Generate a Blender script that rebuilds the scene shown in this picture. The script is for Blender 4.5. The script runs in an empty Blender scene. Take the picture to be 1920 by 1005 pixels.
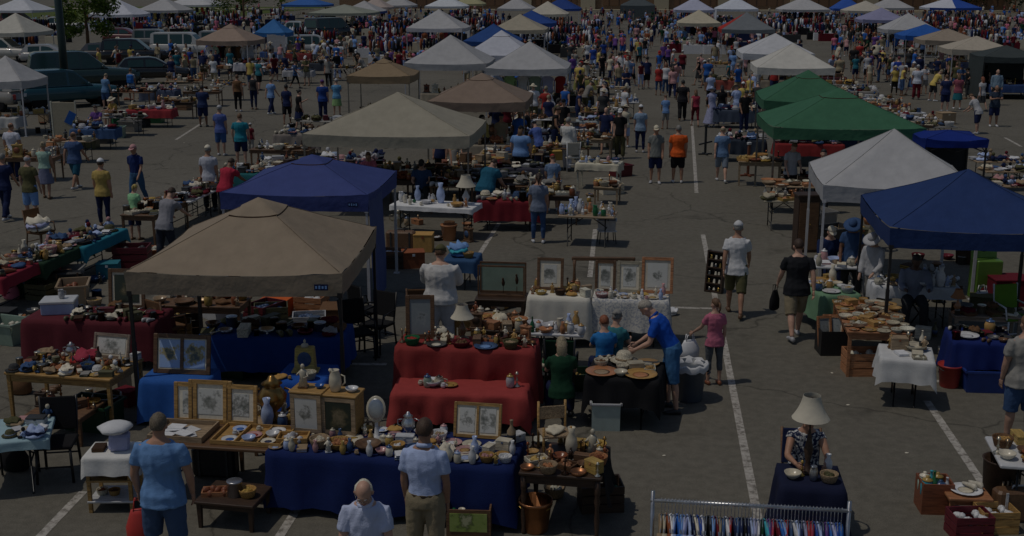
import bpy, bmesh, math, random
from mathutils import Vector, Matrix, noise

# ------------------------------------------------------------------ camera, sky, sun, exposure
sc = bpy.context.scene
R = math.radians
FPX, CAMH, PITCH, YAW = 2200.0, 6.1, 13.85, 5.8
cd = bpy.data.cameras.new("camera")
cam = bpy.data.objects.new("camera", cd)
sc.collection.objects.link(cam)
cd.sensor_width = 36
cd.lens = FPX / 1920 * 36
cd.clip_start, cd.clip_end = 0.1, 3000
cam.location = (0, 0, CAMH)
cam.rotation_euler = (R(90 - PITCH), 0, R(YAW))
sc.camera = cam
SUN_EL, SUN_AZ = 66.0, 248.0          # azimuth clockwise from +Y of the direction TO the sun
wd = bpy.data.worlds.new("World")
sc.world = wd
wd.use_nodes = True
nt = wd.node_tree
bg = nt.nodes["Background"]
sky = nt.nodes.new("ShaderNodeTexSky")
sky.sky_type = 'NISHITA'
sky.sun_disc = False
sky.sun_elevation = R(SUN_EL)
sky.sun_rotation = R(SUN_AZ)
nt.links.new(sky.outputs[0], bg.inputs[0])
bg.inputs[1].default_value = 0.14
sd = bpy.data.lights.new("sun", 'SUN')
sd.energy = 4.2
sd.angle = R(0.5)
sd.color = (1.0, 0.93, 0.82)
sun = bpy.data.objects.new("sun", sd)
sc.collection.objects.link(sun)
_to = Vector((math.sin(R(SUN_AZ)) * math.cos(R(SUN_EL)), math.cos(R(SUN_AZ)) * math.cos(R(SUN_EL)), math.sin(R(SUN_EL))))
sun.rotation_euler = (-_to).to_track_quat('-Z', 'Y').to_euler()
sc.view_settings.view_transform = 'Standard'
sc.view_settings.look = 'None'
sc.view_settings.exposure = -2.36
sc.view_settings.gamma = 1.0
sc.view_settings.use_curve_mapping = False
sc.cycles.max_bounces = 5
sc.cycles.diffuse_bounces = 2
sc.cycles.glossy_bounces = 2
sc.cycles.transmission_bounces = 3
sc.cycles.transparent_max_bounces = 6

CAMROT = cam.rotation_euler.to_matrix()
CAMINV = CAMROT.transposed()


def W(px, py, z=0.0):
    """the real place at height z that is seen at a pixel of the 1920x1005 photograph"""
    d = CAMROT @ Vector(((px - 960) / FPX, (502.5 - py) / FPX, -1))
    t = (z - CAMH) / d.z
    return Vector((d.x * t, d.y * t, z))


def PX(p):
    q = CAMINV @ (Vector(p) - Vector((0, 0, CAMH)))
    if q.z > -0.1:
        return (0, 9999)
    return (960 + FPX * q.x / -q.z, 502.5 - FPX * q.y / -q.z)


rnd = random.Random(11)
COL = sc.collection

# ------------------------------------------------------------------ colours and materials
PAL = dict(
    white=(.72, .725, .74), ivory=(.74, .68, .55), cream=(.62, .56, .43), beige=(.46, .41, .30), tan=(.40, .29, .18),
    taupe=(.34, .26, .20), brown=(.17, .09, .045), dark_brown=(.06, .033, .02), black=(.014, .014, .016), charcoal=(.045, .047, .05),
    grey=(.28, .27, .25), light_grey=(.5, .5, .52), silver=(.55, .56, .58), navy=(.016, .025, .080), royal_blue=(.025, .065, .30),
    blue=(.03, .13, .45), light_blue=(.20, .36, .68), pale_blue=(.42, .52, .78), denim=(.05, .10, .22), teal=(.03, .17, .22),
    turquoise=(.06, .40, .50), green=(.02, .15, .06), dark_green=(.012, .05, .025), mint=(.42, .62, .52), lime=(.30, .50, .22),
    olive=(.11, .105, .05), khaki=(.34, .28, .18), yellow=(.66, .50, .14), gold=(.50, .33, .09), orange=(.75, .15, .035),
    red=(.40, .04, .035), crimson=(.36, .045, .075), maroon=(.14, .012, .022), pink=(.62, .18, .27), rose=(.55, .30, .30), purple=(.13, .06, .24),
    lavender=(.40, .42, .62), copper=(.50, .22, .10), rust=(.28, .09, .04), honey=(.48, .28, .09), pale_green=(.30, .40, .32))
_M = {}


def nodes(name):
    m = bpy.data.materials.new(name)
    m.use_nodes = True
    n = m.node_tree
    return m, n, n.nodes["Principled BSDF"]


def mat(col, fin='cloth'):
    """procedural material by colour name (or rgb) and finish"""
    k = (col, fin)
    if k in _M:
        return _M[k]
    c = PAL[col] if isinstance(col, str) else col
    m, n, b = nodes((col if isinstance(col, str) else 'mixed') + '_' + fin)
    L = n.links.new
    P = dict(cloth=(.9, .10, 9, .35, 60), tent=(.75, .10, 3, .35, 5), ceramic=(.25, .18, 12, .0, 20), wood=(.55, .5, 7, .15, 40), metal=(.32, .2, 10, .05, 40),
             plastic=(.42, .12, 8, .05, 30), paper=(.85, .15, 20, .1, 40), glass=(.12, .1, 6, 0, 10), wicker=(.75, .6, 60, .6, 80), skin=(.55, .14, 14, .1, 60),
             hair=(.6, .5, 60, .5, 120), leather=(.5, .3, 18, .3, 60), paint=(.25, .08, 3, 0, 10), rubber=(.85, .2, 20, .1, 50), pattern=(.85, 1, 26, .2, 60), leaf=(.6, .3, 4, 0, 10))[fin]
    rough, var, scale, bmp, bs = P
    b.inputs['Roughness'].default_value = rough
    if fin in ('cloth', 'tent', 'paper', 'rubber', 'wicker', 'pattern'):
        b.inputs['Specular IOR Level'].default_value = .2
    if fin == 'metal':
        b.inputs['Metallic'].default_value = .85
    if fin == 'paint':
        b.inputs['Coat Weight'].default_value = .6
    tc = n.nodes.new('ShaderNodeTexCoord')
    mp = n.nodes.new('ShaderNodeMapping')
    L(tc.outputs['Object'], mp.inputs[0])
    if fin == 'wood':
        mp.inputs['Scale'].default_value = (1, 8, 8)
    nz = n.nodes.new('ShaderNodeTexNoise')
    nz.inputs['Scale'].default_value = scale
    nz.inputs['Detail'].default_value = 5
    nz.inputs['Roughness'].default_value = .6
    L(mp.outputs[0], nz.inputs['Vector'])
    oi = n.nodes.new('ShaderNodeObjectInfo')
    mx = n.nodes.new('ShaderNodeMix')
    mx.data_type = 'RGBA'
    lo = tuple(max(0, x * (1 - var)) for x in c) + (1,)
    hi = tuple(min(.9, x * (1 + var * .6)) for x in c) + (1,)
    if fin == 'pattern':
        lo, hi = c + (1,), tuple(.75 - .6 * x for x in c) + (1,)
    mx.inputs[6].default_value = lo
    mx.inputs[7].default_value = hi
    mr = n.nodes.new('ShaderNodeMapRange')
    e = .03 if fin == 'pattern' else .2
    mr.inputs[1].default_value = .52 - e
    mr.inputs[2].default_value = .52 + e
    L(nz.outputs[0], mr.inputs[0])
    L(mr.outputs[0], mx.inputs[0])
    hs = n.nodes.new('ShaderNodeHueSaturation')
    r2 = n.nodes.new('ShaderNodeMapRange')
    r2.inputs[3].default_value, r2.inputs[4].default_value = (.92, 1.06) if fin == 'tent' else (.82, 1.14)
    L(oi.outputs['Random'], r2.inputs[0])
    L(r2.outputs[0], hs.inputs['Value'])
    L(mx.outputs[2], hs.inputs['Color'])
    L(hs.outputs[0], b.inputs['Base Color'])
    if bmp:
        n2 = n.nodes.new('ShaderNodeTexNoise')
        n2.inputs['Scale'].default_value = bs
        n2.inputs['Detail'].default_value = 3
        L(mp.outputs[0], n2.inputs['Vector'])
        bp = n.nodes.new('ShaderNodeBump')
        bp.inputs['Strength'].default_value = bmp
        bp.inputs['Distance'].default_value = .05 if fin == 'tent' else .012
        L(n2.outputs[0], bp.inputs['Height'])
        L(bp.outputs[0], b.inputs['Normal'])
    if fin in ('tent', 'leaf'):
        tr = n.nodes.new('ShaderNodeBsdfTranslucent')
        L(hs.outputs[0], tr.inputs[0])
        ms = n.nodes.new('ShaderNodeMixShader')
        ms.inputs[0].default_value = .12 if fin == 'tent' else .45
        L(b.outputs[0], ms.inputs[1])
        L(tr.outputs[0], ms.inputs[2])
        L(ms.outputs[0], n.nodes['Material Output'].inputs[0])
    _M[k] = m
    return m


def picture_mat(kind, seed):
    """a small painted or drawn picture: procedural noise shapes, pale or dark"""
    k = ('pic', kind, seed)
    if k in _M:
        return _M[k]
    m, n, b = nodes('picture_' + kind)
    L = n.links.new
    b.inputs['Roughness'].default_value = .35
    tc = n.nodes.new('ShaderNodeTexCoord')
    mp = n.nodes.new('ShaderNodeMapping')
    mp.inputs['Location'].default_value = (seed * 3.1, seed * 1.7, seed)
    L(tc.outputs['Object'], mp.inputs[0])
    nz = n.nodes.new('ShaderNodeTexNoise')
    nz.inputs['Scale'].default_value = 7 + seed % 3 if kind != 'sketch' else 8 + (seed * 7) % 11
    nz.inputs['Detail'].default_value = 6
    nz.inputs['Roughness'].default_value = .7
    L(mp.outputs[0], nz.inputs[0])
    # a drawn subject in the middle: distance from the picture's centre fades the drawing into paper
    ln = n.nodes.new('ShaderNodeVectorMath')
    ln.operation = 'LENGTH'
    L(tc.outputs['Object'], ln.inputs[0])
    mr = n.nodes.new('ShaderNodeMapRange')
    mr.inputs[1].default_value, mr.inputs[2].default_value = .03 + .02 * (seed % 3), .17 + .03 * (seed % 4)
    mr.inputs[3].default_value, mr.inputs[4].default_value = .13, -.16
    L(ln.outputs['Value'], mr.inputs[0])
    ad = n.nodes.new('ShaderNodeMath')
    L(nz.outputs[0], ad.inputs[0])
    L(mr.outputs[0], ad.inputs[1])
    cr = n.nodes.new('ShaderNodeValToRGB')
    S = dict(sketch=[(.0, (.66, .66, .62)), (.52, (.62, .62, .58)), (.60, (.34, .34, .31)), (.74, (.14, .15, .13))],
             sea=[(.0, (.34, .48, .76)), (.48, (.38, .52, .78)), (.56, (.44, .36, .16)), (.7, (.08, .11, .12))],
             dark=[(.0, (.02, .035, .03)), (.45, (.04, .05, .035)), (.55, (.10, .09, .05)), (.7, (.25, .2, .12))],
             green=[(.0, (.50, .52, .22)), (.5, (.30, .40, .10)), (.6, (.12, .16, .05)), (.7, (.5, .5, .3))],
             mirror=[(.0, (.20, .23, .24)), (.5, (.26, .29, .30)), (.6, (.32, .34, .34)), (.7, (.12, .14, .14))])[kind]
    el = cr.color_ramp.elements
    el[0].position, el[0].color = S[0][0], S[0][1] + (1,)
    el[1].position, el[1].color = S[-1][0], S[-1][1] + (1,)
    for p, c in S[1:-1]:
        e = el.new(p)
        e.color = c + (1,)
    L(ad.outputs[0], cr.inputs[0])
    L(cr.outputs[0], b.inputs['Base Color'])
    _M[k] = m
    return m


# ------------------------------------------------------------------ mesh builder
class MB:
    def __init__(s):
        s.v, s.f, s.m, s.s = [], [], [], []

    def add(s, vs, fs, mi=0, sm=True):
        o = len(s.v)
        s.v += [tuple(v) for v in vs]
        for f in fs:
            s.f.append([i + o for i in f])
            s.m.append(mi)
            s.s.append(sm)
        return s

    def box(s, c, d, mi=0, rot=None, b=0.0, top=1.0):
        """box centred on c with size d; b chamfers the upright and top edges; top tapers"""
        x, y, z = d[0] / 2, d[1] / 2, d[2] / 2
        if b <= 0:
            vs = [Vector((sx * x * (top if sz > 0 else 1), sy * y * (top if sz > 0 else 1), sz * z)) for sz in (-1, 1) for sy in (-1, 1) for sx in (-1, 1)]
            fs = [(0, 2, 3, 1), (4, 5, 7, 6), (0, 1, 5, 4), (1, 3, 7, 5), (3, 2, 6, 7), (2, 0, 4, 6)]
        else:
            vs, n = [], 8
            for (zz, ins) in ((-z, b * .6), (-z + b, 0), (z - b, 0), (z, b * .8)):
                k = 1 if zz < 0 else top
                for (sx, sy, ax, ay) in ((-1, -1, 0, 1), (-1, -1, 1, 0), (1, -1, -1, 0), (1, -1, 0, 1), (1, 1, 0, -1), (1, 1, -1, 0), (-1, 1, 1, 0), (-1, 1, 0, -1)):
                    vs.append(Vector(((sx * (x * k - ins) + ax * b), (sy * (y * k - ins) + ay * b), zz)))
            fs = [tuple(range(7, -1, -1)), tuple(24 + i for i in range(8))]
            for r in range(3):
                for i in range(8):
                    j = (i + 1) % 8
                    fs.append((r * 8 + i, r * 8 + j, r * 8 + 8 + j, r * 8 + 8 + i))
        if rot is not None:
            vs = [rot @ v for v in vs]
        c = Vector(c)
        return s.add([v + c for v in vs], fs, mi, False)

    def rings(s, rings, mi=0, sm=True, cap=True, closed=True):
        n = len(rings[0])
        vs = [p for r in rings for p in r]
        fs = []
        for k in range(len(rings) - 1):
            for i in range(n if closed else n - 1):
                j = (i + 1) % n
                fs.append((k * n + i, k * n + j, k * n + n + j, k * n + n + i))
        if cap:
            fs.append(tuple(range(n - 1, -1, -1)))
            fs.append(tuple((len(rings) - 1) * n + i for i in range(n)))
        return s.add(vs, fs, mi, sm)

    def tube(s, pts, r, n=8, mi=0, flat=1.0, ref=None):
        pts = [Vector(p) for p in pts]
        rr = r if isinstance(r, (list, tuple)) else [r] * len(pts)
        out = []
        for i, p in enumerate(pts):
            d = (pts[min(i + 1, len(pts) - 1)] - pts[max(i - 1, 0)])
            d = d.normalized() if d.length > 1e-9 else Vector((0, 0, 1))
            a = Vector(ref) if ref is not None else (Vector((1, 0, 0)) if abs(d.x) < .9 else Vector((0, 1, 0)))
            u = (a - d * a.dot(d)).normalized()
            w = d.cross(u)
            out.append([p + u * (rr[i] * math.cos(2 * math.pi * k / n)) + w * (rr[i] * flat * math.sin(2 * math.pi * k / n)) for k in range(n)])
        return s.rings(out, mi)

    def lathe(s, prof, n=16, o=(0, 0, 0), mi=0, wob=0.0):
        o = Vector(o)
        return s.rings([[o + Vector((r * math.cos(2 * math.pi * k / n) * (1 + wob * math.sin(3 * k)), r * math.sin(2 * math.pi * k / n), z)) for k in range(n)] for r, z in prof], mi)

    def ell(s, c, rad, M=None, n=12, mi=0):
        c = Vector(c)
        rg = []
        h = max(4, n // 2)
        for i in range(h + 1):
            t = math.pi * (.02 + .96 * i / h)
            ring = []
            for k in range(n):
                a = 2 * math.pi * k / n
                v = Vector((rad[0] * math.sin(t) * math.cos(a), rad[1] * math.sin(t) * math.sin(a), -rad[2] * math.cos(t)))
                ring.append(c + (M @ v if M is not None else v))
            rg.append(ring)
        return s.rings(rg, mi)

    def mesh(s, name):
        me = bpy.data.meshes.new(name)
        me.from_pydata(s.v, [], s.f)
        me.polygons.foreach_set('material_index', s.m)
        me.polygons.foreach_set('use_smooth', s.s)
        me.update()
        return me


def ob(name, me, mats, parent=None, loc=(0, 0, 0), rot=0.0, scale=None, link='DATA'):
    if isinstance(me, MB):
        me = me.mesh(name)
    if not isinstance(mats, (list, tuple)):
        mats = [mats]
    if len(me.materials) == 0:
        for m in mats:
            me.materials.append(m)
    o = bpy.data.objects.new(name, me)
    if link == 'OBJECT':
        for i, m in enumerate(mats):
            o.material_slots[i].link = 'OBJECT'
            o.material_slots[i].material = m
    COL.objects.link(o)
    o.location = loc
    o.rotation_euler = rot if isinstance(rot, (tuple, list)) else (0, 0, rot)
    if scale is not None:
        o.scale = (scale,) * 3 if isinstance(scale, (int, float)) else scale
    if parent is not None:
        o.parent = parent
    return o


LABELS = []          # (object, base label, short label) settled once everything stands


def tag(o, label, cat, group=None):
    o['label'], o['category'] = label, cat
    if group:
        o['group'] = group
    LABELS.append(o)
    return o


def thing(name, label, cat, loc=(0, 0, 0), rot=0.0, group=None):
    o = bpy.data.objects.new(name, None)
    o.empty_display_size = .1
    COL.objects.link(o)
    o.location = loc
    o.rotation_euler = (0, 0, rot)
    return tag(o, label, cat, group)


def dup(root, loc, rot, label, group=None):
    r = root.copy()
    COL.objects.link(r)
    r.location = loc
    r.rotation_euler = (0, 0, rot)
    for ch in list(root.children):
        c = ch.copy()
        COL.objects.link(c)
        c.parent = r
        for g in list(ch.children):
            d = g.copy()
            COL.objects.link(d)
            d.parent = c
    r['label'] = label
    if group:
        r['group'] = group
    LABELS.append(r)
    return r

# ------------------------------------------------------------------ people
_tmp = bpy.data.scenes.new("tmp")
_tmp.view_settings.view_transform = 'Standard'


def fuse(mb, vox, wr=0.0, smooth=2):
    """overlapping shapes become one continuous skin (voxel remesh), smoothed, with cloth folds of height wr"""
    me = mb.mesh("fuse")
    o = bpy.data.objects.new("fuse", me)
    _tmp.collection.objects.link(o)
    md = o.modifiers.new("r", 'REMESH')
    md.mode, md.voxel_size = 'VOXEL', vox
    sm = o.modifiers.new("s", 'SMOOTH')
    sm.iterations, sm.factor = smooth, .5
    with bpy.context.temp_override(scene=_tmp, view_layer=_tmp.view_layers[0]):
        dg = bpy.context.evaluated_depsgraph_get()
        dg.update()
    ev = o.evaluated_get(dg)
    m2 = ev.to_mesh()
    vs = [v.co.copy() for v in m2.vertices]
    if wr:
        for i, v in enumerate(m2.vertices):
            q = v.co
            h = noise.noise(Vector((q.x * 17 + q.z * 6, q.y * 17, q.z * 4.0))) + .5 * noise.noise(Vector((q.x * 9 - q.z * 14, q.y * 24, q.z * 11)))
            h += .85 * (1 - min(1, 2.2 * abs(noise.noise(Vector((q.x * 9 + q.z * 3.5, q.y * 9, q.z * 2.4)))))) ** 2 - .3
            vs[i] = q + v.normal * (h * wr)
    fs = [tuple(p.vertices) for p in m2.polygons]
    ev.to_mesh_clear()
    bpy.data.objects.remove(o)
    bpy.data.meshes.remove(me)
    return vs, fs


def rx(a):
    return Matrix.Rotation(a, 3, 'X')


def rz(a):
    return Matrix.Rotation(a, 3, 'Z')


# pose: lean, head (pitch), hyaw, aL/aR = (pitch, abduct, elbow, inward), lL/lR = (hip pitch, abduct, knee), sit
POSES = dict(
    stand=dict(aL=(4, 9, 10, 5), aR=(0, 9, 12, 5), lL=(2, 3, 0), lR=(-3, 3, 2)),
    walk=dict(lean=3, aL=(-22, 8, 12, 3), aR=(20, 8, 22, 3), lL=(20, 2, 6), lR=(-16, 2, 14)),
    walk2=dict(lean=3, aL=(18, 10, 25, 3), aR=(-20, 10, 12, 3), lL=(-14, 2, 16), lR=(18, 2, 5)),
    wide=dict(aL=(2, 16, 16, 8), aR=(2, 16, 14, 8), lL=(3, 6, 0), lR=(-4, 6, 4)),
    fold=dict(lean=4, head=12, aL=(30, 8, 75, 40), aR=(30, 8, 75, 40), lL=(0, 4, 0), lR=(3, 4, 3)),
    look=dict(lean=7, head=28, aL=(14, 8, 40, 15), aR=(6, 9, 20, 10), lL=(0, 4, 0), lR=(5, 3, 6)),
    hips=dict(aL=(-12, 32, 78, 75), aR=(3, 10, 15, 5), lL=(2, 5, 0), lR=(-2, 4, 2)),
    carry=dict(lean=2, aL=(26, 12, 88, 10), aR=(2, 10, 18, 5), lL=(10, 3, 3), lR=(-9, 3, 8)),
    reach=dict(lean=24, head=25, aL=(34, 8, 24, 5), aR=(44, 8, 18, 8), lL=(-4, 4, 0), lR=(8, 4, 10)),
    bend=dict(lean=31, head=26, aL=(14, 10, 44, 16), aR=(20, 6, 34, 12), lL=(-6, 5, 2), lR=(10, 4, 14)),
    sit=dict(lean=8, head=12, aL=(35, 10, 55, 15), aR=(30, 10, 60, 15), lL=(82, 8, 86), lR=(80, 8, 84)),
    table=dict(lean=10, head=18, aL=(42, 14, 48, 22), aR=(46, 14, 40, 26), lL=(80, 6, 86), lR=(78, 6, 84)),
    hold=dict(aL=(24, 20, 26, -14), aR=(-4, 8, 10, 4), lL=(0, 2, 0), lR=(-3, 2, 2), hyaw=25, head=6),
    down=dict(lean=5, head=34, aL=(10, 9, 18, 8), aR=(8, 9, 20, 8), lL=(3, 3, 2), lR=(-6, 3, 6)))


class Fig:
    def __init__(s, pose, bx=1.0, by=1.0):
        p = POSES[pose]
        s.bx, s.by = bx, by
        s.lean = R(p.get('lean', 0))
        s.P = Vector((0, 0, .93))
        legs = {}
        for sd_, k in ((-1, 'lL'), (1, 'lR')):
            hp, ab, kb = (R(a) for a in p[k])
            H0 = Vector((sd_ * .092, 0, .90))
            d1 = Vector((sd_ * math.sin(ab), math.sin(hp) * math.cos(ab), -math.cos(hp) * math.cos(ab)))
            K = H0 + d1 * .425
            d2 = Vector((sd_ * math.sin(ab) * .4, math.sin(hp - kb), -math.cos(hp - kb)))
            A = K + d2 * .415
            legs[sd_] = [H0, K, A]
        dz = .085 - min(l[2].z for l in legs.values())
        s.dz = dz
        up = Vector((0, 0, dz))
        s.legs = {k: [q + up for q in l] for k, l in legs.items()}
        s.P += up
        s.arms = {}
        for sd_, k in ((-1, 'aL'), (1, 'aR')):
            pt, ab, el, inw = (R(a) for a in p[k])
            S = s.T((sd_ * .172 * min(bx, 1.36), -.004, 1.385))
            d1 = Vector((sd_ * math.sin(ab), math.sin(pt) * math.cos(ab), -math.cos(pt) * math.cos(ab)))
            E = S + d1 * .285
            f = pt + el
            d2 = Vector((sd_ * (math.sin(ab) * .5 - math.sin(inw)), math.sin(f) * math.cos(inw), -math.cos(f) * math.cos(inw))).normalized()
            Wr = E + d2 * .25
            s.arms[sd_] = [S, E, Wr, d2]
        s.HM = rx(-s.lean * .8 - R(p.get('head', 4))) @ rz(R(p.get('hyaw', 0)))
        nb = s.T((0, .005, 1.47))
        s.neck = nb
        s.HC = nb + rx(-s.lean * .8 - R(p.get('head', 4)) * .5) @ Vector((0, .02, .148))
        s.top = s.HC + Vector((0, 0, .115))

    def T(s, p):
        p = Vector(p)
        f = min(1, max(0, (p.z - .90) / .22))
        return s.P + rx(-s.lean * (.35 + .65 * f)) @ (p - Vector((0, 0, .93)))

    def ring(s, z, a, b, y=0.0, n=14):
        return [s.T((a * math.cos(2 * math.pi * k / n), y + b * math.sin(2 * math.pi * k / n) * (1 if math.sin(2 * math.pi * k / n) > 0 else .92), z)) for k in range(n)]

    def torso(s, mb, g=0.0, z0=.84, z1=1.5, flare=0.0, mi=0):
        bx, by = s.bx, s.by
        T = [(.79, .166, .118, -.010), (.84, .163, .115, -.008), (.92, .168, .120, -.01), (1.00, .156, .108, 0), (1.08, .148, .102, .0), (1.18, .154, .108, -.008), (1.28, .168, .118, -.016),
             (1.36, .170, .108, -.016), (1.41, .150, .090, -.008), (1.455, .112, .074, -.004), (1.49, .066, .062, 0)]
        rg = []
        for z, a, b, y in T:
            if z < z0 - 1e-6 or z > z1 + 1e-6:
                continue
            k = max(0, 1 - abs(z - 1.04) / .34)
            kx, ky = 1 + (bx - 1) * (.65 + .35 * k), 1 + (by - 1) * (.45 + .75 * k)
            e = g + flare * max(0, (1.05 - z) / .2)
            rg.append(s.ring(z, a * kx + e, b * ky + e, y + (by - 1) * .06 * k))
        mb.rings(rg, mi)

    def arm(s, mb, sd_, t0=0.0, t1=1.0, g=0.0, mi=0, n=10):
        """arm between shares t0..t1 of shoulder-elbow-wrist (elbow at .53)"""
        S, E, Wr, d = s.arms[sd_]
        k = 1 + (s.bx - 1) * .6
        st = [(0, .050), (.12, .052), (.3, .048), (.5, .040), (.56, .041), (.68, .040), (.85, .031), (1, .026)]
        pts, rr = [], []
        ts = sorted(set([t for t, _ in st if t0 < t < t1] + [t0, t1]))
        for t in ts:
            p = S.lerp(E, t / .53) if t <= .53 else E.lerp(Wr, (t - .53) / .47)
            for (a, ra), (b, rb) in zip(st, st[1:]):
                if a <= t <= b:
                    r = ra + (rb - ra) * (t - a) / (b - a)
                    break
            pts.append(p)
            rr.append(r * k + g * (1 + .45 * t))
        if t0 == 0:
            pts.insert(0, S + (s.T((0, 0, 1.43)) - S) * .42)
            rr.insert(0, rr[0] * .80)
        mb.tube(pts, rr, n, mi)

    def leg(s, mb, sd_, t1=1.0, g=0.0, fl=0.0, mi=0, n=12):
        H0, K, A = s.legs[sd_]
        k = 1 + (s.bx - 1) * .6
        st = [(0, .098), (.15, .092), (.33, .076), (.5, .055), (.58, .055), (.68, .056), (.85, .042), (1, .034)]
        pts, rr = [], []
        ts = sorted(set([t for t, _ in st if t < t1] + [t1]))
        for t in ts:
            p = H0.lerp(K, t / .5) if t <= .5 else K.lerp(A, (t - .5) / .5)
            if .55 < t < .8:
                p = p + Vector((0, -.012, 0))
            for (a, ra), (b, rb) in zip(st, st[1:]):
                if a <= t <= b:
                    r = ra + (rb - ra) * (t - a) / (b - a)
                    break
            pts.append(p)
            rr.append(r * k + g + fl * max(0, t - .12))
        pts.insert(0, H0 + Vector((-sd_ * .012, 0, .06)))
        rr.insert(0, rr[0])
        mb.tube(pts, rr, n, mi)

    def head(s, mb, ears=True):
        C, M = s.HC, s.HM
        mb.ell(C + M @ Vector((0, -.008, .02)), (.074, .092, .096), M, 16)
        mb.ell(C + M @ Vector((0, .022, -.055)), (.056, .066, .062), M, 14)
        mb.ell(C + M @ Vector((0, .062, -.095)), (.026, .022, .02), M, 8)
        mb.tube([C + M @ Vector((0, .086, .012)), C + M @ Vector((0, .108, -.03)), C + M @ Vector((0, .088, -.042))], [.009, .016, .012], 6)
        mb.ell(C + M @ Vector((0, .082, .032)), (.05, .012, .012), M, 8)
        mb.ell(C + M @ Vector((0, .078, -.072)), (.024, .014, .012), M, 8)
        for sd_ in (-1, 1):
            mb.ell(C + M @ Vector((sd_ * .046, .062, -.03)), (.022, .022, .018), M, 8)
            if ears:
                mb.ell(C + M @ Vector((sd_ * .081, -.008, -.010)), (.015, .025, .036), M, 8)
        mb.tube([s.neck - Vector((0, 0, .05)), s.neck + Vector((0, .006, .05)), C + M @ Vector((0, -.012, -.04))], [.072, .060, .060], 10)

    def hand(s, mb, sd_, mi=0):
        S, E, Wr, d = s.arms[sd_]
        d = d.normalized()
        side = Vector((sd_, 0, 0))
        side = (side - d * side.dot(d)).normalized()       # away from the body = back of the hand
        fw = d.cross(side).normalized()
        if fw.y < 0:
            fw = -fw                                        # thumb side
        pc = Wr + d * .045
        rg = []
        for t, w, th in ((-.01, .026, .02), (.02, .033, .017), (.06, .042, .015), (.088, .041, .012)):
            c = Wr + d * t
            rg.append([c + fw * (w * math.cos(2 * math.pi * k / 8)) + side * (th * math.sin(2 * math.pi * k / 8)) for k in range(8)])
        mb.rings(rg, mi)
        for i, (o, ln) in enumerate(((.031, .068), (.011, .077), (-.011, .072), (-.031, .056))):
            b = Wr + d * .082 + fw * o
            c1 = b + (d * .95 - side * .22).normalized() * ln * .5
            c2 = c1 + (d * .72 - side * .6).normalized() * ln * .5
            mb.tube([b, c1, c2], [.0105, .0095, .007], 6, mi)
        b = Wr + d * .03 + fw * .03
        c1 = b + (d * .7 + fw * .55 - side * .15).normalized() * .036
        mb.tube([b - d * .012 - fw * .01, c1, c1 + (d * .9 - side * .3).normalized() * .028], [.014, .012, .008], 6, mi)

    def shoe(s, mb, sd_, mi=0):
        K, A = s.legs[sd_][1], s.legs[sd_][2]
        c = Vector((A.x, A.y, A.z - .085))
        rg = []
        for y, w, h0, h1 in ((-.075, .022, .02, .055), (-.06, .036, .002, .085), (0, .040, 0, .10), (.06, .045, 0, .075), (.12, .048, 0, .06), (.165, .042, .004, .05), (.19, .02, .014, .036)):
            rg.append([c + Vector((sd_ * y * .12 + w * math.cos(2 * math.pi * k / 10), y, (h0 + h1) / 2 + (h1 - h0) / 2 * math.sin(2 * math.pi * k / 10))) for k in range(10)])
        mb.rings(rg, mi)

    def hair(s, mb, kind, mi=0):
        C, M = s.HC + s.HM @ Vector((0, -.008, .02)), s.HM
        n, h = 18, 12
        rg = []
        for i in range(h + 1):
            t = math.pi * (.02 + .96 * i / h)
            ring = []
            for k in range(n):
                a = 2 * math.pi * k / n
                d = Vector((math.sin(t) * math.cos(a), math.sin(t) * math.sin(a), -math.cos(t)))
                f = d.y
                low = dict(short=(.5, -.15, -.62), long=(.52, -.8, -.95), pony=(.5, -.1, -.6), fringe=(.9, -.1, -.55), bun=(.5, -.1, -.6))[kind]
                lim = low[1] + (low[0] - low[1]) * max(0, f) ** .6 if f > 0 else low[1] + (low[2] - low[1]) * min(1, -f * 1.5)
                on = d.z > lim
                if kind == 'fringe' and d.z > .32 + .25 * max(0, -f):
                    on = False
                g = 1.15 + .07 * noise.noise(d * 5) + .03 * noise.noise(d * 14) if on else .86
                ring.append(C + M @ Vector((d.x * .074 * g, d.y * .092 * g, d.z * .096 * g)))
            rg.append(ring)
        mb.rings(rg, mi)
        if kind == 'long':
            b = C + M @ Vector((0, -.06, -.02))
            mb.tube([b + Vector((0, 0, .05)), b + Vector((0, -.02, -.08)), b + Vector((0, -.035, -.18)), b + Vector((0, -.03, -.27))], [.07, .082, .075, .03], 10, mi, flat=.5)
        if kind in ('pony', 'bun'):
            b = C + M @ Vector((0, -.09, .02))
            if kind == 'bun':
                mb.ell(b + Vector((0, -.02, .03)), (.035, .03, .035), None, 8, mi)
            else:
                mb.tube([b, b + Vector((0, -.05, -.01)), b + Vector((0, -.06, -.10)), b + Vector((0, -.035, -.20))], [.018, .028, .026, .008], 8, mi)

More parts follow.
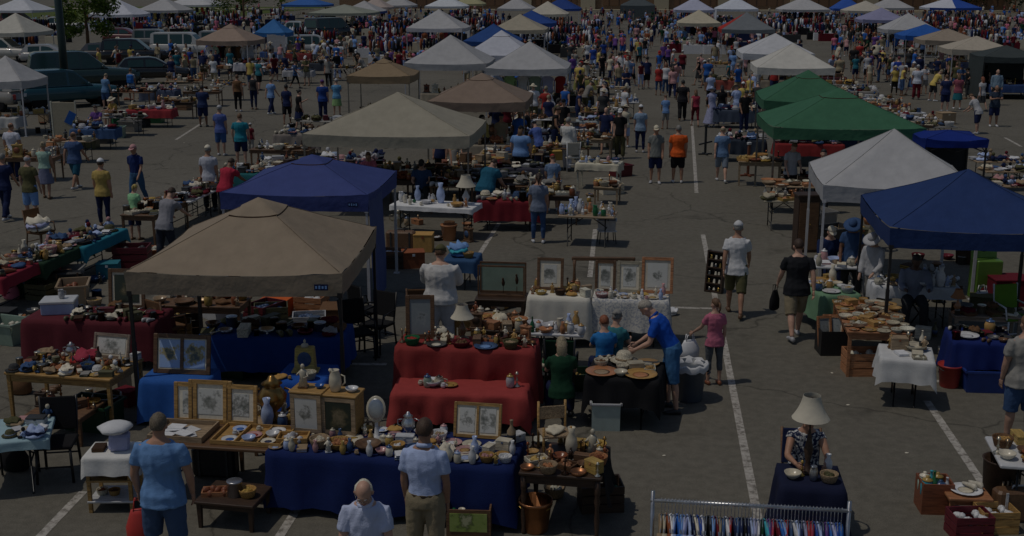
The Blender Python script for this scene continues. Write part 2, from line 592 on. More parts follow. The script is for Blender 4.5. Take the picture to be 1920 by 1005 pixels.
    def cap(s, mb, kind, mi=0):
        C, M = s.HC + s.HM @ Vector((0, -.008, .02)), s.HM
        rg = []
        for z, k in ((.0, 1.14), (.35, 1.10), (.62, .9), (.85, .62), (1.0, .30), (1.06, .04)):
            rg.append([C + M @ Vector((.076 * k * math.cos(2 * math.pi * j / 16), .094 * k * math.sin(2 * math.pi * j / 16), .025 + .096 * z)) for j in range(16)])
        mb.rings(rg, mi)
        if kind == 'cap':
            lo = []
            for dz in (0, -.008):
                r_ = []
                for j in range(9):
                    a = math.pi * j / 8
                    r_.append(C + M @ Vector((.078 * math.cos(a), .075 + .105 * math.sin(a), .03 - .03 * math.sin(a) + dz)))
                lo.append(r_)
            mb.rings(lo, mi, True, False, True)
            mb.add(lo[0], [tuple(range(9))], mi)
            mb.add(lo[1], [tuple(range(8, -1, -1))], mi)
        else:
            rg = []
            for r_, z in ((.075, .035), (.15, .012), (.185, .0), (.184, -.006), (.14, .004), (.07, .022)):
                rg.append([C + M @ Vector((r_ * math.cos(2 * math.pi * j / 20), r_ * 1.12 * math.sin(2 * math.pi * j / 20), z + .01 * math.sin(2 * 2 * math.pi * j / 20))) for j in range(20)])
            mb.rings(rg, mi)


_FIG = {}
LOD = dict(near=(.0135, 2), mid=(.022, 1), far=(.03, 1))


def figure(pose, build, top, bottom, lod):
    """meshes of one kind of person: body, top, bottom, shoes; shared by everybody of that kind"""
    k = (pose, build, top, bottom, lod)
    if k in _FIG:
        return _FIG[k]
    bx, by = dict(slim=(.90, .92), normal=(1.0, 1.05), heavy=(1.16, 1.35), big=(1.5, 1.75))[build]
    fg = Fig(pose, bx, by)
    vox, smo = LOD[lod]
    out = {'fig': fg}
    b = MB()
    fg.torso(b)
    fg.head(b, lod != 'far')
    for sd_ in (-1, 1):
        fg.arm(b, sd_)
        fg.leg(b, sd_)
        A = fg.legs[sd_][2]
        b.tube([A + Vector((0, -.03, -.04)), A + Vector((0, .05, -.05)), A + Vector((0, .14, -.062))], [.032, .03, .018], 8)
        if lod != 'near':
            S, E, Wr, d = fg.arms[sd_]
            b.tube([Wr - d * .02, Wr + d * .06, Wr + d * .15], [.028, .036, .02], 8)
    vs, fs = fuse(b, vox, 0, smo)
    body = MB().add(vs, fs)
    if lod == 'near':
        for sd_ in (-1, 1):
            fg.hand(body, sd_)
    out['body'] = body
    t = MB()
    if top == 'dress':
        fg.torso(t, .014)
        for i, sd_ in enumerate((-1, 1)):
            fg.arm(t, sd_, 0, .2, .012)
        rg = [[Vector((q.x, q.y, 0)) + Vector((0, 0, .96 + fg.dz)) for q in fg.ring(.95, .17 * bx, .13 * by, 0, 18)]]
        for z, w in ((.8, .2), (.6, .25), (.4, .30), (.16, .37)):
            rg.append([Vector((fg.P.x + w * (1 + .07 * math.sin(5 * a)) * math.cos(a), fg.P.y + w * .9 * (1 + .07 * math.sin(5 * a)) * math.sin(a), z)) for a in [2 * math.pi * j / 18 for j in range(18)]])
        t.rings(rg[::-1])
    else:
        fg.torso(t, .017, dict(tank=.92, polo=.92, long=.84).get(top, .79), 1.46, .0 if top == 'polo' else .030)
        e = dict(tee=.33, polo=.36, long=.97, tank=.10)[top]
        for sd_ in (-1, 1):
            fg.arm(t, sd_, 0, e, .016)
    vs, fs = fuse(t, vox, .0 if lod == 'far' else .0085, smo)
    out['top'] = MB().add(vs, fs)
    if top == 'polo':                                   # collar ring
        c = MB()
        c.rings([[fg.T((r_ * math.cos(a), r_ * .98 * math.sin(a) + .004, z + .018 * (-math.sin(a)))) for a in [2 * math.pi * j / 14 for j in range(14)]] for r_, z in ((.072, 1.455), (.067, 1.498), (.074, 1.496), (.088, 1.462))])
        out['collar'] = c
    if bottom != 'none':
        t = MB()
        fg.torso(t, .021 if top == 'polo' else .011, .84, 1.0)
        for sd_ in (-1, 1):
            if bottom == 'shorts':
                fg.leg(t, sd_, .54, .016, .05)
            elif bottom == 'capri':
                fg.leg(t, sd_, .74, .007, .0)
            elif bottom == 'slim':
                fg.leg(t, sd_, .97, .008, .0)
            elif bottom == 'pants':
                fg.leg(t, sd_, .99, .014, .022)
        if bottom == 'skirt':
            t.rings([[Vector((w * math.cos(a) * bx, w * .85 * math.sin(a), z + fg.dz)) for a in [2 * math.pi * j / 16 for j in range(16)]] for z, w in ((.45, .25), (.6, .225), (.8, .19), (.95, .17))])
        vs, fs = fuse(t, vox, .0 if lod == 'far' else .007, smo)
        out['bottom'] = MB().add(vs, fs)
    sh = {}
    for sd_ in (-1, 1):
        m = MB()
        fg.shoe(m, sd_)
        sh[sd_] = m
    out['shoe'] = sh
    out['mesh'] = {}
    _FIG[k] = out
    return out


SKIN = dict(fair=(.56, .33, .235), tan=(.44, .235, .15), brown=(.20, .095, .055), dark=(.085, .042, .027))
WORD = dict(tee='t-shirt', polo='polo shirt', long='long-sleeved shirt', tank='sleeveless top', dress='long dress')
WORDB = dict(shorts='shorts', capri='leggings', slim='trousers', pants='trousers', skirt='skirt', none='')
PEOPLE = []


def person(at, h=1.72, face=0, pose='stand', top=('white', 'tee'), bottom=('navy', 'shorts'), hair=('short', 'brown'), hat=None, skin='fair', build='normal',
           shoe='charcoal', lod='mid', label=None, group=None, feet=False, fin='cloth'):
    """at = pixel of the head's top (or of the feet) in the photograph; face 0 = back to the camera, 180 = towards it, 90 = to the left"""
    F = figure(pose, build, top[1], bottom[1], lod)
    fg = F['fig']
    s = h / 1.75
    a = R(face)
    off = rz(a) @ (Vector((fg.HC.x, fg.HC.y, 0)) * s)
    if feet:
        loc = W(at[0], at[1], 0)
    else:
        q = W(at[0], at[1], fg.top.z * s)
        loc = Vector((q.x - off.x, q.y - off.y, 0))
    ck = F['mesh']

    def M(k, mb):
        if k not in ck:
            ck[k] = mb.mesh(k)
        return ck[k]
    sm = mat(SKIN[skin], 'skin')
    tm, bm, hm, km = mat(top[0], fin), mat(bottom[0], 'cloth'), mat(hair[1], 'hair'), mat(shoe, 'leather')
    if lod == 'far':
        key = ('all', hair[0], hat[0] if hat else None)
        if key not in ck:
            mb = MB()
            for mi, part in ((0, F['body']), (1, F['top']), (2, F.get('bottom'))):
                if part:
                    mb.add(part.v, part.f, mi)
            for sd_ in (-1, 1):
                mb.add(F['shoe'][sd_].v, F['shoe'][sd_].f, 4)
            if hat:
                fg.cap(mb, hat[0], 3)
            if hair[0] != 'bald':
                fg.hair(mb, hair[0], 5)
            ck[key] = mb.mesh('person')
        mats = [sm, tm, bm, mat(hat[1], 'cloth') if hat else hm, km] + ([hm] if hair[0] != 'bald' else [])
        o = ob('person', ck[key], mats, None, loc, a, s, 'OBJECT')
    else:
        o = ob('person', M('body', F['body']), [sm], None, loc, a, s, 'OBJECT')
        ob('shirt' if top[1] != 'dress' else 'dress', M('shirt', F['top']), [tm], o, link='OBJECT')
        if 'collar' in F:
            ob('collar', M('collar', F['collar']), [tm], o, link='OBJECT')
        if 'bottom' in F:
            ob(dict(shorts='shorts', skirt='skirt', capri='leggings').get(bottom[1], 'trousers'), M('trousers', F['bottom']), [bm], o, link='OBJECT')
        for sd_ in (-1, 1):
            ob('shoe', M('shoe%d' % sd_, F['shoe'][sd_]), [km], o, link='OBJECT')
        if hair[0] != 'bald':
            if ('hair', hair[0]) not in ck:
                mb = MB()
                fg.hair(mb, hair[0])
                ck[('hair', hair[0])] = mb.mesh('hair')
            ob('hair', ck[('hair', hair[0])], [hm], o, link='OBJECT')
        if hat:
            if hat not in ck:
                mb = MB()
                fg.cap(mb, hat[0])
                ck[hat] = mb.mesh('cap')
            ob('cap' if hat[0] == 'cap' else 'sun_hat', ck[hat], [mat(hat[1], 'cloth')], o, link='OBJECT')
    nm = lambda c: str(c).replace('_', ' ')
    if label is None:
        label = 'shopper in %s %s' % (nm(top[0]), WORD[top[1]])
        if bottom[1] != 'none' and not hat:
            label += ' and %s %s' % (nm(bottom[0]), WORDB[bottom[1]])
        if hat:
            label += ', %s %s' % (nm(hat[1]), 'cap' if hat[0] == 'cap' else 'sun hat')
        o['auto'] = 1
    tag(o, label, 'person', group)
    PEOPLE.append(o)
    o_hand = {sd_: loc + rz(a) @ ((fg.arms[sd_][2] + fg.arms[sd_][3].normalized() * .09) * s) for sd_ in (-1, 1)}
    return o, o_hand, fg, s


def face_details(o, fg):
    """eyes, brows and lips of the one face that looks towards the camera"""
    C, M = fg.HC, fg.HM
    for sd_ in (-1, 1):
        e = MB()
        e.ell(C + M @ Vector((sd_ * .03, .077, .006)), (.010, .007, .0055), M, 10)
        ob('eye', e, mat('ivory', 'plastic'), o)
        e = MB()
        e.ell(C + M @ Vector((sd_ * .03, .0855, .004)), (.0042, .003, .0042), M, 8)
        ob('iris', e, mat('dark_brown', 'plastic'), o)
        e = MB()
        e.tube([C + M @ Vector((sd_ * .014, .095, .028)), C + M @ Vector((sd_ * .03, .096, .034)), C + M @ Vector((sd_ * .05, .083, .026))], [.003, .005, .002], 6)
        ob('eyebrow', e, mat('light_grey', 'hair'), o)
    e = MB()
    for sd_ in (-1, 1):
        e.tube([C + M @ Vector((sd_ * .032 + .023 * math.cos(a), .104, .004 + .018 * math.sin(a))) for a in [2 * math.pi * k / 10 for k in range(11)]], .0022, 5)
        e.tube([C + M @ Vector((sd_ * .055, .103, .008)), C + M @ Vector((sd_ * .083, .0, .01))], .002, 5)
    e.tube([C + M @ Vector((-.01, .106, .008)), C + M @ Vector((.01, .106, .008))], .002, 5)
    ob('glasses', e, mat('grey', 'metal'), o)
    e = MB()
    e.tube([C + M @ Vector((-.022, .083, -.07)), C + M @ Vector((0, .093, -.068)), C + M @ Vector((.022, .083, -.07))], [.003, .006, .003], 6, flat=1.2)
    ob('lips', e, mat((.36, .14, .11), 'skin'), o)

# ------------------------------------------------------------------ canopies
CANOPY = {}
LEGW = dict(white=('light_grey', 'plastic'), black=('black', 'plastic'), steel=('grey', 'metal'))


def nice(c):
    return str(c).replace('_', ' ')


def canopy(key, FL, FR, apex, col, label, legs='white', vent=False, depth=1.0, zb=1.9, vh=.31, col2=None, two='left', walls=None, lod=1, vcol=None, rise=None, logo=False):
    """pop-up canopy from the pixels of its valance's two near lower corners and of its peak"""
    a, b = W(FL[0], FL[1], zb), W(FR[0], FR[1], zb)
    if max(FL[1], FR[1]) < 300:                     # farther canopies stand square to the lot
        a = W(FL[0], (FL[1] + FR[1]) / 2, zb)
        b = W(FR[0], (FL[1] + FR[1]) / 2, zb)
        w, ang = (b - a).x, rnd.uniform(-.03, .03)
    else:
        w = (b - a).length
        ang = math.atan2(b.y - a.y, b.x - a.x)
    d = w * depth
    X = Vector((math.cos(ang), math.sin(ang), 0))
    Y = Vector((-X.y, X.x, 0))
    c = a + X * (w / 2) + Y * (d / 2)
    c.z = 0
    ze = zb + vh
    if rise is None:
        lo, hi = ze + .1, ze + 4
        for _ in range(40):
            mid = (lo + hi) / 2
            if PX((c.x, c.y, mid))[1] > apex[1]:
                lo = mid
            else:
                hi = mid
        rise = min(max(lo - ze, .45), w * .42)
    root = thing('pop_up_canopy', label, 'canopy', c, ang, 'pop-up canopies over the stalls')
    CANOPY[key] = dict(c=c, w=w, d=d, ang=ang, label=label, ze=ze, X=X, Y=Y)
    seed = len(CANOPY) * 3.7
    r2 = random.Random(int(seed * 10))
    # roof
    N = 24 if lod else 10
    mb = MB()
    droop = (.03 + .04 * r2.random()) * rise

    def zf(x, y):
        m = max(abs(x), abs(y))
        t = 1 - m
        s_ = min(abs(x), abs(y)) / m if m > 1e-6 else 1
        z = ze + rise * (.90 * t + .10 * t * t) - droop * (1 - s_ ** 2) * (4 * t * (1 - t)) ** .8 * .9
        z -= .06 * (1 - s_ ** 2) * (1 - t) ** 3 * (1 if m > .5 else 0)
        z += .010 * noise.noise(Vector((x * 2.2 + seed, y * 2.2, seed)))
        c_ = max(0, s_ - .55) * max(0, m - .45)           # pulled wrinkles towards the four corners
        return z + .16 * c_ * noise.noise(Vector((abs(x) * 3 - abs(y) * 3 + seed, (abs(x) - abs(y)) * 9, seed)))
    for j in range(N + 1):
        for i in range(N + 1):
            x, y = -1 + 2 * i / N, -1 + 2 * j / N
            mb.v.append((x * w / 2, y * d / 2, zf(x, y)))
    for j in range(N):
        for i in range(N):
            x, y = -1 + 2 * (i + .5) / N, -1 + 2 * (j + .5) / N
            k = j * (N + 1) + i
            mi = 0
            if col2:
                mi = 1 if ((two == 'left' and x < -abs(y)) or (two == 'right' and x > -.0 and x > -abs(y)) or (two == 'back' and not (x < -abs(y)))) else 0
            f = [k, k + 1, k + N + 2, k + N + 1]
            if (x < 0) != (y < 0):
                f = f[1:] + f[:1]
            mb.f.append(f)
            mb.m.append(mi)
            mb.s.append(True)
    ob('canopy_roof', mb, [mat(col, 'tent'), mat(col2 or col, 'tent')], root)
    # valance: four hanging strips
    for si in range(4):
        mb = MB()
        n = 16 if lod else 8
        rows = []
        for r_ in range(4):
            t = r_ / 3
            row = []
            for i in range(n + 1):
                u = -1 + 2 * i / n
                e = 1 - u * u
                out = .018 - .016 * t + .022 * t * noise.noise(Vector((u * 3 + si * 7, seed, t)))
                z = ze - .06 * e - (vh + .02) * t + .075 * e * t * (1 - .4 * t) + .012 * t * noise.noise(Vector((u * 5, seed + si, 3)))
                L_, D_ = ((w, d), (d, w), (w, d), (d, w))[si]
                p = Vector((u * (L_ / 2 + out * abs(u)), -D_ / 2 - out, z))
                row.append(rz((0, math.pi / 2, math.pi, -math.pi / 2)[si]) @ p)
            rows.append(row)
        mb.rings(rows, 0, True, False, False)
        side = ('near', 'right', 'far', 'left')[si]
        vc = vcol or col
        if col2 and ((two == 'left' and side == 'left') or (two == 'right' and side in ('right', 'near')) or (two == 'back' and side != 'left')):
            vc = col2
        v = ob('valance', mb, mat(vc, 'tent'), root)
        if logo and si == 0:                              # small printed maker's patch at the corner of the valance, blue and pale marks
            lg = MB()
            x0 = w / 2 - .27
            lg.box((x0, -d / 2 - .062, ze - .19), (.19, .004, .085), 0)
            ob('printed_patch', lg, mat('navy', 'cloth'), v)
            lg = MB()
            for i in range(4):
                lg.box((x0 - .066 + .044 * i, -d / 2 - .066, ze - .19), (.026, .003, .045 if i % 2 else .034), 0)
            ob('patch_lettering', lg, mat('light_blue', 'cloth'), v)
    if lod:
        mb = MB()
        for sx, sy in ((1, 1), (1, -1), (-1, 1), (-1, -1)):
            mb.tube([(sx * q * w / 2, sy * q * d / 2, zf(sx * q, sy * q) + .001) for q in [.03 + .95 * i / 12 for i in range(13)]], .006, 4)
        c_ = PAL[col] if isinstance(col, str) else col
        ob('hip_seam', mb, mat(tuple(v * .6 for v in c_), 'tent'), root)
    if vent:
        mb = MB()
        K, k = 8, .235
        for j in range(K + 1):
            for i in range(K + 1):
                x, y = (-1 + 2 * i / K) * k, (-1 + 2 * j / K) * k
                mb.v.append((x * w / 2, y * d / 2, zf(x, y) + .022 - .012 * (1 - (min(abs(x), abs(y)) / max(abs(x), abs(y), 1e-6)) ** 2) * (max(abs(x), abs(y)) / k) ** 3))
        for j in range(K):
            for i in range(K):
                q = j * (K + 1) + i
                f = [q, q + 1, q + K + 2, q + K + 1]
                mb.f.append(f[1:] + f[:1] if (i < K / 2) != (j < K / 2) else f)
                mb.m.append(0)
                mb.s.append(True)
        ob('vent_cap', mb, mat(col, 'tent'), root)
        mb = MB()
        rim = [(-1 + 2 * i / K, -1) for i in range(K)] + [(1, -1 + 2 * i / K) for i in range(K)] + [(1 - 2 * i / K, 1) for i in range(K)] + [(-1, 1 - 2 * i / K) for i in range(K)]
        mb.rings([[(x * k * g_ * w / 2, y * k * g_ * d / 2, zf(x * k * g_, y * k * g_) + dz) for x, y in rim] for g_, dz in ((1.015, .002), (.99, .016))], 0, False, False)
        ob('vent_gap', mb, mat('dark_brown', 'cloth'), root)
    lm = mat(*LEGW[legs])
    for sx in (-1, 1):
        for sy in (-1, 1):
            mb = MB()
            x, y = sx * (w / 2 - .03), sy * (d / 2 - .03)
            mb.box((x, y, ze * .5 - .02), (.042, .042, ze - .05))
            mb.box((x, y, ze * .28), (.054, .054, ze * .5))
            mb.box((x, y, .012), (.12, .12, .02))
            mb.box((x, y, ze - .32), (.07, .07, .07))
            ob('leg', mb, lm, root)
    if lod:
        mb = MB()
        for si in range(4):
            L_, D_ = ((w, d), (d, w), (w, d), (d, w))[si]
            M = rz(si * math.pi / 2)
            for h0, h1 in ((0, 1), (1, 0)):
                for k in range(2):
                    x0, x1 = -L_ / 2 + .03 + k * (L_ / 2 - .03), -L_ / 2 + .03 + (k + 1) * (L_ / 2 - .03)
                    mb.tube([M @ Vector((x0, -D_ / 2 + .045, ze - .07 - .28 * h0)), M @ Vector((x1, -D_ / 2 + .045, ze - .07 - .28 * h1))], .014, 4)
        for sx in (-1, 1):
            for sy in (-1, 1):
                mb.tube([(sx * (w / 2 - .04), sy * (d / 2 - .04), ze - .1), (0, 0, ze + rise - .08)], .014, 4)
        ob('folding_truss', mb, lm, root)
    for wl in walls or ():
        mb = MB()
        si = ('near', 'right', 'far', 'left').index(wl[0])
        L_, D_ = ((w, d), (d, w), (w, d), (d, w))[si]
        M = rz((0, math.pi / 2, math.pi, -math.pi / 2)[si])
        u0, u1 = wl[1] if len(wl) > 1 else (-1, 1)
        rows = []
        for r_ in range(7):
            t = r_ / 6
            rows.append([M @ Vector((u * L_ / 2, -D_ / 2 - .01 - .05 * t * (1 + noise.noise(Vector((u * 6, t * 2, seed + si)))), ze - .12 - (ze - .2) * t)) for u in [u0 + (u1 - u0) * i / 12 for i in range(13)]])
        mb.rings(rows, 0, True, False, False)
        ob('side_wall', mb, mat(wl[2] if len(wl) > 2 else col, 'tent'), root)
    return root


# ------------------------------------------------------------------ tables and cloths
TABLES = {}


def frame_px(FL, FR, depth, z):
    a, b = W(FL[0], FL[1], z), W(FR[0], FR[1], z)
    w = (b - a).length
    ang = math.atan2(b.y - a.y, b.x - a.x)
    X = Vector((math.cos(ang), math.sin(ang), 0))
    Y = Vector((-X.y, X.x, 0))
    c = a + X * (w / 2) + Y * (depth / 2)
    c.z = 0
    return c, ang, w


def table_at(key, c, ang, w, d, z, style, col, label, lod=1, group=None):
    c = Vector((c[0], c[1], 0))
    t = thing('folding_table' if style == 'folding' else 'wooden_table' if style == 'wood' else 'low_bench' if style == 'bench' else 'table', label, 'table', c, ang, group)
    TABLES[key] = dict(c=c, ang=ang, w=w, d=d, z=z, label=label, extra=0)
    if style == 'folding':
        mb = MB()
        mb.box((0, 0, z - .022), (w, d, .044), 0, None, .012)
        ob('tabletop', mb, mat(col, 'plastic'), t)
        for sx in (-1, 1):
            x = sx * (w / 2 - .22)
            for sy in (-1, 1):
                mb = MB()
                mb.tube([(x, sy * (d / 2 - .09), z - .046), (x, sy * (d / 2 - .09), .02), (x + sx * .0, sy * (d / 2 - .05), .014)], .014, 6)
                ob('leg', mb, mat('charcoal', 'metal'), t)
            mb = MB()
            mb.tube([(x, -d / 2 + .09, .16), (x, d / 2 - .09, .16)], .011, 6)
            mb.tube([(x, 0, z * .55), (x - sx * .42, 0, z - .05)], .011, 6)
            mb.tube([(x, -d / 2 + .09, z * .55), (x, d / 2 - .09, z * .55)], .011, 6)
            ob('leg_brace', mb, mat('charcoal', 'metal'), t)
    else:
        mb = MB()
        mb.box((0, 0, z - .018), (w, d, .036), 0, None, .008)
        ob('tabletop', mb, mat(col, 'wood'), t)
        if lod:
            mb = MB()
            ah = .10 if z > .5 else .06
            for sy in (-1, 1):
                mb.box((0, sy * (d / 2 - .05), z - .038 - ah / 2), (w - .12, .022, ah))
            for sx in (-1, 1):
                mb.box((sx * (w / 2 - .05), 0, z - .038 - ah / 2), (.022, d - .12, ah))
            ob('apron', mb, mat(col, 'wood'), t)
        for sx in (-1, 1):
            for sy in (-1, 1):
                mb = MB()
                x, y = sx * (w / 2 - .05), sy * (d / 2 - .05)
                if style == 'turned':
                    mb.lathe([(.02, 0), (.028, .03), (.02, .06), (.032, z * .3), (.022, z * .5), (.036, z * .6), (.024, z * .68), (.034, z * .72), (.034, z - .04)], 8, (x, y, 0))
                else:
                    mb.box((x, y, (z - .036) / 2), (.055, .055, z - .037), 0, Matrix.Rotation(math.pi, 3, 'X'), 0, .7)
                ob('leg', mb, mat(col, 'wood'), t)
    return t


def table(key, FL, FR, depth, z, style, col, label, lod=1, group=None):
    c, ang, w = frame_px(FL, FR, depth, z)
    return table_at(key, c, ang, w, depth, z, style, col, label, lod, group)


def cloth(key, col, label, drop, seed=1, fin='cloth', over=.01, sides=None, fold=1.0, z=None, sub=None):
    """cloth draped over a table: flat on top, hanging in folds on all sides; drop per side (near, right, far, left)"""
    T = TABLES[key]
    w, d = T['w'], T['d']
    if sub:
        x0, x1 = sub[0] * w / 2, sub[1] * w / 2
        w, off = x1 - x0, (x0 + x1) / 2
    else:
        off = 0
    z = z or T['z']
    dr = drop if isinstance(drop, (tuple, list)) else (drop,) * 4
    zt = z + .006
    r2 = random.Random(seed)
    n = 26 if w > 1.2 else 18
    m = 12
    pts = []
    P0, P1 = Vector((-w / 2 - over, -d / 2 - over)), Vector((w / 2 + over, d / 2 + over))
    for i in range(n):
        pts.append((P0.x + (P1.x - P0.x) * i / n, P0.y, 0))
    for i in range(m):
        pts.append((P1.x, P0.y + (P1.y - P0.y) * i / m, 1))
    for i in range(n):
        pts.append((P1.x - (P1.x - P0.x) * i / n, P1.y, 2))
    for i in range(m):
        pts.append((P0.x, P1.y - (P1.y - P0.y) * i / m, 3))
    per = len(pts)
    NR = ((0, -1), (1, 0), (0, 1), (-1, 0))
    rows = []
    corner = {0: (3, 0), n: (0, 1), n + m: (1, 2), 2 * n + m: (2, 3)}
    ph = [r2.random() * 6.28 for _ in range(4)]
    for lv in range(9):
        t = lv / 8
        row = []
        for i, (x, y, sd_) in enumerate(pts):
            nx, ny = NR[sd_]
            D = dr[sd_]
            cz = 0
            if i in corner:
                a, b_ = corner[i]
                nx, ny = (NR[a][0] + NR[b_][0]) * .8, (NR[a][1] + NR[b_][1]) * .8
                D = max(dr[a], dr[b_])
                cz = .05 if D > .2 else .02
            s_ = x * 1.0 + y * 1.3
            amp = fold * (.05 + .02 * math.sin(ph[sd_])) * min(1, D / .4)
            o = (.012 + .055 * t * min(1, D * 1.6)) + amp * t ** .8 * (.5 * math.sin(s_ * 11 + ph[sd_]) + .35 * math.sin(s_ * 23 + 2 * ph[sd_]) + .6 * noise.noise(Vector((s_ * 3, t * 1.5, seed))))
            o = max(o, .006 + .01 * t)
            if t == 0:
                o = 0
            zz = zt - (D + cz) * (t ** 1.05) + .018 * t * noise.noise(Vector((s_ * 5, seed, 9)))
            row.append((x + nx * o + off, y + ny * o, max(zz, .012)))
        rows.append(row)
    mb = MB()
    mb.rings(rows[::-1], 0, True, False, True)
    # top, finely gridded so that its edge matches
    gx = [P0.x + (P1.x - P0.x) * i / n for i in range(n + 1)]
    gy = [P0.y + (P1.y - P0.y) * i / m for i in range(m + 1)]
    vs = [(x + off, y, zt + (.004 * max(0, noise.noise(Vector((x * 6, y * 6, seed)))) if 0 < i < n and 0 < j < m else 0)) for j, y in enumerate(gy) for i, x in enumerate(gx)]
    mb.add(vs, [(j * (n + 1) + i, j * (n + 1) + i + 1, (j + 1) * (n + 1) + i + 1, (j + 1) * (n + 1) + i) for j in range(m) for i in range(n)])
    me = mb.mesh('tablecloth')
    bm = bmesh.new()
    bm.from_mesh(me)
    bmesh.ops.remove_doubles(bm, verts=bm.verts, dist=.0015)
    bmesh.ops.recalc_face_normals(bm, faces=bm.faces)
    bm.to_mesh(me)
    bm.free()
    o = ob('tablecloth', me, mat(col, fin), None, T['c'], T['ang'])
    if z == T['z']:
        T['extra'] = .011
    return tag(o, label, 'tablecloth')


# ------------------------------------------------------------------ goods: each kind one shared mesh, coloured per copy
_G = {}
FIN = dict(bowl='ceramic', plate='ceramic', vase='ceramic', bottle='glass', jar='ceramic', teapot='ceramic', cup='ceramic', candlestick='metal', figurine='ceramic', box='wood',
           basket='wicker', book='paper', tray='wood', pitcher='ceramic', tin='metal', shoe='leather', folded_cloth='cloth', hat='wicker', lamp='cloth', clock='wood', urn='metal',
           carton='paper', bag='cloth', crate='wood', platter='ceramic', doll='cloth', tote='plastic', bucket='plastic', suitcase='leather', jewellery_case='wood', pan='metal', wooden_bowl='wood', toy_truck='plastic')


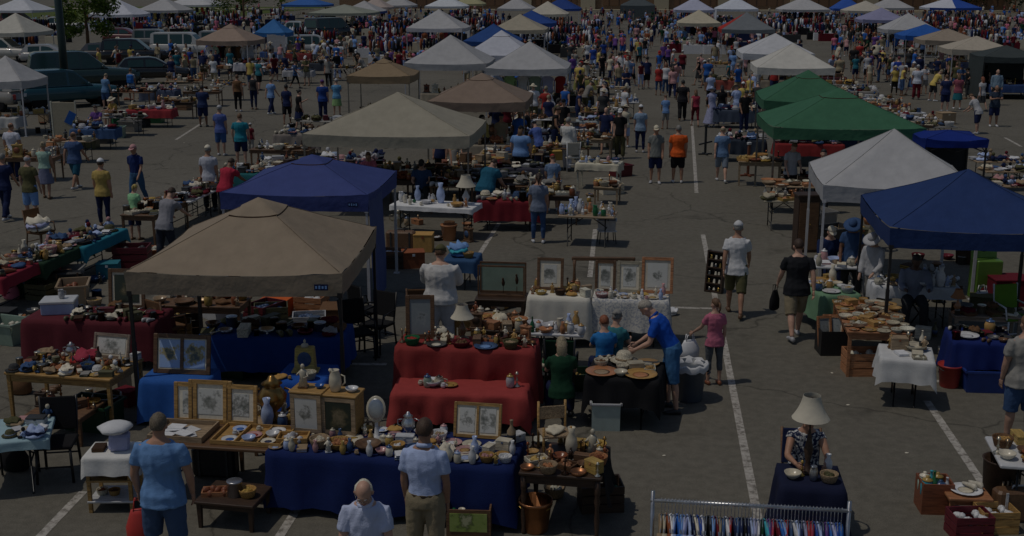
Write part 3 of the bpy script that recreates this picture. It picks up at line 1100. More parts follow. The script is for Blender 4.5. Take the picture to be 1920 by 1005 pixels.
def goods_mesh(kind, var):
    k = (kind, var)
    if k in _G:
        return _G[k]
    r2 = random.Random(hash(kind) % 1000 + var * 17 if False else sum(map(ord, kind)) + var * 17)
    u = lambda a, b: a + (b - a) * r2.random()
    m = MB()
    n = 14
    if kind in ('bowl', 'wooden_bowl'):
        r_, h = u(.09, .16), u(.06, .1)
        m.lathe([(r_ * .45, 0), (r_ * .5, .008), (r_ * .8, h * .45), (r_, h), (r_ * .95, h), (r_ * .74, h * .5), (r_ * .3, .02), (.002, .018)], n)
    elif kind in ('plate', 'platter'):
        r_ = u(.11, .15) if kind == 'plate' else u(.17, .21)
        m.lathe([(r_ * .55, 0), (r_ * .6, .01), (r_, .028), (r_ * .98, .032), (r_ * .62, .016), (.002, .012)], 18)
        m.lathe([(r_ * .5, .0165), (r_ * .3, .0175), (.002, .018)], 18, (0, 0, 0), 1)
    elif kind == 'vase':
        h, r_ = u(.2, .36), u(.05, .09)
        m.lathe([(r_ * .6, 0), (r_ * .7, .01), (r_, h * .35), (r_ * .85, h * .6), (r_ * .4, h * .8), (r_ * .62, h), (r_ * .5, h), (r_ * .3, h * .82), (.002, h * .7)], n)
    elif kind == 'bottle':
        h, r_ = u(.2, .3), u(.03, .045)
        m.lathe([(r_ * .9, 0), (r_, .01), (r_, h * .58), (r_ * .36, h * .75), (r_ * .34, h * .95), (r_ * .42, h * .96), (r_ * .4, h), (.002, h)], 12)
        m.lathe([(r_ * 1.02, h * .18), (r_ * 1.02, h * .46)], 12, (0, 0, 0), 1)
    elif kind == 'jar':
        h, r_ = u(.12, .2), u(.05, .075)
        m.lathe([(r_ * .8, 0), (r_, .02), (r_ * 1.05, h * .6), (r_ * .8, h * .85), (r_ * .75, h * .88), (.002, h * .88)], n)
        m.lathe([(r_ * .86, h * .88), (r_ * .84, h * .93), (r_ * .3, h * 1.02), (.016, h * 1.04), (.02, h * 1.12), (.002, h * 1.15)], n, (0, 0, 0), 1)
    elif kind in ('teapot', 'pitcher', 'cup', 'urn'):
        h, r_ = dict(teapot=(.13, .085), pitcher=(u(.18, .26), .065), cup=(.075, .042), urn=(u(.26, .4), .1))[kind]
        if kind == 'urn':
            m.lathe([(r_ * .6, 0), (r_ * .65, .02), (r_ * .25, h * .2), (r_ * .9, h * .42), (r_, h * .6), (r_ * .6, h * .78), (r_ * .5, h * .84), (r_ * .72, h * .88), (r_ * .3, h * .97), (.02, h * 1.05), (.002, h * 1.08)], n)
        else:
            m.lathe([(r_ * .6, 0), (r_ * .8, .01), (r_, h * .4), (r_ * .9, h * .7), (r_ * .62, h * .95), (r_ * .7, h), (r_ * .6, h), (.002, h * .9)], n)
        m.tube([(r_ * .85, 0, h * .78), (r_ * 1.5, 0, h * .72), (r_ * 1.55, 0, h * .42), (r_ * .95, 0, h * .25)], .009, 6)
        if kind == 'teapot':
            m.tube([(-r_ * .85, 0, h * .35), (-r_ * 1.4, 0, h * .55), (-r_ * 1.75, 0, h * .98)], [.024, .016, .010], 7)
            m.lathe([(r_ * .62, h * .98), (r_ * .35, h * 1.12), (.012, h * 1.15), (.016, h * 1.25), (.002, h * 1.27)], n, (0, 0, 0), 1)
        elif kind == 'urn':
            m.tube([(-r_ * .85, 0, h * .74), (-r_ * 1.5, 0, h * .7), (-r_ * 1.5, 0, h * .5), (-r_ * .95, 0, h * .42)], .009, 6)
        elif kind == 'pitcher':
            m.tube([(-r_ * .5, 0, h * .93), (-r_ * .95, 0, h * 1.02)], [.03, .012], 6)
    elif kind == 'candlestick':
        h = u(.18, .32)
        m.lathe([(.055, 0), (.055, .01), (.02, .035), (.012, h * .3), (.024, h * .4), (.011, h * .5), (.011, h * .8), (.034, h * .86), (.02, h * .9), (.018, h), (.002, h)], 10)
    elif kind == 'figurine':
        h = u(.14, .26)
        m.box((0, 0, .012), (h * .4, h * .34, .024), 1, None, .006)
        m.lathe([(h * .16, .024), (h * .19, h * .1), (h * .13, h * .45), (h * .16, h * .66), (h * .06, h * .78), (.002, h * .79)], 10)
        m.ell((0, -.004, h * .88), (h * .085, h * .09, h * .11), None, 10)
        m.tube([(h * .12, 0, h * .66), (h * .22, -h * .08, h * .5), (h * .06, -h * .17, h * .44)], h * .038, 6)
        m.tube([(-h * .12, 0, h * .66), (-h * .24, -h * .03, h * .52), (-h * .16, -h * .14, h * .62)], h * .038, 6)
    elif kind in ('box', 'jewellery_case', 'carton'):
        w, d, h = u(.14, .3), u(.1, .2), u(.06, .16)
        if kind == 'carton':
            w, d, h = u(.3, .45), u(.24, .34), u(.2, .3)
        m.box((0, 0, h / 2), (w, d, h), 0, None, .006)
        m.box((0, 0, h + .011), (w * 1.03, d * 1.04, .02), 0 if kind != 'jewellery_case' else 1, None, .005)
        m.box((0, -d / 2 - .004, h * .9), (w * .12, .008, h * .16), 1)
    elif kind in ('basket', 'crate', 'tray', 'tote', 'bucket'):
        if kind == 'bucket':
            r_, h = .15, .3
            m.lathe([(r_ * .75, 0), (r_ * .78, .01), (r_, h), (r_ * 1.06, h), (r_ * 1.06, h - .025), (r_ * .98, h - .03), (r_ * .94, h - .01), (r_ * .73, .02), (.002, .02)], 20)
            m.tube([(r_ * 1.03 * math.cos(a), -.02 - .10 * math.sin(a), h - .03 - .05 * math.sin(a)) for a in [math.pi * i / 8 for i in range(9)]], .005, 5, 1)
        elif kind == 'basket':
            r_, h = u(.12, .19), u(.08, .14)
            m.lathe([(r_ * .7, 0), (r_ * .8, .01), (r_ * .97, h * .7), (r_ * 1.04, h), (r_ * 1.02, h + .012), (r_ * .92, h), (r_ * .72, .02), (.002, .02)], 16)
            for i in range(12):
                a, q = r2.random() * 6.28, r2.random() * r_ * .6
                m.ell((q * math.cos(a), q * math.sin(a), h * .75), (u(.03, .05), u(.02, .04), u(.02, .045)), None, 7, 1)
        else:
            w, d, h = dict(crate=(.46, .34, .30), tray=(u(.3, .4), u(.2, .28), .05), tote=(.56, .4, .34))[kind]
            t = .014
            tp = 1.1 if kind == 'tote' else 1
            m.box((0, 0, .008), (w, d, .016))
            for sx, sy in ((0, -1), (0, 1), (-1, 0), (1, 0)):
                L_ = (w, t) if sx == 0 else (t, d - 2 * t)
                if kind == 'crate':
                    for z in (.055, .155, .255):
                        m.box((sx * (w / 2 - t / 2), sy * (d / 2 - t / 2), z), (L_[0], L_[1], .085))
                    if sx == 0:
                        for e in (-1, 1):
                            m.box((e * (w / 2 - .03), sy * (d / 2 - t * 1.5), .155), (.035, t, .28))
                else:
                    M = None
                    if kind == 'tote':
                        M = Matrix.Rotation(-sy * .09, 3, 'X') @ Matrix.Rotation(sx * .09, 3, 'Y')
                    m.box((sx * (w / 2 - t / 2) + sx * (.018 if tp > 1 else 0), sy * (d / 2 - t / 2) + sy * (.018 if tp > 1 else 0), h / 2 + .01), (L_[0] * (1.05 if tp > 1 else 1), L_[1] * (1.05 if tp > 1 and sx else 1), h), 0, M)
            if kind == 'tote':
                for sx, sy in ((0, -1), (0, 1), (-1, 0), (1, 0)):
                    m.box((sx * (w / 2 + .04), sy * (d / 2 + .04), h), (w + .1 if sx == 0 else .03, .03 if sx == 0 else d + .1, .03))
            for i in range(7 if kind == 'tray' else 14):
                m.ell((u(-.38, .38) * w, u(-.36, .36) * d, h * (.75 if kind != 'tray' else .6)), (u(.03, .07), u(.03, .06), u(.02, .06)), rz(u(0, 3)), 7, 1)
    elif kind == 'book':
        w, d, z = .17, .24, 0
        for i in range(r2.choice((1, 1, 2, 3))):
            h = u(.02, .045)
            M = rz(u(-.3, .3))
            m.box((0, 0, z + h / 2), (w * .96, d * .96, h * .8), 1, M)
            m.box((0, 0, z + .002), (w, d, .004), 0, M)
            m.box((0, 0, z + h - .002), (w, d, .004), 0, M)
            m.box(M @ Vector((-w / 2, 0, 0)) + Vector((0, 0, z + h / 2)), (.005, d, h), 0, M)
            z += h + .001
    elif kind == 'tin':
        r_, h = u(.04, .08), u(.06, .16)
        m.lathe([(r_, 0), (r_, h), (r_ * 1.04, h), (r_ * 1.04, h + .016), (r_ * .9, h + .02), (.002, h + .02)], 14)
    elif kind == 'shoe':
        for sx in (-.06, .06):
            m.rings([[(sx + w * math.cos(2 * math.pi * k / 9), y, (a + b) / 2 + (b - a) / 2 * math.sin(2 * math.pi * k / 9)) for k in range(9)] for y, w, a, b in ((-.13, .02, .0, .06), (-.1, .036, 0, .09), (-.04, .036, 0, .085), (.04, .042, 0, .06), (.1, .04, 0, .045), (.145, .018, .005, .03))])
    elif kind == 'folded_cloth':
        for i in range(r2.choice((1, 2, 3))):
            v0 = len(m.v)
            m.ell((u(-.03, .03), u(-.03, .03), .03 + .045 * i), (u(.12, .18), u(.1, .14), .042), rz(u(0, 3)), 18, i % 2)
            for q in range(v0, len(m.v)):
                p = Vector(m.v[q])
                h = noise.noise(p * 16 + Vector((i * 5, var, 0)))
                m.v[q] = (p.x * (1 + .35 * h), p.y * (1 - .3 * h), max(.0, p.z * (1 + .55 * h)))
    elif kind == 'hat':
        m.lathe([(.17, .012), (.175, .018), (.11, .03), (.095, .1), (.07, .13), (.002, .138)], 18, (0, 0, 0), 0, .02)
        m.lathe([(.112, .031), (.106, .055)], 18, (0, 0, 0), 1)
    elif kind == 'clock':
        h = .3
        m.box((0, 0, .02), (.24, .12, .04), 0, None, .008)
        m.box((0, 0, h * .5), (.2, .1, h * .75), 0, None, .008)
        m.box((0, 0, h * .92), (.24, .12, .03), 0, None, .008)
        m.lathe([(.05, .94 * h), (.03, h * 1.06), (.01, h * 1.1), (.002, h * 1.16)], 10)
        v0 = len(m.v)
        m.lathe([(.072, 0), (.07, .008), (.002, .009)], 16, (0, 0, 0), 1)
        for i in range(v0, len(m.v)):
            x, y, z = m.v[i]
            m.v[i] = (x, -.052 - z, y + h * .55)
    elif kind == 'bag':
        m.rings([[(w * math.cos(2 * math.pi * k / 12), dd * math.sin(2 * math.pi * k / 12), z) for k in range(12)] for z, w, dd in ((0, .13, .08), (.03, .17, .11), (.16, .175, .10), (.27, .12, .05), (.31, .1, .03))])
        for s_ in (-1, 1):
            m.tube([(-.07, s_ * .02, .3), (-.05, s_ * .03, .40), (.05, s_ * .03, .40), (.07, s_ * .02, .3)], .008, 5)
    elif kind == 'doll':
        m.ell((0, 0, .09), (.055, .05, .08), None, 10)
        m.ell((0, -.005, .2), (.045, .045, .05), None, 10, 1)
        for s_ in (-1, 1):
            m.tube([(s_ * .045, 0, .14), (s_ * .09, -.03, .08)], .02, 6)
            m.tube([(s_ * .03, -.02, .03), (s_ * .045, -.12, .022)], .024, 6, 1)
    elif kind == 'suitcase':
        m.box((0, 0, .2), (.56, .2, .38), 0, None, .03)
        for x in (-.18, .18):
            m.box((x, -.104, .2), (.03, .012, .36), 1)
        m.tube([(-.08, 0, .385), (-.07, 0, .425), (.07, 0, .425), (.08, 0, .385)], .012, 6, 1)
    elif kind == 'pan':
        m.lathe([(.1, 0), (.115, .045), (.11, .045), (.095, .008), (.002, .008)], 16)
        m.tube([(.11, 0, .04), (.3, 0, .055)], [.012, .014], 6, 1)
    elif kind == 'toy_truck':
        m.box((0, 0, .06), (.22, .09, .05), 0, None, .01)
        m.box((-.07, 0, .105), (.07, .085, .06), 1, None, .012)
        for x in (-.07, .07):
            for y in (-.045, .045):
                v0 = len(m.v)
                m.lathe([(.002, -.012), (.03, -.012), (.03, .012), (.002, .012)], 10, (0, 0, 0), 1)
                for i in range(v0, len(m.v)):
                    a, b, c_ = m.v[i]
                    m.v[i] = (x + a, y + c_, .03 + b)
    _G[k] = m.mesh(kind)
    return _G[k]


WORDG = dict(folded_cloth='folded cloths', shoe='pair of shoes', wooden_bowl='wooden bowl', jewellery_case='small lidded case', toy_truck='toy truck', box='lidded box', carton='carton', book='book',
             figurine='figurine', plate='plate', bowl='bowl')
ADJ = dict(ceramic='glazed', glass='glass', metal='metal', wicker='', wood='', paper='', cloth='', leather='', plastic='plastic')


def good(kind, col, loc, rot=0.0, sc_=1.0, where='', label=None, col2=None, var=None, group=None, fin=None):
    var = rnd.randrange(4) if var is None else var
    me = goods_mesh(kind, var)
    f = fin or FIN[kind]
    c2 = col2 or rnd.choice(('ivory', 'brown', 'gold', 'white', 'charcoal', 'rust', 'denim'))
    o = ob(kind, me, [mat(col, f), mat(c2, f)][:max(1, max([p.material_index for p in me.polygons] + [0]) + 1)] if len(me.materials) == 0 else [mat(col, f), mat(c2, f)][:len(me.materials)], None, loc, rot, sc_, 'OBJECT')
    if label is None:
        label = ' '.join(('%s %s %s %s' % (nice(col), ADJ[f], WORDG.get(kind, kind), where)).split())
    return tag(o, label, kind.replace('_', ' ') if kind not in ('folded_cloth', 'shoe') else dict(folded_cloth='cloths', shoe='shoes')[kind], group)


THEME = dict(
    china=(('plate', 'bowl', 'plate', 'box', 'bowl', 'basket', 'vase', 'teapot', 'cup', 'figurine', 'jar', 'book', 'platter', 'folded_cloth'), ('white', 'ivory', 'cream', 'pale_blue', 'denim', 'rose', 'gold', 'white', 'honey', 'tan', 'ivory')),
    brown=(('box', 'basket', 'bowl', 'candlestick', 'jar', 'basket', 'figurine', 'clock', 'tray', 'wooden_bowl', 'folded_cloth', 'pan', 'box'), ('brown', 'copper', 'gold', 'cream', 'dark_brown', 'honey', 'tan', 'rust', 'ivory')),
    mix=(('box', 'bowl', 'book', 'box', 'bottle', 'tray', 'folded_cloth', 'shoe', 'toy_truck', 'basket', 'folded_cloth', 'plate', 'figurine', 'hat', 'doll', 'tin'), ('white', 'brown', 'rust', 'denim', 'cream', 'charcoal', 'gold', 'olive', 'tan', 'copper', 'ivory', 'grey', 'dark_brown', 'beige')),
    wood=(('wooden_bowl', 'tray', 'basket', 'box', 'platter', 'wooden_bowl', 'plate'), ('tan', 'honey', 'cream', 'copper', 'ivory', 'brown', 'beige')),
    glass=(('bottle', 'vase', 'jar', 'bowl', 'pitcher', 'figurine', 'cup'), ('white', 'pale_blue', 'ivory', 'green', 'honey', 'light_grey', 'copper')),
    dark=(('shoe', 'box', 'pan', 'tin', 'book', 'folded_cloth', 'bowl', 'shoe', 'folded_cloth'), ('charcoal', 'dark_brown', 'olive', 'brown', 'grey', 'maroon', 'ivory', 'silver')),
    cloths=(('folded_cloth', 'hat', 'doll', 'shoe', 'folded_cloth', 'book'), ('white', 'navy', 'pale_blue', 'maroon', 'rose', 'olive', 'black', 'cream', 'denim', 'light_grey', 'tan')))


def scatter(key, n, theme, where, u0=-.92, u1=.92, v0=-.85, v1=.85, scale=1.0, seed=None):
    """n goods laid out on a table without overlapping"""
    T = TABLES[key]
    r2 = random.Random(seed if seed is not None else sum(map(ord, key)))
    kinds, cols = THEME[theme]
    placed = []
    X = Vector((math.cos(T['ang']), math.sin(T['ang']), 0))
    Y = Vector((-X.y, X.x, 0))
    for p in T.get('taken', []):
        placed.append(p)
    RAD = dict(platter=.19, plate=.13, bowl=.13, wooden_bowl=.14, basket=.17, tray=.18, cup=.06, bottle=.05, candlestick=.06, figurine=.07, jar=.08, tin=.07, box=.15, book=.13, vase=.08,
                   teapot=.13, pitcher=.1, shoe=.14, folded_cloth=.16, hat=.17, clock=.13, doll=.09, bag=.16, pan=.17, toy_truck=.11)
    want = sorted((r2.choice(kinds) for _ in range(n)), key=lambda k: -RAD.get(k, .12) * r2.uniform(.7, 1.3))
    small = [k for k in kinds if RAD.get(k, .12) < .1] or ['book']
    want += [r2.choice(small) for _ in range(n // 3)]
    for k in want:
        rad = RAD.get(k, .12) * scale
        for _t in range(30):
            x, y = (u0 + (u1 - u0) * r2.random()) * T['w'] / 2, (v0 + (v1 - v0) * r2.random()) * T['d'] / 2
            if any((x - a) ** 2 + (y - b) ** 2 < (.80 * (rad + c)) ** 2 for a, b, c in placed) or abs(x) > T['w'] / 2 - rad * .5 or abs(y) > T['d'] / 2 - rad * .5:
                continue
            placed.append((x, y, rad))
            q = T['c'] + X * x + Y * y
            good(k, r2.choice(cols), (q.x, q.y, T['z'] + T['extra'] + .001), r2.random() * 6.28 if k not in ('clock', 'book', 'figurine', 'shoe') else T['ang'] + r2.uniform(-.5, .5), scale * r2.uniform(.85, 1.15), where, None, r2.choice(cols), r2.randrange(4))
            break
    T['taken'] = placed


def on(key, x, y, up=0.0):
    """place on a table: x, y from -1 to 1 across its top"""
    T = TABLES[key]
    X = Vector((math.cos(T['ang']), math.sin(T['ang']), 0))
    Y = Vector((-X.y, X.x, 0))
    q = T['c'] + X * (x * T['w'] / 2) + Y * (y * T['d'] / 2)
    return Vector((q.x, q.y, T['z'] + T['extra'] + .001 + up))


def take(key, x, y, rad):
    T = TABLES[key]
    T.setdefault('taken', []).append((x * T['w'] / 2, y * T['d'] / 2, rad))


def picture(loc, w, h, frame, kind, label, rot=0.0, lean=12, seed=1, mat_w=.05, fw=.05, cat='picture', splits=1, arch=False):
    """framed picture standing on its lower edge and leaning back: frame, mount, picture (one per pane), back board"""
    t = thing('framed_picture' if cat == 'picture' else 'mirror', label, cat, loc, rot)
    M = Matrix.Rotation(-R(lean), 3, 'X')
    T = lambda x, y, z: M @ Vector((x, y, z))
    fm = mat(frame, 'wood')
    mb = MB()
    for sx in (-1, 1):
        mb.box(T(sx * (w / 2 - fw / 2), 0, h / 2), (fw, .035, h), 0, M, .006)
    for z in (fw / 2, h - fw / 2):
        mb.box(T(0, 0, z), (w - 2 * fw, .033, fw), 0, M)
    if splits == 2:
        mb.box(T(0, 0, h / 2), (fw * .8, .031, h - 2 * fw), 0, M)
    ob('frame', mb, fm, t)
    mb = MB()
    mb.box(T(0, .012, h / 2), (w - fw, .006, h - fw), 0, M)
    ob('back_board', mb, mat('brown', 'wood'), t)
    if mat_w:
        mb = MB()
        mb.box(T(0, .004, h / 2), (w - 2 * fw, .004, h - 2 * fw), 0, M)
        ob('mount', mb, mat('ivory', 'paper'), t)
    iw = (w - 2 * fw) / splits
    for k in range(splits):
        x = 0 if splits == 1 else (-1 if k == 0 else 1) * iw / 2
        mb = MB()
        mb.box((0, 0, 0), (iw - 2 * mat_w - (.01 if splits == 2 else 0), .004, h - 2 * fw - 2 * mat_w), 0)
        o = ob('picture', mb, picture_mat(kind, seed + k), t, T(x, -.001, h / 2), (-R(lean), 0, 0))
    return t


def chair(loc, rot, col, seat, label, arms=False, z=.45):
    t = thing('chair', label, 'chair', loc, rot)
    cm = mat(col, 'wood' if col not in ('black', 'white') else 'plastic')
    mb = MB()
    mb.box((0, 0, z), (.46, .44, .05), 0, None, .015)
    ob('seat', mb, mat(seat, 'cloth'), t)
    mb = MB()
    M = Matrix.Rotation(R(-9), 3, 'X')
    mb.box((0, .24, z + .30), (.44, .03, .42), 0, M, .012)
    ob('backrest', mb, mat(seat, 'cloth'), t)
    for sx in (-1, 1):
        for sy in (-1, 1):
            mb = MB()
            x = sx * .2
            if sy < 0:
                mb.tube([(x, -.2, z - .03), (x * 1.08, -.23, 0)], .018, 6)
            else:
                mb.tube([(x * 1.12, .28, z + .52), (x, .21, z), (x * 1.08, .26, 0)], .018, 6)
            ob('leg', mb, cm, t)
        if arms:
            mb = MB()
            mb.tube([(sx * .22, .22, z + .22), (sx * .25, -.16, z + .2), (sx * .24, -.2, z)], .016, 6)
            ob('armrest', mb, cm, t)
    mb = MB()
    mb.tube([(-.2, -.21, z * .45), (.2, -.21, z * .45)], .011, 6)
    mb.tube([(-.2, .23, z * .5), (.2, .23, z * .5)], .011, 6)
    ob('stretcher', mb, cm, t)
    return t


def table_lamp(loc, h, shade_r, label, shade='ivory', base='cream', foot=.1, sh=None, mi='ceramic'):
    t = thing('table_lamp', label, 'lamp', loc)
    sh = sh or shade_r * 1.15
    mb = MB()
    zb = h - sh
    mb.lathe([(foot, 0), (foot, .015), (foot * .5, .04), (foot * .34, zb * .2), (foot * .7, zb * .42), (foot * .36, zb * .62), (foot * .2, zb * .75), (.01, zb * .8), (.009, h - .04), (.016, h - .03), (.002, h - .02)], 14)
    ob('lamp_base', mb, mat(base, mi), t)
    mb = MB()
    n = 28
    rg = []
    for i in range(9):
        q = i / 8
        r_ = shade_r * (.46 + .54 * ((1 - q) ** 2.0 * .75 + (1 - q) * .25))
        rg.append([(r_ * (1 + .015 * (k % 2)) * math.cos(2 * math.pi * k / n), r_ * (1 + .015 * (k % 2)) * math.sin(2 * math.pi * k / n), zb + sh * q) for k in range(n)])
    mb.rings(rg, 0, True, False)
    inner = [[(x * .985, y * .985, z) for x, y, z in r_] for r_ in rg]
    mb.rings(inner[::-1], 0, True, False)
    mb.rings([rg[-1], inner[-1]], 0, False, False)
    mb.rings([inner[0], rg[0]], 0, False, False)
    o = ob('lamp_shade', mb, mat(shade, 'tent'), t)
    return t


# ------------------------------------------------------------------ cars
def wheel(parent, x, y, r_):
    mb = MB()
    v0 = 0
    mb.lathe([(r_ * .62, -.1), (r_ * .95, -.1), (r_, -.06), (r_, .06), (r_ * .95, .1), (r_ * .62, .1)], 20)
    mb.v = [(a, c_, b) for a, b, c_ in mb.v]
    w = ob('wheel', mb, mat('black', 'rubber'), parent, (x, y, r_))
    mb = MB()
    mb.lathe([(.002, -.085), (r_ * .2, -.09), (r_ * .6, -.075), (r_ * .64, -.1), (r_ * .64, .1), (r_ * .6, .075), (r_ * .2, .09), (.002, .085)], 20)
    mb.v = [(a, c_, b) for a, b, c_ in mb.v]
    ob('rim', mb, mat('silver', 'metal'), w)


CARS = dict(
    # outline (x from rear to front, z): lower body closed below, then roof line and the side windows' x-ranges
    suv=dict(L=4.9, Wd=1.92, low=[(-2.4, .38), (-2.45, .62), (-2.42, 1.08), (1.0, 1.06), (1.15, 1.05), (2.25, .95), (2.42, .78), (2.44, .42)], roof=[(-2.36, 1.08), (-2.2, 1.74), (-2.0, 1.82), (-.2, 1.84), (.2, 1.78), (1.05, 1.06)], wins=[(-2.05, -1.2), (-1.08, -.2), (-.08, .74)], r=.38),
    hatch=dict(L=4.1, Wd=1.76, low=[(-2.0, .36), (-2.05, .6), (-2.0, .98), (1.0, .94), (1.9, .82), (2.05, .66), (2.06, .38)], roof=[(-1.95, .98), (-1.55, 1.42), (-1.3, 1.48), (-.2, 1.50), (.15, 1.44), (1.0, .95)], wins=[(-1.38, -.55), (-.43, .5)], r=.32),
    van=dict(L=5.2, Wd=1.98, low=[(-2.5, .4), (-2.55, .7), (-2.55, 1.2), (1.4, 1.15), (2.3, 1.0), (2.55, .8), (2.56, .42)], roof=[(-2.53, 1.2), (-2.45, 1.98), (-2.3, 2.06), (.6, 2.08), (.9, 2.0), (1.75, 1.12)], wins=[(-2.2, -1.0), (-.85, .2), (.32, 1.0)], r=.36),
    pickup=dict(L=5.6, Wd=1.98, low=[(-2.75, .5), (-2.8, .8), (-2.78, 1.15), (-.7, 1.14), (1.3, 1.14), (2.6, 1.06), (2.8, .85), (2.8, .48)], roof=[(-.7, 1.14), (-.5, 1.78), (-.3, 1.84), (.6, 1.85), (.85, 1.78), (1.5, 1.14)], wins=[(-.45, .1), (.2, .9)], r=.4))


def car(style, px, z, heading, col, label, name='parked_car', cat='car', glass=(.03, .07, .07), scale=1.0):
    S = CARS[style]
    loc = W(px[0], px[1], z)
    loc.z = 0
    t = thing(name, label, cat, loc, R(heading), 'cars parked behind the stalls')
    t.scale = (scale,) * 3
    w = S['Wd'] / 2
    pm = mat(col, 'paint')
    mb = MB()
    low = S['low']
    z0 = low[0][1]
    n = 10
    xs = sorted(set([p[0] for p in low]))

    def topz(x):
        pts = [p for p in low]
        best = None
        for a, b in zip(pts, pts[1:]):
            if min(a[0], b[0]) - 1e-6 <= x <= max(a[0], b[0]) + 1e-6 and abs(b[0] - a[0]) > 1e-6:
                zz = a[1] + (b[1] - a[1]) * (x - a[0]) / (b[0] - a[0])
                best = zz if best is None else max(best, zz)
        return best if best is not None else max(p[1] for p in low if abs(p[0] - x) < 1e-6)
    rg = []
    x0, x1 = low[1][0], low[-1][0]
    for i in range(25):
        x = x0 + (x1 - x0) * i / 24
        e = min((x - x0), (x1 - x))
        k = 1 - .10 * max(0, 1 - e / .35) ** 2
        zt = topz(x)
        if e < .12:
            zt -= .05
        zb = z0 + (.12 if e < .15 else 0)
        rg.append([(x, -w * k * .9, zb), (x, -w * k, zb + .14), (x, -w * k, zb + .38), (x, -w * k * .96, zt - .1), (x, -w * k * .86, zt), (x, w * k * .86, zt), (x, w * k * .96, zt - .1), (x, w * k, zb + .38), (x, w * k, zb + .14), (x, w * k * .9, zb)])
    mb.rings(rg)
    rf = S['roof']
    zr = max(p[1] for p in rf)
    zl = min(p[1] for p in rf)

    def hw(zz):
        return w * (.90 - .16 * max(0, (zz - zl)) / (zr - zl))
    rg = [[(x, -hw(zz), zz), (x, -hw(zz) + .06, zz + .015), (x, hw(zz) - .06, zz + .015), (x, hw(zz), zz)] for x, zz in rf]
    mb.rings(rg, 0, True, False, False)
    for s_ in (-1, 1):
        mb.add([(x, s_ * hw(zz), zz) for x, zz in rf], [tuple(range(len(rf)))], 0, False)
    ob('body', mb, pm, t)
    gm = mat(glass, 'glass')

    def roofz(x):
        for a, b in zip(rf, rf[1:]):
            if a[0] <= x <= b[0]:
                return a[1] + (b[1] - a[1]) * (x - a[0]) / (b[0] - a[0])
        return zl
    for s_ in (-1, 1):
        for a, b in S['wins']:
            mb = MB()
            zb = zl + .05
            pts = [(a, zb), (b, zb)]
            for i in range(7):
                x = b + (a - b) * i / 6
                pts.append((x, max(zb + .03, roofz(x) - .11)))
            front = [(x, s_ * (hw(zz) + .006), zz) for x, zz in pts]
            back = [(x, s_ * (hw(zz) - .02), zz) for x, zz in pts]
            k = len(pts)
            mb.add(front + back, [tuple(range(k)), tuple(range(2 * k - 1, k - 1, -1))] + [(i, (i + 1) % k, k + (i + 1) % k, k + i) for i in range(k)], 0, False)
            ob('side_window', mb, gm, t)
    for nm, (p, q) in (('rear_window', (rf[0], rf[1])), ('windscreen', (rf[-1], rf[-2]))):
        mb = MB()
        P, Q = Vector((p[0], 0, p[1])), Vector((q[0], 0, q[1]))
        d = (Q - P)
        nrm = Vector((-d.z, 0, d.x)).normalized()
        if nm == 'windscreen':
            nrm = -nrm
        nrm = nrm if nrm.z > 0 else -nrm
        vs = []
        for o_ in (.012, -.01):
            for u, s_ in ((.1, -1), (.1, 1), (.9, 1), (.9, -1)):
                c_ = P + d * u + nrm * o_
                vs.append((c_.x, s_ * (hw(c_.z) - .1), c_.z))
        mb.add(vs, [(0, 1, 2, 3), (7, 6, 5, 4), (0, 4, 5, 1), (1, 5, 6, 2), (2, 6, 7, 3), (3, 7, 4, 0)], 0, False)
        ob(nm, mb, gm, t)
    zt = topz(x0 + .1)
    for s_ in (-1, 1):
        mb = MB()
        mb.box((x0 + .05, s_ * (w - .2), zt - .26), (.1, .2, .24), 0, None, .02)
        ob('tail_light', mb, mat('red', 'plastic'), t)
        mb = MB()
        mb.box((x1 - .09, s_ * (w - .3), z0 + .34), (.12, .34, .15), 0, None, .03)
        ob('headlight', mb, mat('light_grey', 'glass'), t)
        mb = MB()
        xm = S['wins'][-1][1] + .05
        mb.ell((xm, s_ * (w + .07), zl + .1), (.06, .1, .075), None, 10)
        ob('wing_mirror', mb, pm, t)
        for xw in (x0 + .85, x1 - .85):
            wheel(t, xw, s_ * (w - .12), S['r'])
    for x in (x0 - .02, x1 + .0):
        mb = MB()
        mb.box((x, 0, z0 + .14), (.14, w * 1.8, .2), 0, None, .05)
        ob('bumper', mb, mat('charcoal', 'plastic'), t)
    mb = MB()
    mb.box((x0 - .035, 0, z0 + .42), (.02, .34, .16), 0, None, .01)
    ob('number_plate', mb, mat('white', 'plastic'), t)
    return t


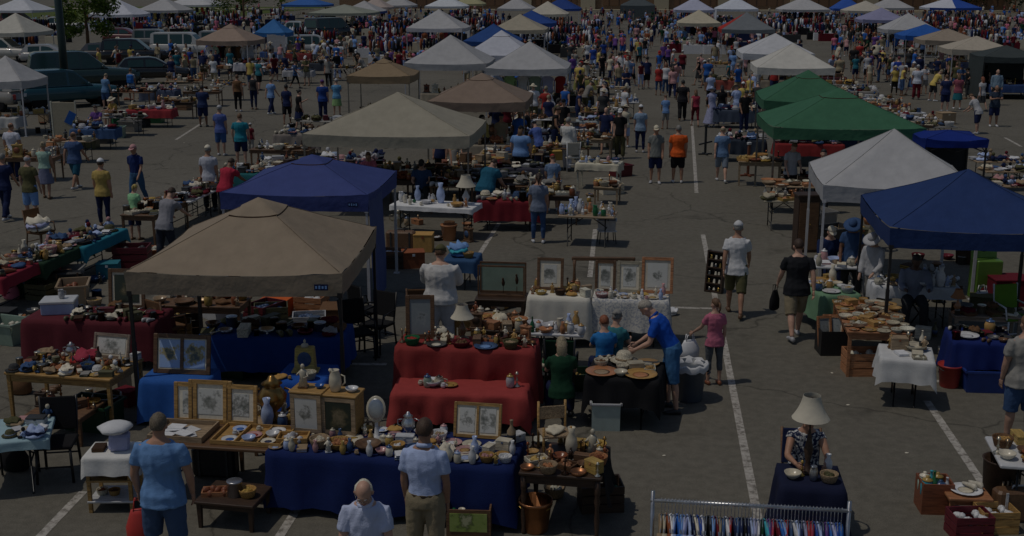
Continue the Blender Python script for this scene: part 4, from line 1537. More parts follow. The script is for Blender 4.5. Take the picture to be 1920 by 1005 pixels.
# ------------------------------------------------------------------ trees
def tree(loc, h, crown_z, rad, label, seed, n=2600, leaf=.16, col=((.045, .085, .014), (.10, .14, .02), (.022, .045, .010))):
    r2 = random.Random(seed)
    t = thing('tree', label, 'tree', loc)
    mb = MB()
    tips = []
    mb.tube([(0, 0, -.05), (.03, .02, h * .25), (-.04, .05, h * .5), (.05, -.03, h * .78)], [.17, .13, .1, .05], 9)
    for i in range(11):
        z = crown_z + (h - crown_z) * (.0 + .8 * r2.random())
        a = r2.random() * 6.28
        ln = rad * r2.uniform(.5, .95)
        e = Vector((math.cos(a) * ln, math.sin(a) * ln, z + ln * r2.uniform(.1, .6)))
        mb.tube([(0, 0, z - .35), (e.x * .45, e.y * .45, z + .1), e], [.06, .035, .012], 6)
        tips.append(e)
    ob('trunk', mb, mat('brown', 'wood'), t)
    clumps = []
    for e in tips:
        clumps.append((e, rad * r2.uniform(.25, .42)))
    for i in range(16):
        a, q = r2.random() * 6.28, rad * math.sqrt(r2.random()) * .8
        z = crown_z + (h - crown_z) * r2.random()
        clumps.append((Vector((q * math.cos(a), q * math.sin(a), z)), rad * r2.uniform(.2, .4)))
    mb = MB()
    for i in range(n):
        c, cr = r2.choice(clumps)
        d = Vector((r2.gauss(0, 1), r2.gauss(0, 1), r2.gauss(0, .8))).normalized() * cr * (r2.random() ** .4)
        p = c + d
        u = Vector((r2.gauss(0, 1), r2.gauss(0, 1), r2.gauss(0, .5))).normalized()
        v = u.cross(Vector((r2.gauss(0, 1), r2.gauss(0, 1), r2.gauss(0, 1)))).normalized()
        s_ = leaf * r2.uniform(.6, 1.3)
        mb.add([p - u * s_ * .6, p + v * s_ * .33, p + u * s_ * .6, p - v * s_ * .33], [(0, 1, 2, 3)], r2.choice((0, 0, 1, 2)))
    ob('crown', mb, [mat(c, 'leaf') for c in col], t)
    return t

# ================================================================== THE SETTING
def structure(name, me, mats):
    o = ob(name, me, mats)
    o['kind'] = 'structure'
    return o


def asphalt():
    m, n, b = nodes('asphalt')
    L = n.links.new
    tc = n.nodes.new('ShaderNodeTexCoord')

    def nz(scale, det=4, rough=.6):
        t = n.nodes.new('ShaderNodeTexNoise')
        t.inputs['Scale'].default_value = scale
        t.inputs['Detail'].default_value = det
        t.inputs['Roughness'].default_value = rough
        L(tc.outputs['Object'], t.inputs[0])
        return t.outputs[0]

    def ramp(x, st):
        r = n.nodes.new('ShaderNodeValToRGB')
        e = r.color_ramp.elements
        e[0].position, e[0].color = st[0][0], st[0][1] + (1,)
        e[1].position, e[1].color = st[-1][0], st[-1][1] + (1,)
        for p, c in st[1:-1]:
            q = e.new(p)
            q.color = c + (1,)
        L(x, r.inputs[0])
        return r.outputs[0]

    def mul(a, c, mode='MULTIPLY', f=1.0):
        x = n.nodes.new('ShaderNodeMix')
        x.data_type = 'RGBA'
        x.blend_type = mode
        x.inputs[0].default_value = f
        L(a, x.inputs[6])
        L(c, x.inputs[7])
        return x.outputs[2]
    base = ramp(nz(.11, 5), [(.3, (.140, .128, .103)), (.5, (.163, .150, .121)), (.7, (.187, .173, .142))])
    grain = ramp(nz(55, 3, .8), [(.30, (.5, .5, .5)), (.46, (.98, .98, .98)), (.60, (1.0, 1.0, 1.0)), (.72, (2.0, 1.95, 1.85))])
    c = mul(base, grain)
    c = mul(c, ramp(nz(7, 4), [(.35, (.86, .86, .86)), (.65, (1.1, 1.1, 1.1))]))
    # oil stains with a shape of their own
    c = mul(c, ramp(nz(.8, 3, .55), [(.27, (.62, .62, .62)), (.33, (.86, .86, .86)), (.42, (1, 1, 1)), (1, (1, 1, 1))]))
    # cracks
    v = n.nodes.new('ShaderNodeTexVoronoi')
    v.feature = 'DISTANCE_TO_EDGE'
    v.inputs['Scale'].default_value = .16
    wv = n.nodes.new('ShaderNodeTexNoise')
    wv.inputs['Scale'].default_value = .9
    wv.inputs['Detail'].default_value = 6
    L(tc.outputs['Object'], wv.inputs[0])
    mxv = n.nodes.new('ShaderNodeMix')
    mxv.data_type = 'RGBA'
    mxv.blend_type = 'ADD'
    mxv.inputs[0].default_value = 1.6
    L(tc.outputs['Object'], mxv.inputs[6])
    L(wv.outputs['Color'], mxv.inputs[7])
    L(mxv.outputs[2], v.inputs['Vector'])
    c = mul(c, ramp(v.outputs['Distance'], [(0, (.5, .5, .5)), (.0022, (.62, .62, .62)), (.0045, (1, 1, 1))]))
    L(c, b.inputs['Base Color'])
    b.inputs['Roughness'].default_value = .9
    b.inputs['Specular IOR Level'].default_value = .25
    bp = n.nodes.new('ShaderNodeBump')
    bp.inputs['Strength'].default_value = .6
    bp.inputs['Distance'].default_value = .008
    L(nz(70, 3, .8), bp.inputs['Height'])
    L(bp.outputs[0], b.inputs['Normal'])
    return m


def line_paint():
    m, n, b = nodes('worn_line_paint')
    L = n.links.new
    tc = n.nodes.new('ShaderNodeTexCoord')
    a = n.nodes.new('ShaderNodeTexNoise')
    a.inputs['Scale'].default_value = 9
    a.inputs['Detail'].default_value = 8
    a.inputs['Roughness'].default_value = .75
    L(tc.outputs['Object'], a.inputs[0])
    r = n.nodes.new('ShaderNodeValToRGB')
    e = r.color_ramp.elements
    e[0].position, e[0].color = .40, (.17, .155, .13, 1)
    e[1].position, e[1].color = .56, (.50, .47, .42, 1)
    q = e.new(.47)
    q.color = (.36, .33, .29, 1)
    L(a.outputs[0], r.inputs[0])
    L(r.outputs[0], b.inputs['Base Color'])
    b.inputs['Roughness'].default_value = .8
    return m


g = MB()
g.add([(-420, -25, 0), (420, -25, 0), (420, 620, 0), (-420, 620, 0)], [(0, 1, 2, 3)], 0, False)
structure('asphalt_ground', g, asphalt())
LP = line_paint()
for (a, b_) in (((1318, 440), (1428, 1008)), ((1297, 225), (1306, 362)), ((1738, 752), (1905, 1000)), ((156, 922), (70, 1012)), ((557, 955), (520, 1012)),
                ((936, 418), (898, 478)), ((1116, 430), (1106, 520)), ((1160, 573), (1338, 579)), ((640, 683), (725, 683)), ((1720, 712), (1800, 718)), ((1884, 258), (1915, 275)),
                ((1248, 120), (1262, 160)), ((380, 230), (330, 262)), ((1560, 440), (1620, 520))):
    p, q = W(*a), W(*b_)
    d = (q - p).normalized()
    nrm = Vector((-d.y, d.x, 0)) * .055
    m = MB()
    K = 24
    vs = []
    for i in range(K + 1):
        c = p.lerp(q, i / K)
        e1, e2 = 1 + .10 * noise.noise(c * 5), 1 + .10 * noise.noise(c * 5 + Vector((9, 9, 9)))
        vs += [(c + nrm * e1) + Vector((0, 0, .004)), (c - nrm * e2) + Vector((0, 0, .004))]
    m.add(vs, [(2 * i, 2 * i + 1, 2 * i + 3, 2 * i + 2) for i in range(K)], 0, False)
    structure('parking_line', m, LP)

# far building wall with pale pilasters, kerb and verge
yw = W(1180, 20).y
BW = thing('brick_building', 'long low brick building with pale pilasters at the far end of the lot', 'building', (0, yw + 4, 0))


def brick():
    m, n, b = nodes('brick_wall')
    tc = n.nodes.new('ShaderNodeTexCoord')
    mp = n.nodes.new('ShaderNodeMapping')
    mp.inputs['Rotation'].default_value = (R(90), 0, 0)
    n.links.new(tc.outputs['Object'], mp.inputs[0])
    t = n.nodes.new('ShaderNodeTexBrick')
    t.inputs['Color1'].default_value = (.20, .115, .060, 1)
    t.inputs['Color2'].default_value = (.15, .085, .045, 1)
    t.inputs['Mortar'].default_value = (.26, .21, .16, 1)
    t.inputs['Scale'].default_value = 1.4
    n.links.new(mp.outputs[0], t.inputs[0])
    n.links.new(t.outputs[0], b.inputs['Base Color'])
    b.inputs['Roughness'].default_value = .9
    return m


m = MB()
m.box((15, 3, 3.5), (150, 6, 7))
ob('wall', m, brick(), BW)
m = MB()
m.box((15, 3, 7.2), (151, 7, .4))
ob('roof', m, mat('grey', 'paper'), BW)
for x in (-50, -36, -22, -9.2, 5.4, 18, 32, 46, 60, 74):
    m = MB()
    m.box((x, -.25, 3.4), (2.9, .5, 6.8))
    ob('pilaster', m, mat('beige', 'paper'), BW)
for x in (-43, -29, -15.6, -2, 12, 25, 39, 53, 67):
    m = MB()
    m.box((x, -.06, 3.0), (8.2, .12, 4.2))
    w_ = ob('panel', m, mat('brown', 'wood'), BW)
    m = MB()
    for k in (-3, -1, 1, 3):
        m.box((x + k, -.15, 3.0), (.12, .06, 4.2))
    ob('panel_rib', m, mat('dark_brown', 'wood'), w_)
m = MB()
m.box((0, yw + 1.5, .08), (260, 5, .16))
structure('far_pavement', m, mat('beige', 'paper'))
m = MB()
m.add([(30, yw - 8, .03), (200, yw - 8, .03), (200, yw + 120, 1.5), (95, yw + 120, 1.5), (92, yw - 1.2, .03), (30, yw - 1.2, .03)], [(0, 1, 2, 3, 4, 5)], 0, False)
structure('verge', m, mat('khaki', 'cloth'))
m = MB()
m.add([(-240, 118, .03), (-66, 150, .03), (-66, 260, .03), (-240, 260, .03)], [(0, 1, 2, 3)], 0, False)
structure('grass_verge', m, mat((.10, .13, .03), 'cloth'))

# lamp post
lp = thing('lamp_post', 'tall dark green lamp post rising beside the parked teal car', 'lamp post', W(126, 193))
m = MB()
m.lathe([(.34, 0), (.36, .06), (.34, .28), (.16, .36), (.14, .5), (.002, .5)], 20)
ob('base', m, mat('charcoal', 'plastic'), lp)
m = MB()
m.lathe([(.20, .45), (.19, 3), (.17, 8.5), (.002, 8.5)], 18)
ob('pole', m, mat((.012, .03, .028), 'plastic'), lp)
m = MB()
m.tube([(0, 0, 8.3), (.5, 0, 8.7), (1.1, 0, 8.75)], .05, 8)
ob('arm', m, mat('charcoal', 'plastic'), lp)
m = MB()
m.box((1.4, 0, 8.72), (.7, .32, .16), 0, None, .04)
ob('lamp_head', m, mat('charcoal', 'plastic'), lp)

q = W(166, 98)
tree((q.x, q.y, 0), 7.5, 1.7, 2.4, 'young leafy tree with a thin leaning trunk between white canopies', 3, 8000, .22, ((.12, .20, .025), (.22, .30, .05), (.05, .10, .015)))
q = W(458, 48)
tree((q.x, q.y, 0), 9, 2.0, 4.2, 'bright green tree standing beyond the tan and blue canopies', 5, 4200, .30, ((.09, .16, .02), (.17, .23, .04), (.045, .09, .012)))
for i, (x, y, rr, lb) in enumerate(((1835, 10, 6, 'dark broad evergreen beside the end of the brick building'), (1885, 9, 6.5, 'darkest evergreen at the far corner of the lot'), (1935, 12, 6, 'evergreen cut by the picture edge behind the far crowd'),
                                    (420, 8, 5, 'light green tree far behind the white canopies'), (500, 6, 6, 'wide green tree on the far grass verge'))):
    q = W(x, y + 14)
    tree((q.x, q.y + 10, 0), 11, 1.6, rr, lb, 20 + i, 1500, .5, ((.016, .036, .014), (.03, .05, .018), (.008, .02, .008)) if x > 1000 else ((.07, .12, .02), (.12, .17, .03), (.03, .06, .012)))

# ================================================================== CANOPIES (pixels of the near lower valance corners and the peak)
canopy('big brown canopy', (238, 549), (641, 553), (487, 372), (.37, .295, .215), 'large tan brown canopy with black legs and a top vent above framed pictures', 'black', True, 1.04, logo=True)
canopy('royal blue canopy', (415, 390), (690, 395), (576, 291), (.065, .090, .275), 'royal blue canopy with a blue side curtain, behind the big brown one', 'white', True, 1.0, walls=[('right', (-1, -.1), (.10, .13, .30))], logo=True)
canopy('big beige canopy', (568, 271), (884, 275), (742, 172), (.44, .405, .32), 'very wide pale beige canopy over the white folding table', 'steel', False, .8)
canopy('taupe canopy', (800, 206), (986, 208), (900, 137), (.30, .225, .175), 'taupe canopy with a vent, behind the wide pale beige one', 'steel', True)
canopy('small brown canopy', (651, 155), (770, 156), (722, 110), (.34, .25, .155), 'small brown canopy left of the pair of white peaks', 'steel', True)
canopy('left white peak', (758, 129), (912, 132), (843, 65), (.52, .52, .53), 'white canopy, left one of the pair of white peaks', 'white')
canopy('rear white canopy', (868, 112), (1000, 114), (920, 57), (.66, .68, .76), 'white vented canopy half hidden behind the pair of white peaks', 'white', True)
canopy('right white peak', (910, 139), (1064, 142), (993, 77), (.52, .52, .53), 'white canopy, right one of the pair of white peaks, beside the aisle', 'white')
canopy('red trimmed canopy', (762, 59), (868, 60), (825, 17), (.52, .52, .53), 'white canopy with red inside its near valance', 'white', vcol=(.72, .70, .74))
canopy('blue rear canopy', (868, 84), (972, 88), (925, 44), (.03, .09, .30), 'blue canopy behind the vented white one', 'white')
canopy('beige aisle canopy', (920, 59), (1022, 66), (975, 26), (.50, .45, .35), 'beige canopy beside the aisle, in front of a blue one', 'white')
canopy('blue aisle canopy', (948, 47), (1040, 52), (992, 19), (.03, .085, .33), 'blue canopy just behind the beige one beside the aisle', 'white')
canopy('cream far canopy', (985, 29), (1062, 33), (1024, 2), (.6, .56, .47), 'cream canopy far up the aisle, left of the dark grey one', 'white', lod=0)
canopy('white far canopy', (932, 19), (999, 21), (965, -6), (.52, .52, .53), 'white canopy far up the aisle beside the cream one', 'white', lod=0)
canopy('far blue canopy', (1015, 19), (1086, 22), (1048, -6), (.03, .075, .30), 'blue canopy cut by the top edge, left of the brick pilaster', 'white', lod=0)
canopy('white wall canopy', (796, 15), (872, 16), (838, -8), (.68, .72, .76), 'white canopy before the brick building, beside a yellow one', 'white', lod=0)
canopy('pale yellow canopy', (850, 10), (906, 11), (876, -10), (.5, .48, .28), 'pale yellow canopy before the brick building', 'white', lod=0)
canopy('corner white canopy', (-22, 23), (66, 24), (48, -6), (.66, .68, .73), 'white canopy in the top left corner of the picture', 'white')
canopy('cream left canopy', (-38, 66), (49, 71), (27, 24), (.62, .60, .53), 'cream canopy beside the lamp post', 'white', depth=1.4)
canopy('low white canopy', (-62, 163), (45, 168), (8, 104), (.52, .52, .53), 'white canopy at the left edge beside the teal car', 'white')
canopy('tree white canopy', (166, 33), (252, 31), (200, -1), (.68, .70, .78), 'white canopy behind the young leafy tree', 'white')
canopy('white clothes canopy', (256, 25), (337, 22), (266, -4), (.52, .52, .53), 'white canopy with clothes for sale, right of the young tree', 'white')
canopy('long white canopy', (306, 12), (398, 13), (352, -10), (.66, .66, .68), 'long white canopy at the top edge above the tan one', 'white', lod=0)
canopy('tan left canopy', (368, 83), (468, 86), (436, 45), (.40, .30, .24), 'tan canopy with hanging clothes, before a bright blue one', 'white', True)
canopy('bright blue canopy', (478, 67), (536, 70), (508, 35), (.05, .20, .50), 'bright blue canopy behind the tan one', 'white', walls=[('near', (-.2, 1), 'light_grey')])
canopy('top blue canopy', (528, 12), (607, 13), (570, -6), (.05, .16, .48), 'blue canopy at the top edge beside the far green tree', 'white', lod=0)
canopy('grey green canopy', (577, 31), (690, 27), (655, 8), (.34, .36, .30), 'grey green canopy over a dark trailer', 'steel')
canopy('white blue canopy', (640, 24), (712, 27), (680, 1), (.52, .52, .53), 'white canopy with blue trim beside the grey green one', 'white', vcol=(.05, .10, .35))
canopy('pinkish canopy', (672, 16), (728, 19), (690, -6), (.55, .46, .42), 'pinkish canopy behind the white one with blue trim', 'white', lod=0)
canopy('blue white canopy', (712, 13), (773, 14), (742, -8), (.52, .52, .53), 'blue and white canopy at the top edge, left of the brick building', 'white', lod=0, col2=(.04, .10, .38), two='left')
canopy('dark grey canopy', (1163, 14), (1228, 14), (1195, -8), (.10, .12, .13), 'dark grey canopy with dark curtains against the far wall', 'black', lod=0, walls=[('near',), ('left',), ('right',)])
canopy('lavender far canopy', (1266, 23), (1340, 23), (1305, -5), (.5, .52, .66), 'pale lavender canopy before the far wall', 'white', lod=0)
canopy('white sided canopy', (1344, 21), (1421, 21), (1384, -6), (.68, .72, .80), 'white canopy with a pale side curtain before the far wall', 'white', lod=0, walls=[('left',)])
canopy('cream middle canopy', (1272, 49), (1351, 49), (1312, 18), (.62, .56, .42), 'cream canopy with small goods, left of the red and grey one', 'white')
canopy('red and grey canopy', (1353, 62), (1452, 62), (1393, 22), (.22, .24, .26), 'canopy with one red side and a grey near side', 'white', col2=(.52, .045, .03), two='left', walls=[('right', (-.4, 1), (.16, .18, .22))])
canopy('rear white pair', (1393, 110), (1525, 112), (1448, 62), (.70, .71, .74), 'white canopy, rear one of a pair overlapping above the green ones', 'white')
canopy('front white pair', (1420, 139), (1563, 139), (1483, 81), (.70, .68, .62), 'off white canopy, front one of a pair overlapping above the green ones', 'white')
canopy('rear green canopy', (1432, 206), (1612, 205), (1520, 132), (.062, .185, .105), 'green canopy with a vent, half hidden by the other green one', 'steel', True)
canopy('front green canopy', (1450, 263), (1730, 256), (1572, 166), (.062, .185, .105), 'large green canopy in front of the other green one', 'steel', True, .85)
canopy('big white canopy', (1543, 376), (1842, 384), (1674, 241), (.53, .53, .54), 'large white canopy between the green and navy ones', 'white', rise=None)
canopy('navy canopy', (1668, 462), (2030, 472), (1812, 317), (.026, .055, .175), 'large navy canopy at the right edge over antique stalls', 'black')
canopy('low blue tent', (1736, 277), (1850, 272), (1772, 236), (.012, .035, .25), 'low bright blue tent with a flat top beside the large white canopy', 'black', rise=.14, depth=1.0, vh=.2, walls=[('left',), ('far', (-1, 1), 'charcoal')])
canopy('white legged canopy', (1665, 63), (1757, 62), (1705, 24), (.52, .52, .53), 'white canopy with tall white legs, left of a blue one', 'white')
canopy('blue right canopy', (1698, 77), (1790, 73), (1757, 45), (.03, .13, .48), 'blue canopy squeezed between the white legged and tan ones', 'white')
canopy('tan right canopy', (1735, 86), (1836, 82), (1786, 53), (.40, .33, .26), 'tan canopy between the blue and the beige ones on the right', 'white')
canopy('beige right canopy', (1785, 104), (1897, 101), (1829, 67), (.54, .48, .39), 'beige canopy beside the dark grey walled tent', 'white')
canopy('dark walled tent', (1845, 117), (1950, 117), (1885, 93), (.07, .085, .085), 'dark grey tent with closed side walls and an open dark front', 'black', rise=.5, walls=[('left',), ('right',), ('far',)])
canopy('blue halved canopy', (1743, 19), (1838, 18), (1795, -6), (.68, .70, .78), 'canopy half white and half blue near the top right', 'white', lod=0, col2=(.03, .09, .40), two='right')
canopy('lavender slope canopy', (1618, 41), (1700, 44), (1664, 14), (.34, .34, .52), 'lavender blue canopy behind the white legged one', 'white', lod=0)
canopy('far white right canopy', (1640, 18), (1712, 19), (1678, -7), (.52, .52, .53), 'white canopy behind the lavender blue one', 'white', lod=0)
canopy('cream far right canopy', (1590, 24), (1668, 25), (1626, 1), (.56, .52, .44), 'cream canopy left of the lavender blue one', 'white', lod=0)
canopy('blue strip canopy', (1563, 20), (1618, 20), (1596, -7), (.04, .12, .48), 'narrow blue canopy behind the cream one', 'white', lod=0)
canopy('white dark stall canopy', (1467, 22), (1556, 22), (1511, -6), (.52, .52, .53), 'white canopy over dark clothes before the far wall', 'white', lod=0)

# litter
for (x, y) in ((1245, 855), (1560, 700), (1700, 850), (345, 268), (1590, 760)):
    q = W(x, y)
    m = MB()
    m.rings([[(r_ * (1 + .4 * noise.noise(Vector((k * 1.3, x, z)))) * math.cos(k * .785), r_ * .7 * math.sin(k * .785), z) for k in range(8)] for r_, z in ((.03, .002), (.045, .012), (.02, .02))], 0, False)
    o = ob('paper_scrap', m, mat('ivory', 'paper'), None, (q.x, q.y, .001), x, .65)
    tag(o, 'small crumpled scrap of paper lying on the open asphalt', 'litter', 'paper scraps on the asphalt')
# ================================================================== CARS
car('hatch', (208, 118), 0, 10, (.10, .10, .11), 'dark grey car under the young leafy tree', 'parked_car', 'car')
car('suv', (300, 92), 0, 8, (.20, .21, .22), 'slate grey four by four beyond the white van', 'parked_car', 'car', scale=.95)
car('van', (428, 100), 0, 6, (.30, .30, .30), 'grey van half hidden under the tan canopy', 'parked_van', 'van', scale=.9)
car('hatch', (238, 82), 0, 5, (.14, .03, .03), 'dark red car right of the young leafy tree', 'parked_car', 'car')
car('hatch', (-6, 205), 0, 160, (.32, .30, .27), 'beige car under the low white canopy', 'parked_car', 'car')
car('suv', (158, 170), 0, 32, (.022, .05, .05), 'dark green four by four beside the lamp post', 'parked_car', 'car', scale=1.2)
car('suv', (126, 200), 0, 46, (.016, .08, .105), 'teal four by four with red tail lights beside the low white canopy', 'parked_car', 'car', scale=1.0)
car('hatch', (290, 156), 0, 24, (.02, .022, .024), 'low charcoal car behind the shoppers with blue backpacks', 'parked_car', 'car', scale=1.05)
car('suv', (256, 120), 0, 15, (.014, .014, .016), 'black four by four behind the low charcoal car', 'parked_car', 'car')
car('van', (345, 108), 0, 4, (.58, .58, .56), 'white van behind the tan canopy', 'parked_van', 'van', scale=.95)
car('suv', (10, 116), 0, 5, (.55, .53, .48), 'cream four by four behind the cream canopy', 'parked_car', 'car')
car('hatch', (98, 122), 0, 6, (.45, .45, .45), 'silver car beyond the lamp post', 'parked_car', 'car')
car('pickup', (112, 62), 0, 185, (.66, .66, .68), 'white pickup under the young leafy tree', 'parked_pickup', 'pickup')
car('suv', (40, 50), 0, 5, (.16, .02, .025), 'maroon four by four under the corner white canopy', 'parked_car', 'car')
car('pickup', (556, 74), 0, 190, (.62, .64, .62), 'white pickup beside the bright blue canopy', 'parked_pickup', 'pickup')
car('van', (620, 76), 0, 60, (.02, .022, .022), 'dark trailer van under the grey green canopy', 'parked_van', 'van', scale=1.1)
car('van', (582, 104), 0, 12, (.5, .5, .5), 'silver van right of the bright blue canopy', 'parked_van', 'van', scale=.8)

# ================================================================== NEAR STALLS
# --- the navy table at the front
table('navy', (500, 846), (958, 878), .92, .76, 'folding', 'light_grey', 'long folding table hidden under the navy cloth in front')
cloth('navy', (.012, .026, .125), 'navy cloth over the long front table, hanging almost to the ground', (.66, .60, .5, .62), 3)
WN = 'on the navy cloth in front'
for u, w_, h_, k_, sd_, lb in ((-.80, .40, .50, 'sketch', 4, 'pale wooden cabinet with a drawing on its front'), (-.52, .44, .48, 'dark', 8, 'pale wooden cabinet with a dark painting on its front')):
    L_ = on('navy', u, .62)
    t = thing('small_cabinet', lb, 'cabinet', L_, TABLES['navy']['ang'] - .05)
    m = MB()
    m.box((0, .0, h_ / 2), (w_, .30, h_), 0, None, .006)
    m.box((0, 0, h_ + .012), (w_ * 1.06, .34, .024), 0, None, .006)
    ob('case', m, mat('honey', 'wood'), t)
    m = MB()
    for sx in (-1, 1):
        m.box((sx * (w_ / 2 - .03), -.157, h_ / 2), (.05, .02, h_ - .02))
    for z in (.035, h_ - .035):
        m.box((0, -.157, z), (w_ - .11, .018, .05))
    ob('frame', m, mat('tan', 'wood'), t)
    m = MB()
    m.box((0, 0, 0), (w_ - .12, .01, h_ - .12))
    ob('picture', m, picture_mat(k_, sd_), t, (0, -.158, h_ / 2))
    take('navy', u, .62, .26)
    good('figurine' if u < -.7 else 'pitcher', 'cream', L_ + Vector((-.08, 0, h_ + .025)), 0, 1.2, '', 'cream %s on the cabinet with the %s' % (('figurine', 'drawing') if u < -.7 else ('pitcher', 'dark painting')))
    good('bowl', 'blue' if u < -.7 else 'white', L_ + Vector((.12, 0, h_ + .025)), 0, .55, '', '%s bowl on the cabinet with the %s' % (('blue', 'drawing') if u < -.7 else ('white', 'dark painting')))
tb = picture(on('navy', .62, .72), .58, .42, 'honey', 'sketch', 'double framed picture standing at the back of the navy table', TABLES['navy']['ang'], 14, 12, .03, .035, splits=2)
take('navy', .5, .8, .2), take('navy', .72, .8, .2)
good('tray', 'honey', on('navy', -.86, -.25), .1, 1.15, '', 'deep honey wood tray of small things at the left end of the navy table', 'light_grey', 1)
take('navy', -.86, -.25, .24)
good('basket', 'tan', on('navy', -.60, -.55), 0, .95, '', 'tan wicker basket with a handle near the left of the navy table', 'cream', 1)
good('basket', 'honey', on('navy', -.44, -.5), 0, .95, '', 'honey wicker basket beside the tan one on the navy table', 'copper', 2)
good('wooden_bowl', 'brown', on('navy', -.2, -.5), 0, 1.35, '', 'wide brown wooden bowl of silver trinkets on the navy table', 'silver', 0)
for u in (-.6, -.44, -.2):
    take('navy', u, -.5, .17)
m = MB()
m.lathe([(.11, 0), (.11, .015), (.03, .03), (.018, .2), (.03, .22), (.002, .24)], 14)
mr = thing('table_mirror', 'small oval mirror on a stand beside the dark painting on the navy table', 'mirror', on('navy', -.2, .3))
ob('stand', m, mat('white', 'ceramic'), mr)
m = MB()
m.ell((0, 0, .36), (.12, .02, .16), Matrix.Rotation(-.2, 3, 'X'), 18)
ob('oval_frame', m, mat('cream', 'ceramic'), mr)
m = MB()
m.ell((0, -.012, .36), (.095, .014, .13), Matrix.Rotation(-.2, 3, 'X'), 18)
ob('mirror_glass', m, mat('silver', 'metal'), mr)
take('navy', -.2, .3, .15)
# cake-stand like white box with a spire-shaped china piece
good('jewellery_case', 'white', on('navy', .06, .1), 0, 1.0, '', 'white case with pale dishes around it in the middle of the navy table', 'silver', 1)
good('urn', 'white', on('navy', .05, .55), 0, .85, '', 'tall white lidded urn behind the white case on the navy table', 'ivory', 0)
take('navy', .06, .1, .18), take('navy', .05, .55, .12)
good('bottle', 'tan', on('navy', .93, .35), 0, 1.35, '', 'tall tan bottle with black and white neck on the navy table', 'black', 2)
take('navy', .93, .35, .08)
scatter('navy', 110, 'china', WN, -.95, .97, -.94, .94, .66)

# --- the picture table left of it
table('picture', (262, 830), (530, 846), .80, .76, 'folding', 'brown', 'folding table with a brown top and black legs, in front of three framed pictures')
WP = 'on the brown topped picture table'
t = thing('display_tray', 'open wooden tray lined with white papers on the picture table', 'tray', on('picture', -.55, -.1), TABLES['picture']['ang'])
m = MB()
for sx, sy in ((0, -1), (0, 1), (-1, 0), (1, 0)):
    m.box((sx * .33, sy * .27, .035), (.68 if sx == 0 else .02, .02 if sx == 0 else .52, .07))
m.box((0, 0, .006), (.66, .54, .012))
ob('tray', m, mat('tan', 'wood'), t)
for i in range(7):
    m = MB()
    m.box((0, 0, 0), (.2, .15, .006), 0, rz(rnd.uniform(-.6, .6)))
    ob('paper', m, mat('white', 'paper'), t, (rnd.uniform(-.2, .2), rnd.uniform(-.17, .17), .017 + .007 * i))
take('picture', -.75, 0, .3), take('picture', -.35, 0, .3)
t = thing('divided_tray', 'low divided tray of china plates at the right half of the picture table', 'tray', on('picture', .45, -.1), TABLES['picture']['ang'])
m = MB()
m.box((0, 0, .006), (.86, .56, .012))
for x in (-.43, -.14, .14, .43):
    m.box((x, 0, .03), (.016, .56, .05))
for y in (-.28, .28):
    m.box((0, y, .03), (.876, .016, .05))
ob('tray', m, mat('honey', 'wood'), t)
T = TABLES['picture']
n0 = T['z']
for i in range(9):
    q = on('picture', .18 + .27 * (i % 3), -.5 + .42 * (i // 3), .013)
    good(('plate', 'bowl', 'plate', 'cup')[i % 4], ('white', 'pale_blue', 'ivory', 'white', 'rose')[i % 5], q, 0, .8, 'in the divided tray', None, ('blue', 'red', 'navy')[i % 3], i % 4)
for u, w_, h_, sd_, nm in ((-.70, .30, .50, 21, 'narrow'), (-.34, .56, .54, 22, 'wide'), (.10, .44, .50, 23, 'square')):
    picture(on('picture', u, .80), w_, h_, 'honey', 'sketch', '%s honey framed drawing in the row behind the picture table' % nm, T['ang'], 8, sd_, .06, .05)

# glazed jumble between picture table and cabinets: flower lamp, vases
L_ = W(497, 838, .76)
table('jumble', (440, 800), (545, 806), .6, .62, 'wood', 'brown', 'small brown table crowded with vases behind the picture table')
good('urn', 'honey', on('jumble', .1, 0), 0, 1.9, '', 'tall honey coloured urn with a lid, largest piece behind the picture table', 'gold', 2)
good('vase', 'pale_blue', on('jumble', .1, -.7), 0, 1.5, '', 'clear pale blue vase in front of the tall honey urn', None, 1)
take('jumble', .1, 0, .2), take('jumble', .1, -.7, .13)
scatter('jumble', 9, 'china', 'behind the picture table', scale=.9)
pl = thing('potted_plant', 'green leafy plant in a pot between the tall urn and the cabinets', 'plant', W(534, 830, .3))
pl.location.z = 0
m = MB()
m.lathe([(.1, 0), (.14, .26), (.15, .26), (.13, .22), (.002, .22)], 14)
ob('pot', m, mat('rust', 'ceramic'), pl)
m = MB()
for i in range(60):
    a, l_ = rnd.random() * 6.28, rnd.uniform(.2, .5)
    d = Vector((math.cos(a) * rnd.uniform(.2, .7), math.sin(a) * rnd.uniform(.2, .7), 1)).normalized()
    s_ = Vector((-d.y, d.x, 0)).normalized() * .025
    p = Vector((0, 0, .22))
    m.add([p, p + d * l_ * .6 + s_, p + d * l_ + Vector((d.x, d.y, -.1)) * .2, p + d * l_ * .6 - s_], [(0, 1, 2, 3)])
ob('foliage', m, mat((.05, .12, .02), 'cloth'), pl)

# --- the low dark bench beneath the picture table
table('bench', (362, 940), (474, 950), .6, .34, 'bench', 'dark_brown', 'low dark bench under the right of the picture table')
good('tray', 'copper', on('bench', -.55, -.2), .2, .9, '', 'copper coloured tray on the low dark bench', 'rust', 0)
good('basket', 'honey', on('bench', .55, -.2), 0, .8, '', 'honey wicker basket of trinkets on the low dark bench', 'gold', 1)
good('tin', 'light_grey', on('bench', .12, -.2), 0, 1.2, '', 'pale tin on the low dark bench', None, 1)
good('suitcase', 'black', W(398, 900, .0) + Vector((0, .15, .0)), 0, 1.0, '', 'black case standing behind the low dark bench', 'charcoal', 0)
